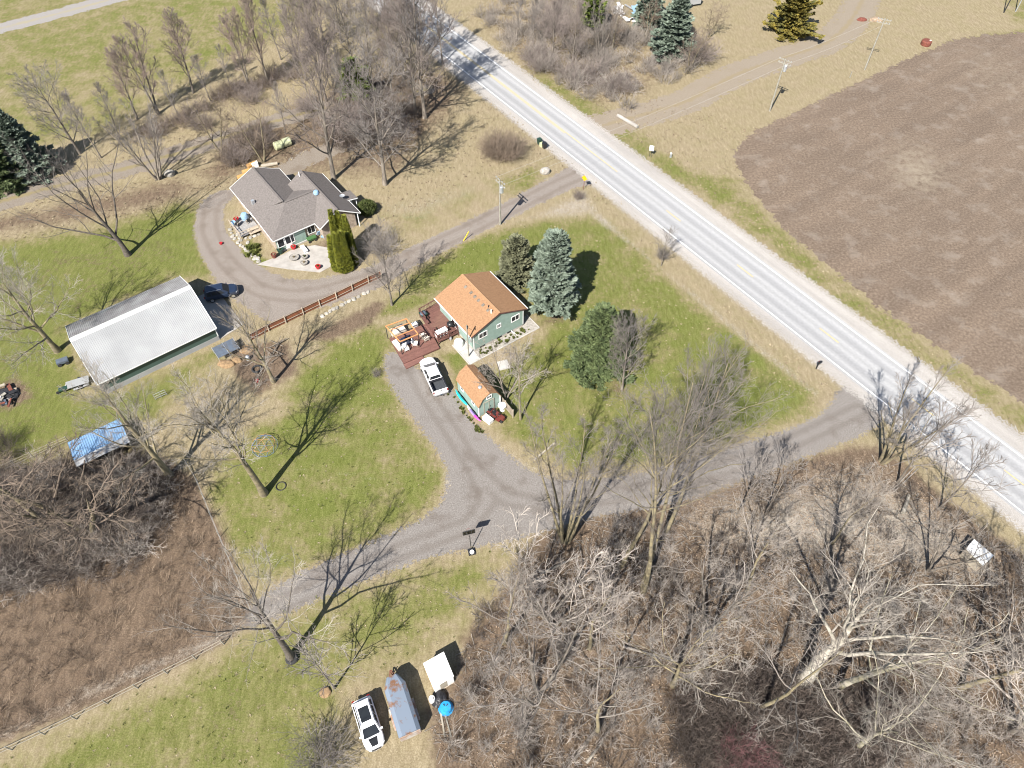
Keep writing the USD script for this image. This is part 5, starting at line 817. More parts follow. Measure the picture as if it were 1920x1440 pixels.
obj('corner_board', MB().span((-0.04, -0.03, 0.12), (0.06, 0.06, SE)), 'white_trim', shed); obj('corner_board', MB().span((SW - 0.06, -0.034, 0.12), (SW + 0.04, 0.06, SE)), 'white_trim', shed)
tv = obj('roof_turbine', MB().lathe([(0.12, 0), (0.12, 0.14), (0.24, 0.24), (0.25, 0.34), (0.15, 0.46), (0, 0.48)], (SMX + 0.62, 1.35, SM + 0.26), 14), 'galvanised', shed, smooth=30)
obj('ramp', MB().slab([(0.75, -1.15, 0.04), (2.2, -1.15, 0.04), (2.2, -0.02, 0.20), (0.75, -0.02, 0.20)], 0.05), 'plank', shed)
def shed_pt(x, y, z=0.0): return np.array([SX + x * math.cos(SA) - y * math.sin(SA), SY + x * math.sin(SA) + y * math.cos(SA), z])
for i in range(22): copy(FORMS['tuft'].GetPath(), 'weed', 'yellowing weed tuft in the strip between gravel drive and shed', 'plant', shed_pt(-0.85 - 0.55 * rr.random(), -2.5 + 8.0 * rr.random(), 0.0), rr.random() * 6, 'weeds along the drive by the shed', 0.5 + 0.8 * rr.random())
fp = thing('screen_fence', 'short weathered board fence beside the gambrel shed', 'fence', shed_pt(SW + 0.35, 0.4), SA)
for i in range(11): y = -2.7 + 0.30 * i; obj('board', MB().span((-0.02, y, 0.05), (0.02, y + 0.285, 1.45 + 0.015 * (i % 3))), 'fence_grey', fp)
for z in (0.4, 1.2): obj('rail', MB().span((0.02, -2.7, z), (0.08, 0.58, z + 0.09)), 'plank', fp)
for y in (-2.75, -1.1, 0.58): obj('post', MB().span((-0.05, y, 0), (0.05, y + 0.1, 1.6)), 'plank', fp)
def kayak(label, name, foot, mats, lean):
    t = thing(name, label, 'kayak', foot, SA + math.pi / 2); L = 3.25
    def hull_at(x0, x1, mat, part):
        xs_ = np.linspace(x0, x1, 9); g = np.linspace(0, 2 * math.pi, 15)[:-1]; V = []
        for x in xs_:
            w = 0.42 * max(1 - (abs(x) / (L / 2)) ** 2.2, 0.015); h = 0.17 * max(1 - (abs(x) / (L / 2)) ** 3, 0.06); rise = 0.16 * (abs(x) / (L / 2)) ** 3
            V.append(np.c_[np.full(14, x), w * np.cos(g), h * np.sin(g) + rise])
        V = np.array(V).reshape(-1, 3); R = np.array([[1, 0, 0], [0, math.cos(lean), -math.sin(lean)], [0, math.sin(lean), math.cos(lean)]]); V = V @ R.T + [0, 0, 0.40]
        i, j = np.meshgrid(np.arange(8), np.arange(14), indexing='ij'); i, j = i.ravel(), j.ravel(); jj = (j + 1) % 14; F = [np.c_[i * 14 + j, (i + 1) * 14 + j, (i + 1) * 14 + jj], np.c_[i * 14 + j, (i + 1) * 14 + jj, i * 14 + jj], np.c_[np.zeros(12, int), np.arange(2, 14), np.arange(1, 13)], 112 + np.c_[np.zeros(12, int), np.arange(1, 13), np.arange(2, 14)]]
        obj(part, MB().add(V, np.vstack(F)), mat, t, smooth=50)
    cuts = np.linspace(-L / 2, L / 2, len(mats) + 1)
    for (a, b), (mat, part) in zip(zip(cuts, cuts[1:]), mats): hull_at(a, b, mat, part)
    R = lambda p: np.array([p[0], p[1] * math.cos(lean) - p[2] * math.sin(lean), p[1] * math.sin(lean) + p[2] * math.cos(lean) + 0.40]); a = np.linspace(0, 2 * math.pi, 17)[:-1]; ring = MB()
    for p, q in zip(a, np.roll(a, -1)): ring.beam(R((0.45 * math.cos(p) - 0.1, 0.22 * math.sin(p), 0.165)), R((0.45 * math.cos(q) - 0.1, 0.22 * math.sin(q), 0.165)), 0.03, 0.03)
    obj('cockpit_rim', ring, 'black_plastic', t)
mk('pink_plastic', (0.80, 0.06, 0.62), 0.3, (0.72, 0.05, 0.55), 3.0); mk('violet_plastic', (0.36, 0.25, 0.62), 0.3, (0.30, 0.22, 0.55), 3.0)
kayak('bright cyan kayak leaning on the shed wall', 'kayak', shed_pt(-0.42, 3.45), [('cyan_plastic', 'hull')], 1.0)
kayak('white and magenta kayak leaning on the shed wall by the door end', 'kayak', shed_pt(-0.42, 0.75), [('pink_plastic', 'stern'), ('violet_plastic', 'middle'), ('white_paint', 'bow')], 1.0)
def mower(label, at, rz):
    t = thing('lawn_mower', label, 'lawn mower', at, rz, 'maroon riding mowers by the shed')
    obj('hood', MB().hull([(x, y, z) for x, y, z in ((0.25, -0.26, 0.35), (0.25, 0.26, 0.35), (0.95, -0.22, 0.35), (0.95, 0.22, 0.35), (0.25, -0.24, 0.82), (0.25, 0.24, 0.82), (0.88, -0.18, 0.72), (0.88, 0.18, 0.72))]), 'maroon', t)
    obj('fender', MB().hull([(x, y, z) for x in (-0.75, -0.1) for y in (-0.46, 0.46) for z in (0.42, 0.55)]), 'maroon', t); obj('seat', MB().hull([(x, y, z) for x, z in ((-0.65, 0.56), (-0.2, 0.56), (-0.72, 0.95), (-0.6, 0.95), (-0.2, 0.66)) for y in (-0.24, 0.24)]), 'black_paint', t)
    obj('deck_shell', MB().hull([(x, y, z) for x in (-0.1, 0.5) for y in (-0.52, 0.52) for z in (0.14, 0.30)]), 'maroon', t); obj('steering_wheel', MB().lathe([(0.16, 0), (0.19, 0.02), (0.16, 0.04), (0.14, 0.02)], (0.18, 0, 0.95)), 'black_paint', t); obj('column', MB().tube((0.35, 0, 0.6), (0.18, 0, 0.97), 0.03), 'dark_metal', t)
    for x, y, r in ((-0.5, -0.42, 0.25), (-0.5, 0.42, 0.25), (0.72, -0.36, 0.18), (0.72, 0.36, 0.18)): obj('wheel', MB().tube((x, y - 0.09, r), (x, y + 0.09, r), r, r, 14), 'rubber', t)
mower('maroon riding mower next to the shed door', G(924, 776), -0.6); mower('maroon riding mower parked outermost by the board fence', G(934, 784), -0.6)
ct = thing('storage_chest', 'white lidded chest beside the maroon mowers', 'chest', G(915, 789), -0.75); obj('body', MB().span((-0.6, -0.35, 0), (0.6, 0.35, 0.5)), 'white_cloth', ct); obj('lid', MB().span((-0.63, -0.38, 0.5), (0.63, 0.38, 0.57)), 'white_trim', ct)
um = thing('spool_table', 'pale round table against the shed corner', 'table', shed_pt(SW - 0.15, -0.62)); obj('top', MB().lathe([(0, 0.95), (0.50, 0.95), (0.52, 1.0), (0.50, 1.05), (0, 1.06)], n=20), 'white_trim', um); obj('stem', MB().lathe([(0.30, 0), (0.12, 0.1), (0.12, 0.96)], n=14), 'white_trim', um)
sl = obj('well_cover', MB().hull([(x, y, z) for x in (-0.72, 0.72) for y in (-0.72, 0.72) for z in (-0.05, 0.14)]), 'pale_concrete'); tag(sl, 'square pale concrete cover in the lawn behind the shed', 'slab'); place(UsdGeom.Xform(sl), G(944, 685), 0.3)
tm = obj('landscape_timber', MB().beam(G(1002, 862, 0.10), G(1040, 831, 0.10), 0.20, 0.20), 'fence_tape'); tag(tm, 'long pale landscape timber lying in the grass by the drive', 'timber')
# --- white metal barn ----------------------------------------------------------
BX, BY, BA, BW, BL, BE, BR = -50.925, 54.801, 0.66, 11.874, 15.078, 2.45, 5.15
barn = thing('metal_barn', 'long white metal-roofed barn with dark green walls', 'barn', (BX, BY, 0), BA)
m = trimesh.creation.extrude_polygon(Polygon([(0, 0.75), (BW, 0.75), (BW, BE), (BW / 2, BR - 0.1), (0, BE)]), BL, engine='earcut'); v = np.array(m.vertices); obj('wall', MB().add(np.c_[v[:, 2], v[:, 0], v[:, 1]], m.faces[:, ::-1]), 'dark_green_steel', barn)
obj('base_wall', MB().span((-0.03, -0.03, -0.1), (BL + 0.03, BW + 0.03, 0.75)), 'white_steel', barn)
kb = (BR - BE) / (BW / 2)
def ribbed(x0, x1, y0, z0, y1, z1, t=0.03):
    """one roofing sheet between x0 and x1, from eave (y0, z0) up to ridge (y1, z1), with raised ribs"""
    n = 4; xs_, zs_ = [], []; w = (x1 - x0) / n
    for i in range(n): xs_ += [x0 + w * i, x0 + w * i + 0.04, x0 + w * (i + 1) - 0.075, x0 + w * (i + 1) - 0.045]; zs_ += [0.035, 0, 0, 0.035]
    xs_.append(x1); zs_.append(0.035); k_ = len(xs_); V = [(x, y, z + h + o) for o in (0, -t) for (y, z) in ((y0, z0), (y1, z1)) for x, h in zip(xs_, zs_)]; F = []
    for i in range(k_ - 1): F += [[i, i + 1, k_ + i + 1, k_ + i], [2 * k_ + i + 1, 2 * k_ + i, 3 * k_ + i, 3 * k_ + i + 1], [i + 1, i, 2 * k_ + i, 2 * k_ + i + 1], [k_ + i, k_ + i + 1, 3 * k_ + i + 1, 3 * k_ + i]]
    F += [[0, k_, 3 * k_, 2 * k_], [k_ - 1, 3 * k_ - 1, 4 * k_ - 1, 2 * k_ - 1]]
    V, F = np.array(V), np.array(F)
    return MB().add(V, F if y1 > y0 else F[:, ::-1])
nb = 17; wx = (BL + 0.4) / nb
for i in range(nb):
    x0 = -0.2 + wx * i
    obj('roof_panel', ribbed(x0, x0 + wx, -0.30, BE - 0.30 * kb + 0.08, BW / 2, BR + 0.08), 'white_steel', barn); obj('roof_panel', ribbed(x0, x0 + wx, BW + 0.30, BE - 0.30 * kb + 0.08, BW / 2, BR + 0.08), 'mottled_steel', barn)
obj('ridge_cap', MB().add([(x, y, z) for x in (-0.22, BL + 0.22) for y, z in ((BW / 2 - 0.42, BR - 0.42 * kb + 0.14), (BW / 2, BR + 0.16), (BW / 2 + 0.42, BR - 0.42 * kb + 0.14))], [[0, 1, 4, 3], [1, 2, 5, 4]]), 'white_trim', barn)
obj('eave_trim', MB().beam((-0.2, -0.33, BE - 0.30 * kb + 0.02), (BL + 0.2, -0.33, BE - 0.30 * kb + 0.02), 0.05, 0.14), 'white_trim', barn)
for x in (-0.22, BL + 0.22): obj('rake_trim', MB().beam((x, -0.3, BE - 0.30 * kb + 0.04), (x, BW / 2, BR + 0.04), 0.05, 0.20), 'white_trim', barn); obj('rake_trim', MB().beam((x, BW + 0.3, BE - 0.30 * kb + 0.04), (x, BW / 2, BR + 0.04), 0.05, 0.20), 'white_trim', barn)
for x in (0.0, BL): obj('corner_trim', MB().span((x - 0.06, -0.05, 0.74), (x + 0.06, 0.05, BE)), 'white_trim', barn)
obj('barn_door', MB().span((BL - 0.02, 3.6, 0.05), (BL + 0.06, 7.4, 2.9)), 'white_trim', barn); obj('side_door', MB().span((BL - 0.02, 1.2, 0.05), (BL + 0.05, 2.1, 2.1)), 'white_trim', barn)
def barn_pt(x, y, z=0.0): return np.array([BX + x * math.cos(BA) - y * math.sin(BA), BY + x * math.sin(BA) + y * math.cos(BA), z])
structure('barn_apron', MB().prism([barn_pt(*p)[:2] for p in ((BL + 0.03, 0.0), (BL + 3.6, 0.6), (BL + 3.6, 9.4), (BL + 0.03, 9.6))], 0.0, 0.07), 'concrete')
# --- blue-roofed shed ----------------------------------------------------------
LX, LY, LA, LW, LL = -49.175, 43.059, 0.614, 3.868, 5.763
bs = thing('blue_roofed_shed', 'open animal shelter with pale blue metal roof and white front edge', 'shed', (LX, LY, 0), LA)
zl = lambda y: 1.95 + 0.13 * y if y < 0.85 else 2.06 - 0.055 * (y - 0.85)
for i in range(6):
    x0 = -0.1 + i * (LL + 0.2) / 6; obj('roof_panel', ribbed(x0, x0 + (LL + 0.2) / 6, LW + 0.15, zl(LW), 0.86, zl(0.86)), 'blue_steel', bs)
obj('roof_front', MB().slab([(-0.1, -0.12, 1.95), (LL + 0.1, -0.12, 1.95), (LL + 0.1, 0.87, 2.10), (-0.1, 0.87, 2.10)], 0.05), 'white_steel', bs)
obj('back_wall', MB().span((0, LW - 0.06, 0), (LL, LW, 1.80)), 'fence_grey', bs); obj('side_wall', MB().span((0, 0.4, 0), (0.05, LW - 0.06, 1.80)), 'fence_grey', bs); obj('side_wall', MB().span((LL - 0.05, 0.4, 0), (LL, LW - 0.06, 1.80)), 'fence_grey', bs)
for x in (0.06, LL / 2, LL - 0.06): obj('post', MB().span((x - 0.06, 0.0, 0), (x + 0.06, 0.12, 1.9)), 'pole_wood', bs)
# --- grey house ----------------------------------------------------------------
GO = np.array([-40.52, 96.02]); GS, GT = np.array([0.6, -0.8]), np.array([0.8, 0.6])
def gp(s, t, z=0.0): q = GO + GS * s + GT * t; return np.array([q[0], q[1], z])
gh = thing('grey_house', 'rambling stone house with intersecting grey shingle roofs', 'house', (GO[0], GO[1], 0)); GB = np.array([GO[0], GO[1], 0])
def gl(s, t, z): return gp(s, t, z) - GB
def block(name, mat, s0, s1, t0, t1, z0, z1, parent=None): return obj(name, MB().hull([gl(s, t, z) for s in (s0, s1) for t in (t0, t1) for z in (z0, z1)]), mat, parent or gh)
def wing_walls(s0, s1, t0, t1, e, r, mat):
    """walls with gable ends across t, ridge along s"""
    tm = (t0 + t1) / 2; obj('wall', MB().hull([gl(s, t, z) for s in (s0, s1) for t, z in ((t0, 0), (t1, 0), (t1, e), (tm, r), (t0, e))]), mat, gh)
def shingle(q, name='roof_slope'):
    q = [gl(*p) for p in q]; q = q if np.cross(q[1] - q[0], q[2] - q[0])[2] > 0 else q[::-1]; obj(name, MB().slab(q, 0.16), 'grey_shingles', gh)
def trim(a, b): obj('fascia', MB().beam(gl(*a), gl(*b), 0.05, 0.13), 'white_trim', gh)
wing_walls(0.3, 10.2, -3.9, 3.7, 2.55, 4.2, 'stone_wall'); wing_walls(5.6, 16.7, 2.75, 8.3, 2.55, 4.15, 'stone_wall')
obj('wall', MB().hull([gl(s, -4.1, z) for s, z in ((8.4, 0), (15.1, 0), (15.1, 2.45), (8.4, 2.9))] + [gl(s, 0.6, z) for s, z in ((8.4, 0), (15.1, 0), (15.1, 2.45), (11.0, 4.2), (10.6, 4.1))] + [gl(s, 5.5, z) for s, z in ((7.4, 0), (15.1, 0), (15.1, 2.45), (11.0, 4.2), (7.4, 2.6))]), 'stone_wall', gh)
E0, RZ = 2.62, 4.55
shingle([(-0.2, -4.35, E0), (8.1, -4.35, E0), (10.4, 0, RZ), (-0.2, 0, RZ)]); shingle([(-0.2, 4.05, E0), (8.6, 4.05, E0), (10.6, 0, RZ), (-0.2, 0, RZ)])
shingle([(8.15, -4.45, 3.30), (15.6, -4.45, E0), (10.9, 0.2, RZ + 0.02)]); shingle([(15.6, -4.45, E0), (15.5, 3.2, E0), (10.9, 5.6, RZ + 0.02), (10.9, 0.2, RZ + 0.02)])
shingle([(10.9, 0.0, RZ + 0.01), (10.9, 5.6, RZ + 0.01), (6.2, 5.6, 2.75), (6.2, 0.0, 2.75)])
shingle([(5.1, 2.3, E0), (17.2, 2.3, E0), (17.2, 5.6, RZ + 0.04), (5.1, 5.6, RZ + 0.04)]); shingle([(5.1, 8.95, E0), (17.4, 8.95, E0), (17.2, 5.6, RZ + 0.04), (5.1, 5.6, RZ + 0.04)])
shingle([(11.5, 8.6, 2.74), (13.7, 8.6, 2.74), (13.7, 10.5, 2.42), (11.2, 10.5, 2.42)], 'porch_roof')
for a, b in (((-0.2, -4.40, E0 - 0.06), (8.1, -4.40, E0 - 0.06)), ((-0.2, 4.10, E0 - 0.06), (5.0, 4.10, E0 - 0.06)), ((15.66, -4.45, E0 - 0.05), (15.56, 2.3, E0 - 0.05)), ((8.15, -4.51, 3.2), (15.6, -4.51, E0 - 0.05)), ((17.26, 2.3, E0 - 0.05), (17.26, 5.6, RZ - 0.06)), ((17.46, 8.95, E0 - 0.05), (17.26, 5.6, RZ - 0.06)),
             ((5.1, 9.0, E0 - 0.06), (17.4, 9.0, E0 - 0.06)), ((15.5, 2.24, E0 - 0.06), (17.2, 2.24, E0 - 0.06)), ((-0.26, -4.35, E0 - 0.05), (-0.26, 0, RZ - 0.05)), ((-0.26, 4.05, E0 - 0.05), (-0.26, 0, RZ - 0.05)), ((8.12, -4.4, E0), (8.12, -4.4, 3.25)), ((13.74, 8.6, 2.68), (13.74, 10.5, 2.36))): trim(a, b)
obj('ridge_cap', MB().beam(gl(-0.2, 0, RZ + 0.03), gl(10.5, 0, RZ + 0.03), 0.3, 0.05), 'grey_shingles', gh); obj('ridge_cap', MB().beam(gl(5.1, 5.6, RZ + 0.07), gl(17.2, 5.6, RZ + 0.07), 0.3, 0.05), 'grey_shingles', gh); obj('ridge_cap', MB().beam(gl(10.9, 0.2, RZ + 0.05), gl(10.9, 5.5, RZ + 0.05), 0.3, 0.05), 'grey_shingles', gh)
obj('porch_post', MB().beam(gl(17.0, 8.6, 0), gl(17.0, 8.6, 2.5), 0.12, 0.12), 'white_trim', gh); obj('porch_post', MB().beam(gl(13.4, 10.3, 0), gl(13.4, 10.3, 2.35), 0.12, 0.12), 'white_trim', gh); obj('porch_post', MB().beam(gl(11.5, 10.3, 0), gl(11.5, 10.3, 2.35), 0.12, 0.12), 'white_trim', gh)
obj('chimney', MB().hull([gl(6.4 + a, -3.2 + b, z) for a in (-0.22, 0.22) for b in (-0.22, 0.22) for z in (2.9, 3.75)]), 'galvanised', gh); obj('vent_pipe', MB().tube(gl(5.9, 5.0, 4.0), gl(5.9, 5.0, 5.0), 0.08, 0.08), 'white_trim', gh)
obj('skylight_dome', MB().lathe([(0.42, -0.2), (0.42, 0.12), (0.32, 0.28), (0, 0.36)], gl(11.6, 5.0, RZ + 0.05), 14), 'pale_blue', gh, smooth=40)
obj('satellite_dish', MB().lathe([(0.42, 0.16), (0.3, 0.06), (0, 0), (0.28, 0.04), (0.40, 0.13)], gl(13.2, 8.3, 3.35), 14), 'galvanised', gh, smooth=40); obj('dish_mast', MB().tube(gl(13.2, 8.3, 2.8), gl(13.2, 8.3, 3.36), 0.04), 'galvanised', gh)
fw = block('front_room', 'green_siding', 15.0, 15.28, -4.0, 0.6, 0.25, 2.45); block('sill_course', 'pale_concrete', 15.0, 15.40, -4.1, 0.7, 0.0, 0.25)
for t0 in (-3.8, -2.2): window(gh, gl(15.28, t0, 0.9), np.r_[GT, 0], Z3, 0.9, 1.25, sashes=1, out=np.r_[GS, 0])
gd = obj('door', MB().hull([gl(s, t, z) for s in (15.26, 15.34) for t in (-2.75, -1.75) for z in (0.25, 2.3)]), 'white_trim', gh); obj('pane', MB().hull([gl(s, t, z) for s in (15.30, 15.36) for t in (-2.6, -1.9) for z in (1.0, 2.15)]), 'glass', gd)
window(gh, gl(15.1, 1.1, 0.9), np.r_[GT, 0], Z3, 1.1, 1.2, out=np.r_[GS, 0])
for s in (2.0, 5.0): window(gh, gl(s, -3.9, 0.9), np.r_[GS, 0], Z3, 1.2, 1.2, out=-np.r_[GT, 0])
structure('patio', MB().prism([G2(482, 496), G2(530, 478), (G2(545, 470)), (G2(560, 466)), G2(590, 460), G2(620, 466), G2(624, 498), G2(600, 511), G2(540, 505)], 0.0, 0.06), 'concrete')
gdk = thing('side_deck', 'grey plank deck with ramp at the side of the stone house', 'deck', gp(6.7, -5.7)); DB = gp(6.7, -5.7)
for i in range(15):
    s0 = 4.3 + 0.32 * i; obj('plank', MB().hull([gp(s, t, z) - DB for s in (s0, s0 + 0.30) for t in (-7.3 + max(0, (5.4 - s0)) * 0.9, -4.05) for z in (0.42, 0.48)]), 'grey_deck', gdk)
m = MB()
for a, b in (((9.15, -7.3), (9.15, -4.1)), ((9.15, -7.3), (5.4, -7.35))): m.beam(gp(*a, 1.35) - DB, gp(*b, 1.35) - DB, 0.1, 0.06); m.beam(gp(*a, 0.9) - DB, gp(*b, 0.9) - DB, 0.05, 0.05)
obj('railing', m, 'plank', gdk)
for p in ((9.15, -7.3), (9.15, -5.7), (9.15, -4.15), (7.3, -7.32), (5.4, -7.34)): obj('post', MB().beam(gp(*p, 0) - DB, gp(*p, 1.42) - DB, 0.1, 0.1), 'plank', gdk)
for i in range(10): obj('ramp_board', MB().hull([gp(s, t, z) - DB for t in (-4.15, -5.9) for s, z in ((8.2 + 0.13 * i, 0.50), (8.32 + 0.13 * i, 0.50), (8.2 + 0.13 * i, 0.55), (8.32 + 0.13 * i, 0.55))]), 'plank', gdk)
def pot(label, at, r, h, mat, plant=None, group=None, name='flower_pot'):
    t = thing(name, label, 'pot', at, 0, group); obj('pot', MB().lathe([(0, 0), (r * 0.7, 0), (r, h), (r * 0.86, h), (r * 0.82, h * 0.85), (0, h * 0.85)], n=14), mat, t, smooth=40)
    if plant: obj('plant', tf.moved((0, 0, h * 0.8)), plant, t)
pot('red round pot on the corner of the grey deck', gp(5.2, -6.2, 0.48), 0.42, 0.55, 'red_plastic', 'straw'); pot('pale blue tub at the outer edge of the grey deck', gp(5.6, -6.9, 0.48), 0.40, 0.45, 'pale_blue')
pot('red glazed pot at the front of the concrete patio', G(597, 503, 0.06), 0.40, 0.5, 'red_plastic', 'weed_green'); pot('red pot beside the steps of the stone house', G(551, 466, 0.06), 0.42, 0.45, 'red_plastic', 'straw')
pot('grey stone fire bowl, nearer one on the patio', G(571, 495, 0.06), 0.55, 0.4, 'stone', 'straw', name='stone_bowl'); pot('dark stone bowl, farther one on the patio', G(572, 484, 0.06), 0.5, 0.4, 'stone', 'weed_green', name='stone_bowl'); pot('wide bowl of dry plants at the left of the patio', G(552, 485, 0.06), 0.75, 0.35, 'stone', 'straw', name='stone_bowl')
pot('dark barrel planter at the house corner near the steps', G(527, 474), 0.5, 0.8, 'dark_green', 'weed_green', name='barrel_planter'); pot('rusty brown barrel at the corner of the stone house', G(515, 483), 0.42, 0.7, 'rust', 'straw', name='barrel_planter'); pot('small red ball-shaped pot on the gravel lane', G(415, 458), 0.25, 0.3, 'red_plastic')
kt = thing('kettle_grill', 'pale blue covered grill on the grey deck', 'grill', gp(5.4, -4.9, 0.48)); obj('cover', MB().lathe([(0.55, 0), (0.60, 0.6), (0.42, 0.95), (0, 1.02)], n=12), 'pale_blue', kt, smooth=40); obj('base', MB().lathe([(0.5, 0), (0.5, 0.06), (0, 0.06)]), 'dark_metal', kt)
for i, (s, t) in enumerate(((6.6, -4.9), (6.4, -6.6))):
    q = chair(['dark metal chair by the wall on the grey deck', 'dark metal chair at the outer side of the grey deck'][i], 0, 0, 0.8 + i * 2, mat='dark_metal', group='dark metal chairs on the grey deck', w=0.5); UsdGeom.XformCommonAPI(q); q.GetAttribute('xformOp:translate').Set(Gf.Vec3d(*[float(v) for v in gp(s, t, 0.48)]))
for i, (px, py) in enumerate(((597, 441), (607, 446))):
    q = chair(['pale blue garden chair close to the house wall', 'pale blue garden chair facing the house wall'][i], px, py, [0.8, 2.9][i], z=0.0, mat='pale_blue', group='pale blue garden chairs by the stone house', w=0.6)
gb = thing('garden_cart', 'green garden cart full of cuttings by the stone house', 'cart', G(585, 451), 0.6); obj('tub', MB().hull([(x * s_, y * s_, z) for s_, z in ((0.8, 0.25), (1.0, 0.6)) for x in (-0.75, 0.75) for y in (-0.4, 0.4)]), 'green_plastic', gb)
for x in (-0.5, 0.5):
    for y in (-0.42, 0.42): obj('wheel', MB().tube((x, y - 0.04, 0.18), (x, y + 0.04, 0.18), 0.18, n=12), 'rubber', gb)
bn = thing('garden_bench', 'white painted bench on the patio edge', 'bench', G(571, 470), -0.95); obj('seat', MB().span((-0.8, -0.3, 0.40), (0.8, 0.3, 0.48)), 'white_trim', bn)
for x in (-0.65, 0.65): obj('leg', MB().span((x - 0.05, -0.26, 0), (x + 0.05, 0.26, 0.40)), 'white_trim', bn)
FORMS['flat_stone'] = form('form_flat_stone'); q = np.random.default_rng(4); obj('stone', MB().hull(np.c_[0.30 * np.cos(np.arange(9) * 0.7) * (0.8 + 0.4 * q.random(9)), 0.24 * np.sin(np.arange(9) * 0.7) * (0.8 + 0.4 * q.random(9)), 0.02 + 0 * q.random(9)].tolist() + np.c_[0.24 * np.cos(np.arange(9) * 0.7), 0.2 * np.sin(np.arange(9) * 0.7), 0.13 + 0.03 * q.random(9)].tolist()), 'pale_stone', FORMS['flat_stone'])
for px, py in [(432, 431), (434, 437), (437, 443), (440, 448), (443, 433), (446, 440), (449, 446), (453, 451), (446, 455), (451, 460), (456, 463), (460, 467), (464, 471), (468, 475), (473, 479), (478, 481), (484, 485), (461, 447), (465, 455), (449, 452), (455, 441), (485, 491), (477, 486), (462, 441), (470, 446), (478, 443), (485, 440)]:
    copy(FORMS['flat_stone'].GetPath(), 'edging_stone', 'flat white stone edging the garden bed beside the stone house', 'stone', G(px, py), q.random() * 6, 'white stones round the garden bed', 0.8 + 0.6 * q.random())
for i in range(14): px, py = 462 + 26 * q.random(), 452 + 30 * q.random(); copy(FORMS['tuft'].GetPath(), 'bed_plant', 'green plant in the round garden bed beside the stone house', 'plant', G(px, py), q.random() * 6, 'plants in the stone-edged garden bed', 1.2 + 1.4 * q.random())

# ---------------------------------------------------------------- vehicles
def plan(L0, L1, W, nose, tail, z, k=1.0):
    """outline points of a car body at height Z: from x = L0 (tail) to L1 (nose), corners rounded"""
    w = W / 2 * k; return [(L0, s * (w - tail), z) for s in (-1, 1)] + [(L0 + tail * 0.3, s * (w - tail * 0.3), z) for s in (-1, 1)] + [(L0 + tail, s * w, z) for s in (-1, 1)] + [(L1 - nose, s * w, z) for s in (-1, 1)] + [(L1 - nose * 0.45, s * (w - nose * 0.16), z) for s in (-1, 1)] + [(L1 - nose * 0.12, s * (w - nose * 0.42), z) for s in (-1, 1)] + [(L1, s * (w - nose * 0.85), z) for s in (-1, 1)]
def pane_on(parent, c, u0, u1, v0, v1, name='window', mat='glass', t=0.012):
    """a pane lying on the four-cornered face C (00, 10, 11, 01), from fractions U0..U1, V0..V1"""
    c = [np.array(p, float) for p in c]; B = lambda u, v: (c[0] * (1 - u) + c[1] * u) * (1 - v) + (c[3] * (1 - u) + c[2] * u) * v
    q = [B(u0, v0), B(u1, v0), B(u1, v1), B(u0, v1)]; n = np.cross(q[1] - q[0], q[3] - q[0]); n /= np.linalg.norm(n); return obj(name, MB().hull([p + n * d for p in q for d in (t, -0.02)]), mat, parent)
def wheels(t, xs_, W, r, w=0.24):
    for x in xs_:
        for s in (-1, 1):
            ty = obj('wheel', MB().lathe([(r * 0.62, -w / 2), (r * 0.95, -w / 2), (r, -w / 4), (r, w / 4), (r * 0.95, w / 2), (r * 0.62, w / 2)], n=20).out(), 'rubber', t); UsdGeom.Xformable(ty).AddTranslateOp().Set(Gf.Vec3d(x, s * (W / 2 - w / 2 + 0.02), r)); UsdGeom.Xformable(ty).AddRotateXOp().Set(90.0)
            obj('rim', MB().lathe([(0, -0.07), (r * 0.3, -0.09), (r * 0.62, -0.11), (r * 0.62, 0.11), (r * 0.3, 0.09), (0, 0.07)], n=14), 'chrome', ty)
def greenhouse(t, x0, x1, X0, X1, w0, w1, z0, z1, paint, sides, roof_round=0.10):
    """cabin between the belt line (x0..x1, half width w0, z0) and the roof (X0..X1, w1, z1) with windscreen, rear window and side windows"""
    bot = [(x0, -w0, z0), (x1, -w0, z0), (x1, w0, z0), (x0, w0, z0)]; top = [(X0, -w1, z1), (X1, -w1, z1), (X1, w1, z1), (X0, w1, z1)]
    pts = bot + top + [(X0 + roof_round, s * (w1 - roof_round), z1 + 0.035) for s in (-1, 1)] + [(X1 - roof_round * 2, s * (w1 - roof_round), z1 + 0.035) for s in (-1, 1)]; obj('cabin', MB().hull(pts), paint, t, smooth=25)
    pane_on(t, (bot[1], bot[2], top[2], top[1]), 0.07, 0.93, 0.06, 0.93, 'windscreen'); pane_on(t, (bot[3], bot[0], top[0], top[3]), 0.09, 0.91, 0.22, 0.90, 'rear_window')
    for a, b in sides:
        pane_on(t, (bot[0], bot[1], top[1], top[0]), a, b, 0.14, 0.88, 'side_window'); pane_on(t, (bot[2], bot[3], top[3], top[2]), 1 - b, 1 - a, 0.14, 0.88, 'side_window')
def mirror(t, x, w, z, mat):
    for s in (-1, 1): obj('mirror', MB().hull([(x + a, s * (w + b), z + c) for a in (-0.06, 0.08) for b in (0.0, 0.24) for c in (0.0, 0.2)]), mat, t)
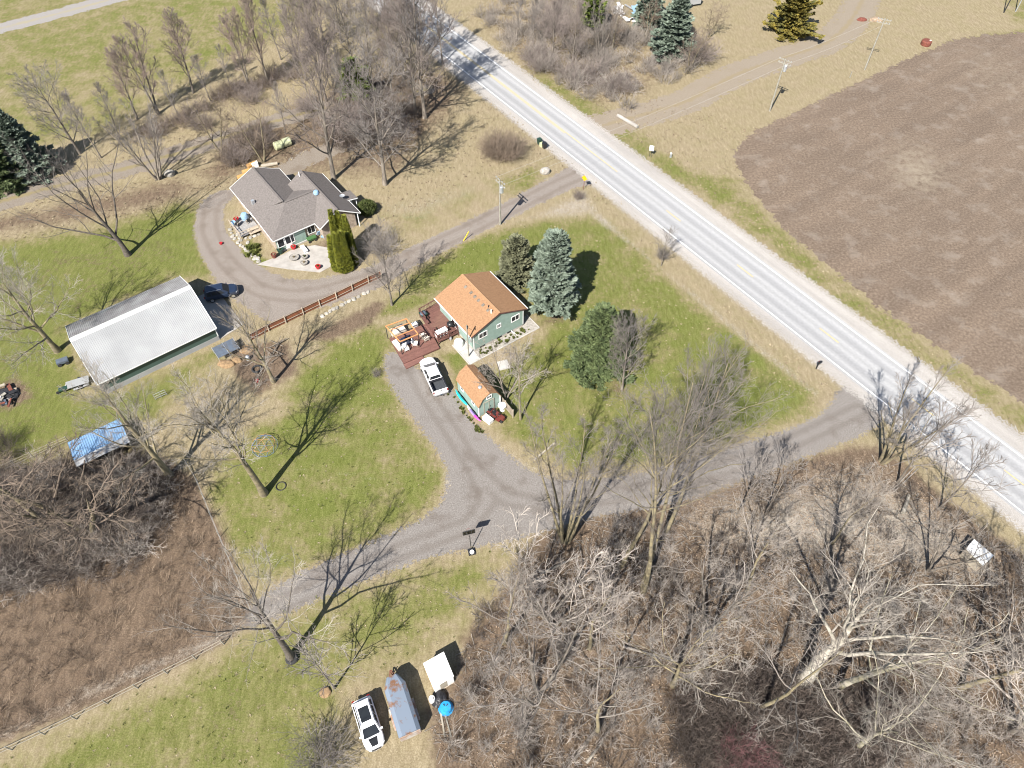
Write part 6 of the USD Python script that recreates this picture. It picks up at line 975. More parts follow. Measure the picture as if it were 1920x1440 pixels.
# white pickup, nose towards the deck
a_, b_ = G(797, 670, 0.9), G(828, 738, 0.9); hd = math.atan2(a_[1] - b_[1], a_[0] - b_[0])
tk = thing('pickup_truck', 'white crew-cab pickup truck with empty dark bed parked on the gravel drive', 'pickup truck', np.r_[((a_ + b_) / 2)[:2], 0.012], hd); W = 2.02; L0, L1 = -2.95, 2.98
low_ = manifold3d.Manifold.hull_points(np.array(plan(L0, L1, W, 0.9, 0.22, 0.42, 0.94) + plan(L0, L1, W, 0.9, 0.22, 0.75) + plan(L0, L1 - 0.03, W, 0.85, 0.22, 1.02, 0.985) + plan(L0, L1 - 0.12, W, 0.85, 0.22, 1.12, 0.95), float))
bedw = manifold3d.Manifold.hull_points(np.array([(x, y, z) for x in (L0, -0.95) for y, z in ((-W / 2 * 0.985, 0.7), (W / 2 * 0.985, 0.7), (-W / 2 * 0.95, 1.32), (W / 2 * 0.95, 1.32))], float)); cut = manifold3d.Manifold.cube((1.72, 1.56, 1.0), True).translate((-1.99, 0, 1.28))
obj('body', (low_ + bedw - cut).to_mesh() and (lambda m: (np.array(m.vert_properties[:, :3]), np.array(m.tri_verts)))((low_ + bedw - cut).to_mesh()), 'white_paint', tk, smooth=28)
bl = MB().span((-2.84, -0.77, 0.785), (-1.14, 0.77, 0.80)); bl.span((-2.85, -0.78, 0.785), (-2.83, 0.78, 1.335)); bl.span((-1.15, -0.78, 0.785), (-1.12, 0.78, 1.335)); bl.span((-2.85, -0.785, 0.785), (-1.12, -0.765, 1.335)); bl.span((-2.85, 0.765, 0.785), (-1.12, 0.785, 1.335))
obj('bed_liner', bl, 'bed_liner', tk); rb = MB()
for i in range(9): rb.span((-2.82, -0.70 + 0.17 * i, 0.80), (-1.16, -0.64 + 0.17 * i, 0.815))
obj('liner_rib', rb, 'bed_liner', tk)
for s in (-1, 1): obj('bed_rail', MB().span((-2.92, s * 0.87 - 0.09, 1.322), (-1.0, s * 0.87 + 0.07, 1.345)), 'black_plastic', tk)
obj('cargo_bar', MB().span((-1.36, -0.80, 1.28), (-1.10, 0.80, 1.36)), 'black_plastic', tk)
greenhouse(tk, -1.02, 1.85, -0.88, 0.72, 0.94, 0.70, 1.10, 1.86, 'white_paint', ((0.05, 0.36), (0.39, 0.74)))
wheels(tk, (-1.75, 1.92), W, 0.41, 0.28); mirror(tk, 1.35, 0.94, 1.16, 'white_paint')
obj('grille', MB().hull([(2.90, -0.62, 0.62), (2.90, 0.62, 0.62), (2.99, -0.55, 0.68), (2.99, 0.55, 0.68), (2.90, -0.62, 0.98), (2.90, 0.62, 0.98), (2.97, -0.55, 0.95), (2.97, 0.55, 0.95)]), 'black_paint', tk); obj('rear_bumper', MB().span((-3.10, -0.92, 0.48), (-2.93, 0.92, 0.68)), 'chrome', tk); obj('tow_hitch', MB().span((-3.25, -0.05, 0.42), (-3.08, 0.05, 0.50)), 'dark_metal', tk)
obj('tailgate_handle', MB().span((-2.975, -0.16, 1.08), (-2.94, 0.16, 1.18)), 'black_plastic', tk); obj('number_plate', MB().span((-3.12, -0.17, 0.52), (-3.095, 0.17, 0.66)), 'slate_panel', tk)
for s in (-1, 1): obj('tail_light', MB().span((-2.97, s * 0.90 - 0.08, 0.85), (-2.90, s * 0.90 + 0.08, 1.25)), 'tail_red', tk); obj('headlight', MB().hull([(x, s * y, z) for x, y in ((2.58, 0.955), (2.86, 0.66), (2.55, 0.90)) for z in (0.82, 1.0)]), 'lamp_clear', tk)
# white car with black bonnet stripe, nose towards the bottom of the picture
a_, b_ = G(705, 1401, 0.8), G(677, 1313, 0.8); hd = math.atan2(a_[1] - b_[1], a_[0] - b_[0])
sv = thing('parked_car', 'white car with dark sunroof and black bonnet stripe parked on the grass', 'car', np.r_[((a_ + b_) / 2)[:2], 0.0], hd); W = 1.92; L0, L1 = -2.35, 2.35
obj('body', MB().hull(plan(L0, L1, W, 0.75, 0.3, 0.35, 0.93) + plan(L0, L1, W, 0.75, 0.3, 0.62) + plan(L0 + 0.05, L1 - 0.08, W, 0.7, 0.28, 0.92, 0.985) + plan(L0 + 0.1, L1 - 0.3, W, 0.7, 0.28, 1.04, 0.93)), 'white_paint', sv, smooth=28)
greenhouse(sv, -2.15, 1.28, -1.85, 0.48, 0.88, 0.68, 1.02, 1.70, 'white_paint', ((0.08, 0.24), (0.28, 0.52), (0.55, 0.82)))
obj('sunroof', MB().hull([(x, y, z) for x in (-1.28, 0.02) for y in (-0.47, 0.47) for z in (1.70, 1.748)]), 'glass', sv); obj('bonnet_stripe', MB().hull([(1.38, -0.42, 1.0), (1.38, 0.42, 1.0), (1.38, -0.42, 1.062), (1.38, 0.42, 1.062), (2.10, -0.27, 0.98), (2.10, 0.27, 0.98), (2.10, -0.27, 1.05), (2.10, 0.27, 1.05)]), 'black_paint', sv)
for s in (-1, 1):
    obj('roof_rail', MB().beam((-1.7, s * 0.63, 1.77), (0.3, s * 0.63, 1.77), 0.04, 0.05), 'chrome', sv); obj('headlight', MB().hull([(x, s * y, z) for x, y in ((2.0, 0.90), (2.22, 0.62), (1.98, 0.84)) for z in (0.74, 0.88)]), 'lamp_clear', sv); obj('tail_light', MB().span((-2.37, s * 0.72 - 0.14, 0.80), (-2.28, s * 0.72 + 0.14, 0.95)), 'tail_red', sv)
wheels(sv, (-1.42, 1.45), W, 0.37); mirror(sv, 0.95, 0.86, 1.04, 'white_paint'); gm = MB()
for i in range(7): gm.span((2.27, -0.42 + 0.12 * i, 0.58), (2.39, -0.34 + 0.12 * i, 0.82))
obj('grille', gm, 'black_paint', sv)
# dark blue suv in the shade of the barn
a_, b_ = G(444, 541, 0.8), G(386, 554, 0.8); hd = math.atan2(a_[1] - b_[1], a_[0] - b_[0])
bv = thing('parked_car', 'dark navy blue car in the shade at the end of the white barn', 'car', np.r_[((a_ + b_) / 2)[:2], 0.075], hd); W = 1.92
obj('body', MB().hull(plan(-2.3, 2.3, W, 0.7, 0.3, 0.35, 0.93) + plan(-2.3, 2.3, W, 0.7, 0.3, 0.62) + plan(-2.25, 2.2, W, 0.7, 0.28, 0.95, 0.985) + plan(-2.2, 2.0, W, 0.65, 0.28, 1.06, 0.93)), 'navy_paint', bv, smooth=28)
greenhouse(bv, -2.15, 1.15, -1.9, 0.38, 0.88, 0.70, 1.04, 1.72, 'navy_paint', ((0.07, 0.26), (0.30, 0.54), (0.57, 0.83))); wheels(bv, (-1.4, 1.42), W, 0.37); mirror(bv, 0.85, 0.86, 1.06, 'navy_paint')
for s in (-1, 1): obj('roof_rail', MB().beam((-1.75, s * 0.66, 1.79), (0.2, s * 0.66, 1.79), 0.04, 0.05), 'chrome', bv); obj('headlight', MB().hull([(x, s * y, z) for x, y in ((1.95, 0.90), (2.18, 0.62), (1.93, 0.84)) for z in (0.76, 0.9)]), 'lamp_clear', bv); obj('tail_light', MB().span((-2.32, s * 0.75 - 0.12, 0.85), (-2.24, s * 0.75 + 0.12, 1.1)), 'tail_red', bv)
# horse trailer: rusty grey metal, tapered nose
a_, b_ = G(734, 1266, 1.9), G(768, 1374, 1.9); hd = math.atan2(a_[1] - b_[1], a_[0] - b_[0])
tl = thing('stock_trailer', 'long grey metal stock trailer streaked with rust beside the white car', 'trailer', np.r_[((a_ + b_) / 2)[:2], 0.0], hd); L = float(np.linalg.norm(a_ - b_)); X0, X1 = -L / 2, L / 2
side = lambda z, w: [(X0, s * w, z) for s in (-1, 1)] + [(X1 - 1.0, s * w, z) for s in (-1, 1)] + [(X1, s * w * 0.52, z) for s in (-1, 1)]
obj('box', MB().hull(side(0.45, 1.0) + side(1.70, 1.0)), 'rusty_side', tl); obj('roof', MB().hull(side(1.70, 1.03) + [(x, s * w, z) for x in (X0 - 0.05, X1 - 1.05) for s in (-1, 1) for w, z in ((1.0, 1.86), (0.66, 2.08))] + [(X1 - 0.05, s * 0.40, 1.98) for s in (-1, 1)]), 'rusty_steel', tl, smooth=20)
obj('rear_gate', MB().span((X0 - 0.07, -0.95, 0.5), (X0 - 0.005, 0.95, 1.66)), 'rusty_side', tl); obj('fender', MB().hull([(x, y, z) for y in (-1.22, 1.22) for x, z in ((-1.7, 0.6), (-1.5, 0.86), (0.2, 0.86), (0.4, 0.6))]), 'rusty_side', tl)
for s in (-1, 1):
    obj('drawbar', MB().beam((X1 - 0.2, s * 0.45, 0.5), (X1 + 0.95, 0.04 * s, 0.5), 0.09, 0.1), 'rust', tl)
    for x in (-1.1, -0.25): obj('wheel', MB().tube((x, s * 1.08 - 0.1, 0.34), (x, s * 1.08 + 0.1, 0.34), 0.34, n=18), 'rubber', tl)
obj('jack', MB().tube((X1 + 0.6, 0, 0), (X1 + 0.6, 0, 0.95), 0.05), 'rust', tl)
# white box shelter, barrel, blue tub and scrap at the wood's edge
qd = [G(793, 1244, 2.0), G(832, 1222, 2.0), G(851, 1268, 2.0), G(813, 1291, 2.0)]; cc = np.mean(qd, 0)
wsd = thing('ice_shanty', 'white square flat-roofed hut at the edge of the wood', 'hut', (cc[0], cc[1], 0)); q = [p - [cc[0], cc[1], 0] for p in qd]; q = q if np.cross(q[1] - q[0], q[2] - q[0])[2] > 0 else q[::-1]
obj('roof', MB().slab([p + [0, 0, 0.05] for p in q], 0.07), 'white_trim', wsd); obj('wall', MB().hull([p * [0.95, 0.95, 0] + [0, 0, z] for p in q for z in (0.1, 1.98)]), 'white_cloth', wsd); obj('skid', MB().hull([p * [0.97, 0.97, 0] + [0, 0, z] for p in q for z in (0.0, 0.1)]), 'plank', wsd)
obj('door', MB().hull([(q[0] * 0.95 * (1 - f) + q[1] * 0.95 * f) * [1, 1, 0] * 1.012 + [0, 0, z] for f in (0.3, 0.65) for z in (0.2, 1.8)] + [(q[0] * 0.94 * (1 - f) + q[1] * 0.94 * f) * [1, 1, 0] + [0, 0, z] for f in (0.3, 0.65) for z in (0.2, 1.8)]), 'fence_tape', wsd)
br = thing('white_barrel', 'white plastic barrel between the trailer and the blue tub', 'barrel', G(811, 1314)); obj('drum', MB().lathe([(0, 0), (0.28, 0), (0.31, 0.1), (0.31, 0.75), (0.27, 0.86), (0, 0.88)], n=18), 'white_cloth', br, smooth=40); obj('bung', MB().lathe([(0.06, 0.87), (0.06, 0.91), (0, 0.91)], (0.15, 0, 0)), 'black_plastic', br)
bt = thing('blue_tub', 'bright blue upturned plastic tub with black straps at the wood edge', 'tub', G(836, 1328), 0.6); obj('tub', MB().lathe([(0.66, 0.0), (0.62, 0.35), (0.50, 0.55), (0, 0.60)], n=22), 'blue_plastic', bt, smooth=40); obj('rim', MB().lathe([(0.64, 0), (0.72, 0.02), (0.72, 0.07), (0.64, 0.08)], n=22), 'blue_plastic', bt)
for a in (0.2, 1.7): obj('strap', MB().beam((-0.62 * math.cos(a), -0.62 * math.sin(a), 0.40), (0.30 * math.cos(a), 0.30 * math.sin(a), 0.62), 0.10, 0.03), 'black_plastic', bt)
r6 = np.random.default_rng(6)
bg = thing('tarp_heap', 'crumpled black plastic heap between the white hut and the blue tub', 'tarp', G(824, 1311)); m = trimesh.creation.icosphere(4); v = np.array(m.vertices); v *= (0.75 + 0.5 * meshkit.fbm(v * 1.8 + 5, 4, 3))[:, None]; v = v * [0.7, 0.85, 0.5]; v[:, 2] = np.maximum(v[:, 2] + 0.15, 0); obj('sheet', (v, m.faces), 'black_plastic', bg)
for i, (p, q_, lab) in enumerate((((826, 1334), (834, 1382), 'yellowed board leaning out of the scrap below the blue tub'), ((834, 1338), (846, 1382), 'thin grey plank lying beside the yellowed board'), ((826, 1290), (846, 1284), 'dark board behind the white hut'))):
    a_, b_ = G(*p, 0.08), G(*q_, 0.06); o = obj('scrap_board', MB().beam(a_, b_, 0.16 - 0.05 * i, 0.05), ['fence_tape', 'pole_wood', 'dark_metal'][i]); tag(o, lab, 'board')
# white-roofed hut at the right
qd = [G(1811, 1029, 1.6), G(1826, 1011, 1.6), G(1863, 1042, 1.6), G(1843, 1061, 1.6)]; cc = np.mean(qd, 0); hut = thing('bus_shelter', 'small white-roofed wooden hut open towards the road, under the cottonwood', 'hut', (cc[0], cc[1], 0)); q = [p - [cc[0], cc[1], 0] for p in qd]; q = q if np.cross(q[1] - q[0], q[2] - q[0])[2] > 0 else q[::-1]
obj('roof', MB().slab([p + [0, 0, 0.06] for p in q], 0.09), 'white_trim', hut); bp = [p * [0.93, 0.93, 0] for p in q]
for i in range(4):
    a_, b_ = bp[i], bp[(i + 1) % 4]
    if i != 1: obj('wall', MB().beam(a_ + [0, 0, 0.8], b_ + [0, 0, 0.8], 0.05, 1.5), 'fence_tape', hut)
    obj('post', MB().beam(a_, a_ + [0, 0, 1.56], 0.09, 0.09), 'plank', hut)
# ---------------------------------------------------------------- poles, signs, roadside
def utility_pole(label, foot, top, rz, transformer=True):
    h = tall(foot, top); t = thing('utility_pole', label, 'utility pole', G(*foot), rz); obj('pole', MB().tube((0, 0, -0.3), (0, 0, h), 0.16, 0.11, 12), 'pole_wood', t, smooth=True)
    for z in (h - 0.35, h - 0.95):
        ca = obj('crossarm', MB().beam((-1.2, 0.14, z), (1.2, 0.14, z), 0.10, 0.12), 'pole_wood', t)
        for x in (-1.1, -0.5, 0.5, 1.1): obj('insulator', MB().lathe([(0.05, z + 0.06), (0.07, z + 0.12), (0.04, z + 0.22), (0, z + 0.23)], (x, 0.14, 0), 8), 'galvanised', ca)
    if transformer: obj('transformer', MB().lathe([(0, h - 2.1), (0.27, h - 2.1), (0.28, h - 1.1), (0.22, h - 1.0), (0, h - 0.98)], (0.42, 0.05, 0), 14), 'galvanised', t, smooth=30); obj('bracket', MB().span((0.08, 0, h - 1.6), (0.3, 0.1, h - 1.5)), 'dark_metal', t)
    return G(*foot) + [0, 0, h]
ra = math.atan2(ROAD_D[1], ROAD_D[0])
p1 = utility_pole('wooden utility pole with transformer between the two houses', (938, 421), 336, ra); p2 = utility_pole('wooden utility pole with transformer beside the ploughed field', (1443, 208), 110, ra + 0.2); p3 = utility_pole('tall wooden utility pole near the rusty tank', (1621, 131), 34, ra + 0.5, False)
for k_, (a_, b_) in enumerate(((p2, p3), (p1, p2))):
    w = MB()
    for off in (-1.1, 1.1):
        s_ = np.linspace(0, 1, 9); c = a_ + (b_ - a_) * s_[:, None] - np.c_[0 * s_, 0 * s_, 1.6 * s_ * (1 - s_) + 0.3] + np.r_[ROAD_D * off, 0]
        for p, q in zip(c, c[1:]): w.tube(p, q, 0.012, 0.012, 4)
    tag(obj('power_line', w, 'wire'), ['pair of thin power lines between the two poles by the field', 'pair of thin power lines crossing over the road'][k_], 'power line')
gm_ = obj('guy_marker', MB().beam(G(869, 452, 0.0), G(879, 434, 1.3), 0.10, 0.10), 'yellow_paint'); tag(gm_, 'yellow guy wire guard slanting up beside the gravel lane', 'guy wire guard')
sg = thing('warning_sign', 'orange-yellow diamond road sign on a steel post at the lane mouth', 'road sign', G(1094, 356), ra + 0.35 + math.pi); obj('post', MB().beam((0, 0, -0.1), (0, 0, 2.6), 0.06, 0.06), 'rust', sg); dd = 0.53; obj('plate', MB().hull([(x, y, z) for y in (0.035, 0.05) for x, z in ((0, 2.25 - dd), (dd, 2.25), (0, 2.25 + dd), (-dd, 2.25))]), 'orange_yellow', sg); obj('plate_back', MB().hull([(x, y, z) for y in (0.031, 0.0349) for x, z in ((0, 2.25 - dd), (dd, 2.25), (0, 2.25 + dd), (-dd, 2.25))]), 'galvanised', sg)
ws = thing('speed_sign', 'white rectangular road sign on two thin posts across the road', 'road sign', G(1219, 294), ra + 0.55); obj('plate', MB().span((-0.38, 0.03, 1.15), (0.38, 0.05, 2.15)), 'white_trim', ws)
for x in (-0.18, 0.18): obj('post', MB().beam((x, 0, -0.1), (x, 0, 2.2), 0.05, 0.05), 'dark_metal', ws)
pd_ = thing('cable_pedestal', 'short pale cable pedestal in the grass near the white road sign', 'pedestal', G(1257, 295)); obj('body', MB().span((-0.14, -0.14, 0), (0.14, 0.14, 0.75)), 'galvanised', pd_); obj('cap', MB().hull([(x, y, z) for s_, z in ((0.17, 0.75), (0.10, 0.86)) for x in (-s_, s_) for y in (-s_, s_)]), 'white_trim', pd_)
mb = thing('mailbox', 'black mailbox on a bent black post by the drive entrance', 'mailbox', G(1530, 692), ra + 1.57); obj('post', MB().beam((0, 0, -0.1), (0, 0, 1.05), 0.11, 0.11), 'black_paint', mb); obj('arm', MB().beam((-0.15, 0, 1.0), (0.45, 0, 1.0), 0.09, 0.09), 'black_paint', mb); g_ = np.linspace(0, math.pi, 8); obj('box', MB().hull([(x, 0.14 * math.cos(a), 1.2 + 0.14 * math.sin(a)) for x in (-0.1, 0.5) for a in g_] + [(x, y, 1.05) for x in (-0.1, 0.5) for y in (-0.14, 0.14)]), 'black_paint', mb); obj('flag', MB().span((0.1, 0.15, 1.15), (0.22, 0.165, 1.34)), 'tail_red', mb)
tb2 = thing('roadside_bins', 'two dark green lidded bins with a pale box between them by the road', 'bins', G(1016, 274), ra)
for x, mt in ((-0.75, 'dark_green'), (0.75, 'black_plastic')): b = obj('bin', MB().hull([(x + i * s_, j * s_, z) for s_, z in ((0.26, 0.05), (0.33, 1.0)) for i in (-1, 1) for j in (-1, 1)]), mt, tb2); obj('lid', MB().hull([(x + i * 0.36, j * 0.36, z) for i in (-1, 1) for j in (-1, 1) for z in (1.0, 1.06)]), mt, b)
obj('box', MB().span((-0.35, -0.3, 0), (0.35, 0.3, 0.6)), 'hay_wrap', tb2)
def boulder(name, label, at, r, mat, seed, squash=0.7, cat='boulder', group=None):
    m = trimesh.creation.icosphere(3); v = np.array(m.vertices); v *= (0.72 + 0.56 * meshkit.fbm(v * 1.3 + seed, 4, seed))[:, None]; v = v * [r, r * 0.85, r * squash]; v[:, 2] = np.maximum(v[:, 2] + r * squash * 0.55, 0); o = obj(name, (v, m.faces), mat); tag(o, label, cat, group); UsdGeom.Xformable(o).AddTranslateOp().Set(Gf.Vec3d(*G(*at)))
boulder('boulder', 'big grey boulder at the mouth of the gravel lane', (1022, 324), 0.85, 'stone', 3); boulder('boulder', 'pale boulder in the leaf litter beside the farm track', (319, 328), 0.9, 'pale_stone', 5); boulder('stump', 'cut tree stump mound on the lawn below the spreading tree', (610, 1299), 0.6, 'tan_tarp', 7, 0.3, 'stump')
for i, (px, py) in enumerate([(612, 588), (619, 584), (626, 580), (632, 577), (641, 572), (648, 568), (655, 565), (663, 561), (672, 557), (683, 551), (690, 548), (604, 593)]): copy(FORMS['flat_stone'].GetPath(), 'border_stone', 'white stone in the row along the foot of the red fence', 'stone', G(px, py), i * 1.7, 'white stones along the red fence', 1.0 + 0.4 * ((i * 7) % 5) / 5)
def log(name, label, p, q, r0, r1, mat, cat='log'): o = obj(name, MB().tube(G(*p, r0), G(*q, r1), r0, r1, 9), mat, smooth=40); return tag(o, label, cat)
log('culvert_pipe', 'long pale grey pipe lying in the grass across the road', (1158, 216), (1196, 238), 0.30, 0.30, 'concrete', 'pipe')
log('fallen_branch', 'bleached fallen trunk at the roadside end of the thicket', (1121, 128), (1150, 172), 0.30, 0.12, 'pale_bark'); log('fallen_branch', 'long bleached branch fallen towards the verge', (1128, 140), (1172, 206), 0.16, 0.05, 'pale_twigs'); log('fallen_branch', 'fallen grey branch right of the bleached trunk', (1170, 78), (1204, 100), 0.14, 0.06, 'pale_twigs')
log('fallen_branch', 'pale fallen branch crossing the wood below the drive', (1018, 1074), (1086, 1042), 0.17, 0.07, 'pale_bark'); log('fallen_branch', 'long dead branch lying left of the giant cottonwood', (1168, 1212), (1268, 1240), 0.15, 0.06, 'pale_twigs'); log('fallen_branch', 'dead limb near the bottom of the wood', (1075, 1425), (1160, 1310), 0.20, 0.08, 'bark'); log('fallen_branch', 'white broken limb in the lower middle of the wood', (1100, 1430), (1130, 1390), 0.14, 0.08, 'pale_bark'); log('fallen_branch', 'pale pole lying by the road under the thin trees', (1674, 918), (1718, 872), 0.09, 0.05, 'pale_twigs'); log('fallen_branch', 'second pale pole lying by the road under the thin trees', (1676, 922), (1722, 878), 0.08, 0.05, 'pale_twigs'); log('snag', 'short broken white trunk in the sunny part of the wood', (1693, 962), (1704, 928), 0.24, 0.18, 'pale_bark')
for i, (p, q) in enumerate((((455, 324), (478, 316)), ((464, 312), (480, 305)), ((446, 334), (466, 326)))): log('cut_log', ['fresh cut log nearest the roof of the grey house', 'fresh cut log at the top of the log pile', 'fresh cut log at the left of the log pile'][i], p, q, 0.42, 0.40, 'fresh_wood')
log('cut_log', 'long peeled log lying behind the grey house', (490, 312), (520, 306), 0.32, 0.28, 'fence_tape'); wp = thing('white_crate', 'white crate beside the cut logs behind the grey house', 'crate', G(479, 312), 0.5); obj('body', MB().span((-0.5, -0.35, 0), (0.5, 0.35, 0.7)), 'white_trim', wp); obj('lid', MB().span((-0.53, -0.38, 0.7), (0.53, 0.38, 0.76)), 'white_trim', wp)
for i, (px, py) in enumerate(((524, 279), (539, 273))):
    b = thing('round_bale', ['pale wrapped round bale, left one of the pair behind the house', 'pale wrapped round bale, right one of the pair behind the house'][i], 'hay bale', G(px, py), 0.62); obj('roll', MB().lathe([(0, -0.72), (0.62, -0.72), (0.72, -0.62), (0.72, 0.62), (0.62, 0.72), (0, 0.72)], n=22), 'hay_wrap', b, smooth=35); x = b.GetChildren()[0]; UsdGeom.Xformable(x).AddTranslateOp().Set(Gf.Vec3d(0, 0, 0.70)); UsdGeom.Xformable(x).AddRotateYOp().Set(90.0)
# ---------------------------------------------------------------- fences
def ground_line(p, q): return G(*p), G(*q)
rf = thing('red_fence', 'low red-brown board fence between the lawn and the gravel lane', 'fence', G(580, 585)); FB = G(580, 585); fpts = [G(px, py) for px, py in ((468, 641), (505, 621), (537, 606), (570, 590), (601, 575), (632, 561), (662, 546), (692, 531), (716, 520))]
for i, (a_, b_) in enumerate(zip(fpts, fpts[1:])):
    a_, b_ = a_ - FB, b_ - FB; n_ = np.array([-(b_ - a_)[1], (b_ - a_)[0], 0]); n_ /= np.linalg.norm(n_)
    for k_ in range(6): obj('board', MB().beam(a_ + [0, 0, 0.14 + 0.2 * k_] + n_ * (0.06 + 0.01 * (k_ % 2)), b_ + [0, 0, 0.14 + 0.2 * k_] + n_ * (0.06 + 0.01 * (k_ % 2)), 0.025, 0.19), 'fence_red', rf)
    for z in (0.45, 1.22): obj('rail', MB().beam(a_ + [0, 0, z] - n_ * 0.0, b_ + [0, 0, z] - n_ * 0.0, 0.06, 0.05), 'fence_tape', rf)
for p in fpts: obj('post', MB().beam(p - FB - [0, 0, 0.1], p - FB + [0, 0, 1.38], 0.13, 0.13), 'plank', rf)
def wire_fence(label, pts, n, h=1.15, rails=3, mat='fence_tape', r=0.018, post='pole_wood', pr=0.05):
    P = [G(*p) for p in pts]; base = np.mean(P, 0); t = thing('wire_fence', label, 'fence', base); c = np.array(P) - base; s = np.r_[0, np.cumsum(np.linalg.norm(np.diff(c, axis=0), axis=1))]; u = np.linspace(0, s[-1], n); q = np.c_[np.interp(u, s, c[:, 0]), np.interp(u, s, c[:, 1]), 0 * u]
    for p in q: obj('post', MB().tube(p - [0, 0, 0.1], p + [0, 0, h + 0.08], pr, pr, 7), post, t)
    for k_ in range(rails):
        m = MB()
        for a_, b_ in zip(q, q[1:]): m.beam(a_ + [0, 0, h * (k_ + 1) / rails], b_ + [0, 0, h * (k_ + 1) / rails], r * 1.2, r * 3)
        obj('strand', m, mat, t)
wire_fence('post and wire fence between the green lawn and the brown field', [(352, 872), (372, 905), (404, 985), (440, 1070), (480, 1165)], 9, 1.2, 4, 'wire', 0.008); wire_fence('pale two-rail fence running along the lower edge of the brown field', [(420, 1208), (395, 1222), (300, 1270), (240, 1300), (166, 1338), (104, 1368), (40, 1398), (-40, 1436)], 9, 1.1, 2, 'fence_tape', 0.03, 'pole_wood', 0.06); wire_fence('pale rail fence above the dark thicket at the left picture edge', [(-40, 906), (0, 888), (60, 860), (130, 829)], 6, 1.1, 3, 'fence_tape', 0.02)
gt = thing('metal_gate', 'small grey metal gate on the grass between barn and trees', 'gate', G(303, 745), 0.6)
for z in (0.25, 0.6, 1.0): obj('bar', MB().beam((-0.7, 0, z), (0.7, 0, z), 0.045, 0.045), 'galvanised', gt)
for x in (-0.7, 0.0, 0.7): obj('upright', MB().beam((x, 0, 0), (x, 0, 1.05), 0.05, 0.05), 'galvanised', gt)
# ---------------------------------------------------------------- play things and yard things
hp = thing('basketball_hoop', 'portable basketball hoop with white-topped black base at the drive edge', 'basketball hoop', G(884, 1032), 0.25)
obj('base', MB().hull([(x * s_, y * s_ - 0.05, z) for s_, z in ((0.40, 0), (0.36, 0.16), (0.2, 0.22)) for x in (-1, 1) for y in (-1.3, 0.6)]), 'black_plastic', hp); obj('sandbag', MB().hull([(0.24 * math.cos(a), 0.24 * math.sin(a) - 0.32, z) for a in np.arange(10) * 0.63 for z in (0.2, 0.34)]), 'white_cloth', hp); obj('pole', MB().tube((0, 0.1, 0.1), (0, 0.35, 2.75), 0.05, 0.045), 'dark_metal', hp)
m = MB()
for a_, b_ in (((-0.62, 2.65), (0.62, 2.65)), ((-0.62, 3.35), (0.62, 3.35)), ((-0.62, 2.65), (-0.62, 3.35)), ((0.62, 2.65), (0.62, 3.35)), ((-0.28, 2.7), (-0.28, 3.3)), ((0.28, 2.7), (0.28, 3.3))): m.beam((a_[0], 0.62, a_[1]), (b_[0], 0.62, b_[1]), 0.07, 0.09)
bb = obj('backboard', m, 'dark_metal', hp); obj('panel', MB().span((-0.60, 0.60, 2.67), (0.60, 0.615, 3.33)), usdkit.material(stage, '/World/Looks/clear_sheet', {'t': ('transparent_bsdf', {'color': (0.86, 0.88, 0.9)}), 'g': ('glossy_bsdf', {'roughness': 0.15}), 'f': ('fresnel', {'IOR': 1.45}), 'm': ('mix_closure', {})}, [('f.fac', 'm.fac'), ('t.BSDF', 'm.closure1'), ('g.BSDF', 'm.closure2')], surface='m.closure'), bb)
ring = MB(); g_ = np.linspace(0, 6.2832, 17)
for a, b in zip(g_, g_[1:]): ring.tube((0.23 * math.cos(a), 0.92 + 0.23 * math.sin(a), 2.8), (0.23 * math.cos(b), 0.92 + 0.23 * math.sin(b), 2.8), 0.012, 0.012, 5)
obj('rim', ring, 'tail_red', hp)
dm = thing('climbing_dome', 'blue and orange climbing dome of steel bars under the spreading tree', 'climbing dome', G(497, 838)); ico = trimesh.creation.icosphere(1); V = np.array(ico.vertices); V = V @ np.array(trimesh.geometry.align_vectors(V[0], [0, 0, 1]))[:3, :3].T; keep = V[:, 2] > -0.12
for a, b in ico.edges_unique:
    if keep[a] and keep[b]:
        p, q = [V[k_] * [1.55, 1.55, 1.35] + [0, 0, 0.15] for k_ in (a, b)]; deg = min((ico.edges_unique == a).any(1).sum(), (ico.edges_unique == b).any(1).sum()); mid = (p[2] + q[2]) / 2; obj('bar', MB().tube(p, q, 0.017, 0.017, 6), 'cedar_beam' if deg == 5 and mid > 0.75 else 'bar_blue', dm)
def tyre(label, at, R, r, hub=True, name='tyre'):
    g1 = np.linspace(0, 6.2832, 11); t = thing(name, label, 'tyre', G(*at)); obj('casing', MB().lathe([(R + r * math.cos(a), r + r * 0.9 * math.sin(a)) for a in g1], n=26), 'rubber', t, smooth=50)
    if hub: obj('wheel_disc', MB().lathe([(R - r * 0.7, r * 1.2), (R * 0.4, r * 0.9), (0, r * 1.0)], n=18), 'dark_metal', t)
tyre('big black tractor tyre lying at the foot of the short-trunked tree', (548, 1236), 0.42, 0.20); tyre('large thin black hoop tyre lying beside the mossy spreading tree', (527, 912), 0.55, 0.06, False, 'hoop_tyre')
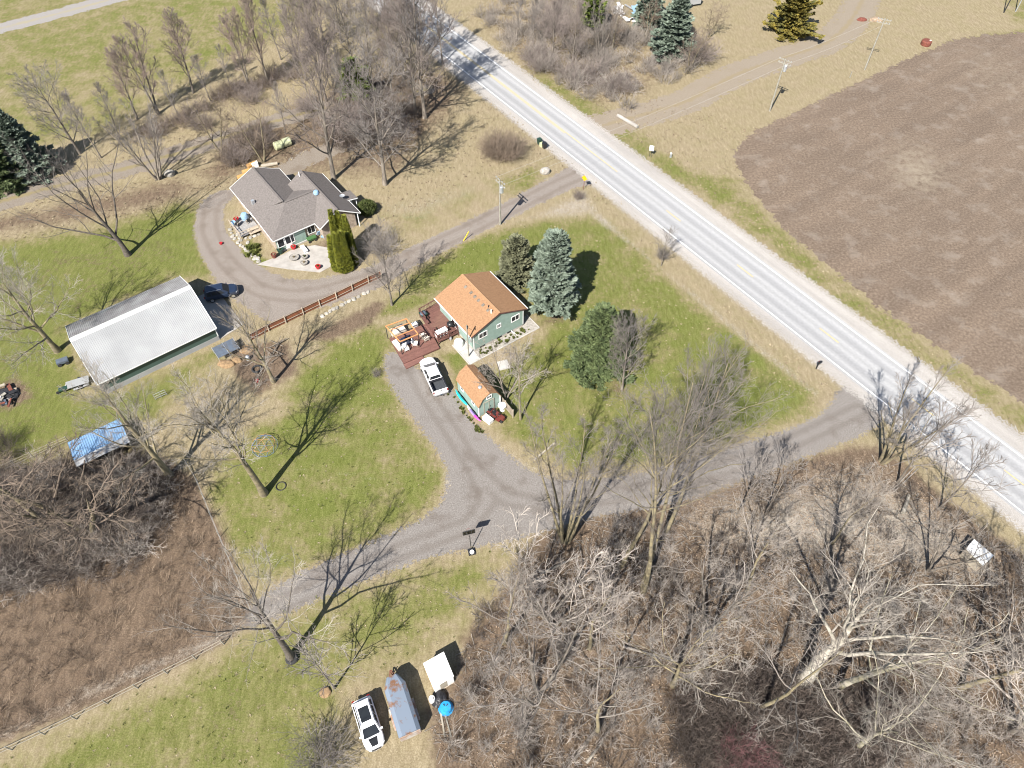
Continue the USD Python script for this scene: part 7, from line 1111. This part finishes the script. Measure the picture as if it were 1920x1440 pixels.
# pen with slate panels and tan tarps by the barn, rubble beside it
pn = thing('covered_pen', 'low pen of wire panels covered with slate-blue sheets beside the barn', 'pen', G(429, 662), 0.66)
for i in range(2): obj('sheet', MB().slab([(-1.5 + 1.4 * i, -1.0, 1.0), (-0.12 + 1.4 * i, -1.0, 1.0), (-0.12 + 1.4 * i, 1.0, 1.15), (-1.5 + 1.4 * i, 1.0, 1.15)], 0.03), 'slate_panel', pn)
for x in (-1.55, -0.1, 1.35): obj('frame', MB().beam((x, -1.1, 1.02), (x, 1.1, 1.17), 0.05, 0.05), 'galvanised', pn); obj('post', MB().beam((x, -1.1, 0), (x, -1.1, 1.02), 0.05, 0.05), 'galvanised', pn); obj('post', MB().beam((x, 1.1, 0), (x, 1.1, 1.17), 0.05, 0.05), 'galvanised', pn)
def heap(name, label, at, rx, ry, rz_, mat, seed, cat):
    m = trimesh.creation.icosphere(4); v = np.array(m.vertices); v *= (0.7 + 0.6 * meshkit.fbm(v * 1.7 + seed * 3.1, 4, seed))[:, None]; v = v * [rx, ry, rz_]; v[:, 2] = np.maximum(v[:, 2] + rz_ * 0.15, 0.0); o = obj(name, (v, m.faces), mat); tag(o, label, cat); UsdGeom.Xformable(o).AddTranslateOp().Set(Gf.Vec3d(*G(*at)))
heap('straw_heap', 'tan heap of bedding in front of the slate-blue pen', (425, 683), 1.1, 0.7, 0.45, 'tan_tarp', 2, 'heap'); heap('straw_heap', 'tan heap right of the pen by the woodpile', (462, 656), 1.0, 0.8, 0.4, 'tan_tarp', 4, 'heap'); heap('straw_heap', 'small tan heap between pen and tree', (444, 676), 0.7, 0.55, 0.35, 'tan_tarp', 5, 'heap'); heap('junk_heap', 'dark junk heap at the left picture edge', (10, 742), 1.7, 1.3, 0.45, 'dark_metal', 6, 'junk heap')
for i in range(14):
    px, py = 505 + 24 * r6.random(), 640 + 32 * r6.random(); a = r6.random() * 3.14; p = G(px, py, 0.1 + 0.25 * r6.random()); d_ = np.array([math.cos(a), math.sin(a), 0.1]) * (0.6 + r6.random()); o = obj('brushwood_stick', MB().tube(p - d_, p + d_, 0.06, 0.03, 6), 'bark'); tag(o, 'grey stick in the brushwood pile under the two-trunked tree', 'stick', 'sticks of the brushwood pile')
ot = thing('oil_tank', 'grey metal can standing in the bare soil by the brushwood', 'can', G(466, 674)); obj('can', MB().lathe([(0, 0), (0.26, 0), (0.26, 0.6), (0.1, 0.7), (0, 0.7)], n=14), 'galvanised', ot, smooth=30); obj('lid', MB().lathe([(0.12, 0.7), (0.12, 0.76), (0, 0.76)], n=12), 'galvanised', ot)
tyre('dark worn tyre lying in the bare soil near the brushwood', (482, 693), 0.55, 0.14, False, 'worn_tyre')
rb_ = thing('red_bucket', 'red bucket on the bare soil below the brushwood', 'bucket', G(483, 716)); obj('pail', MB().lathe([(0, 0), (0.17, 0), (0.22, 0.36), (0.19, 0.36), (0.15, 0.05), (0, 0.05)], n=14), 'red_plastic', rb_); obj('handle', MB().beam((-0.21, 0, 0.34), (0.21, 0, 0.34), 0.02, 0.02), 'galvanised', rb_)
bo = thing('boat_trailer', 'pale flat trailer with boards at the left end of the white barn', 'trailer', G(149, 722), 0.44)
for i in range(6): obj('board', MB().span((-1.35, -0.62 + 0.21 * i, 0.55), (1.35, -0.43 + 0.21 * i, 0.60)), 'white_steel', bo)
obj('drawbar', MB().beam((-1.3, 0, 0.5), (-2.3, 0, 0.45), 0.1, 0.1), 'galvanised', bo); obj('wheel', MB().tube((0.2, -0.8, 0.3), (0.2, -0.62, 0.3), 0.3, n=16), 'rubber', bo); obj('wheel', MB().tube((0.2, 0.66, 0.3), (0.2, 0.84, 0.3), 0.3, n=16), 'rubber', bo)
ld = obj('white_plank', MB().beam(G(138, 731, 0.3), G(166, 720, 0.3), 0.28, 0.06), 'white_steel'); tag(ld, 'long white plank lying in front of the flat trailer', 'plank')
gw = thing('wheelbarrow', 'dark green wheelbarrow with a white sack left of the flat trailer', 'wheelbarrow', G(122, 734), 0.5); obj('tray', MB().hull([(x * s_, y * s_, z) for s_, z in ((0.7, 0.3), (1.0, 0.62)) for x in (-0.5, 0.5) for y in (-0.34, 0.34)]), 'dark_green', gw); obj('wheel', MB().tube((-0.75, -0.05, 0.2), (-0.75, 0.05, 0.2), 0.2, n=14), 'rubber', gw); obj('handle', MB().beam((0.3, -0.28, 0.45), (1.1, -0.3, 0.6), 0.04, 0.04), 'plank', gw); obj('handle', MB().beam((0.3, 0.28, 0.45), (1.1, 0.3, 0.6), 0.04, 0.04), 'plank', gw)
sk = obj('white_sack', MB().hull([(0.32 * math.cos(a) * s_, 0.24 * math.sin(a) * s_, z) for a in np.arange(10) * 0.63 for s_, z in ((0.9, 0.0), (1.0, 0.25), (0.6, 0.5))]), 'white_cloth', smooth=40); tag(sk, 'white sack standing between the wheelbarrow and the flat trailer', 'sack'); UsdGeom.Xformable(sk).AddTranslateOp().Set(Gf.Vec3d(*G(128, 727)))
qv = thing('garden_cart', 'small dark cart in the grass at the left end of the barn', 'cart', G(120, 681), 0.5); obj('box', MB().hull([(x, y, z) for x in (-0.7, 0.7) for y in (-0.4, 0.4) for z in (0.3, 0.65)]), 'slate_panel', qv)
for x in (-0.45, 0.45):
    for y in (-0.46, 0.46): obj('wheel', MB().tube((x, y - 0.06, 0.24), (x, y + 0.06, 0.24), 0.24, n=14), 'rubber', qv)
for i in range(16):
    px, py = 26 * r6.random() - 4, 724 + 34 * r6.random(); a = r6.random() * 3.14; o = obj('scrap_piece', MB().box((0, 0, 0), (0.4 + 1.2 * r6.random(), 0.15 + 0.3 * r6.random(), 0.1), a).moved(G(px, py, 0.15 + 0.5 * r6.random())), ['dark_metal', 'pole_wood', 'rust', 'slate_panel', 'plank'][i % 5]); tag(o, 'odd scrap piece on the junk heap at the left picture edge', 'scrap', 'scrap of the junk heap')
for i, (px, py, mt) in enumerate(((4, 752, 'white_trim'), (8, 730, 'fence_tape'))): o = obj('scrap_piece', MB().box((0, 0, 0.75), (0.5 + 0.4 * i, 0.35, 0.12), 0.5 * i).moved(G(px, py)), mt); tag(o, ['white scrap piece on the dark junk heap', 'pale board on the dark junk heap'][i], 'scrap')
# rusty things and debris across the road
rt = thing('rusty_tank', 'rust-red round tank on the dry grass beside the ploughed field', 'tank', G(1735, 84), 0.6); obj('shell', MB().lathe([(0, 0), (0.95, 0), (1.0, 0.1), (1.0, 0.75), (0.85, 0.95), (0, 1.0)], n=22), 'rust', rt, smooth=35); obj('hatch', MB().lathe([(0.22, 0.97), (0.22, 1.06), (0, 1.06)], (0.3, -0.5, 0), 12), 'cushion', rt)
heap('rusty_scrap', 'dark rusty scrap lump left of the tall pole across the road', (1616, 38), 1.0, 0.6, 0.5, 'rust', 8, 'scrap'); heap('brown_heap', 'brown heap of dead stalks beside the tall pole', (1642, 38), 1.3, 0.9, 0.5, 'dead_leaves', 9, 'heap')
for i in range(26):
    px, py = 1158 + 52 * r6.random(), 8 + 32 * r6.random(); a = r6.random() * 3.14; p = G(px, py, 0.1 + 0.5 * r6.random()); o = obj('debris_board', MB().box((0, 0, 0), (0.8 + 2.2 * r6.random(), 0.25 + 0.7 * r6.random(), 0.06), a).moved(p), ['white_trim', 'white_cloth', 'white_steel', 'pale_blue'][i % 4 if i % 9 else 3]); tag(o, 'white board in the heap of building debris across the road', 'board', 'boards of the debris heap')
ls = thing('white_trailer', 'pale white trailer half hidden behind the tall spruce across the road', 'trailer', G(1292, 10), 0.3); obj('body', MB().span((-2.2, -1.0, 0.5), (2.2, 1.0, 2.3)), 'white_steel', ls); obj('roof', MB().hull([(x, y, z) for x, y, z in ((-2.25, -1.05, 2.3), (2.25, -1.05, 2.3), (-2.25, 1.05, 2.3), (2.25, 1.05, 2.3), (-2.1, 0, 2.45), (2.1, 0, 2.45))]), 'white_trim', ls)
for s in (-1, 1): obj('wheel', MB().tube((0, s * 0.95 - 0.1, 0.35), (0, s * 0.95 + 0.1, 0.35), 0.35, n=16), 'rubber', ls)
for i, (px, py, top) in enumerate(((1882, 24, -30), (1904, 22, -30))): o = obj('signal_mast', MB().tube(G(px, py), G(px, py) + [0, 0, 9.0], 0.12, 0.10, 8), ['dark_metal', 'galvanised'][i]); tag(o, ['dark mast cut by the top edge at the right corner', 'pale mast at the right corner cut by the top edge'][i], 'mast')
fpst = obj('fence_post', MB().beam(G(1593, 146), G(1593, 146) + [0, 0, 1.3], 0.12, 0.12), 'pole_wood'); tag(fpst, 'lone dark post in the dry grass between the two poles', 'post')
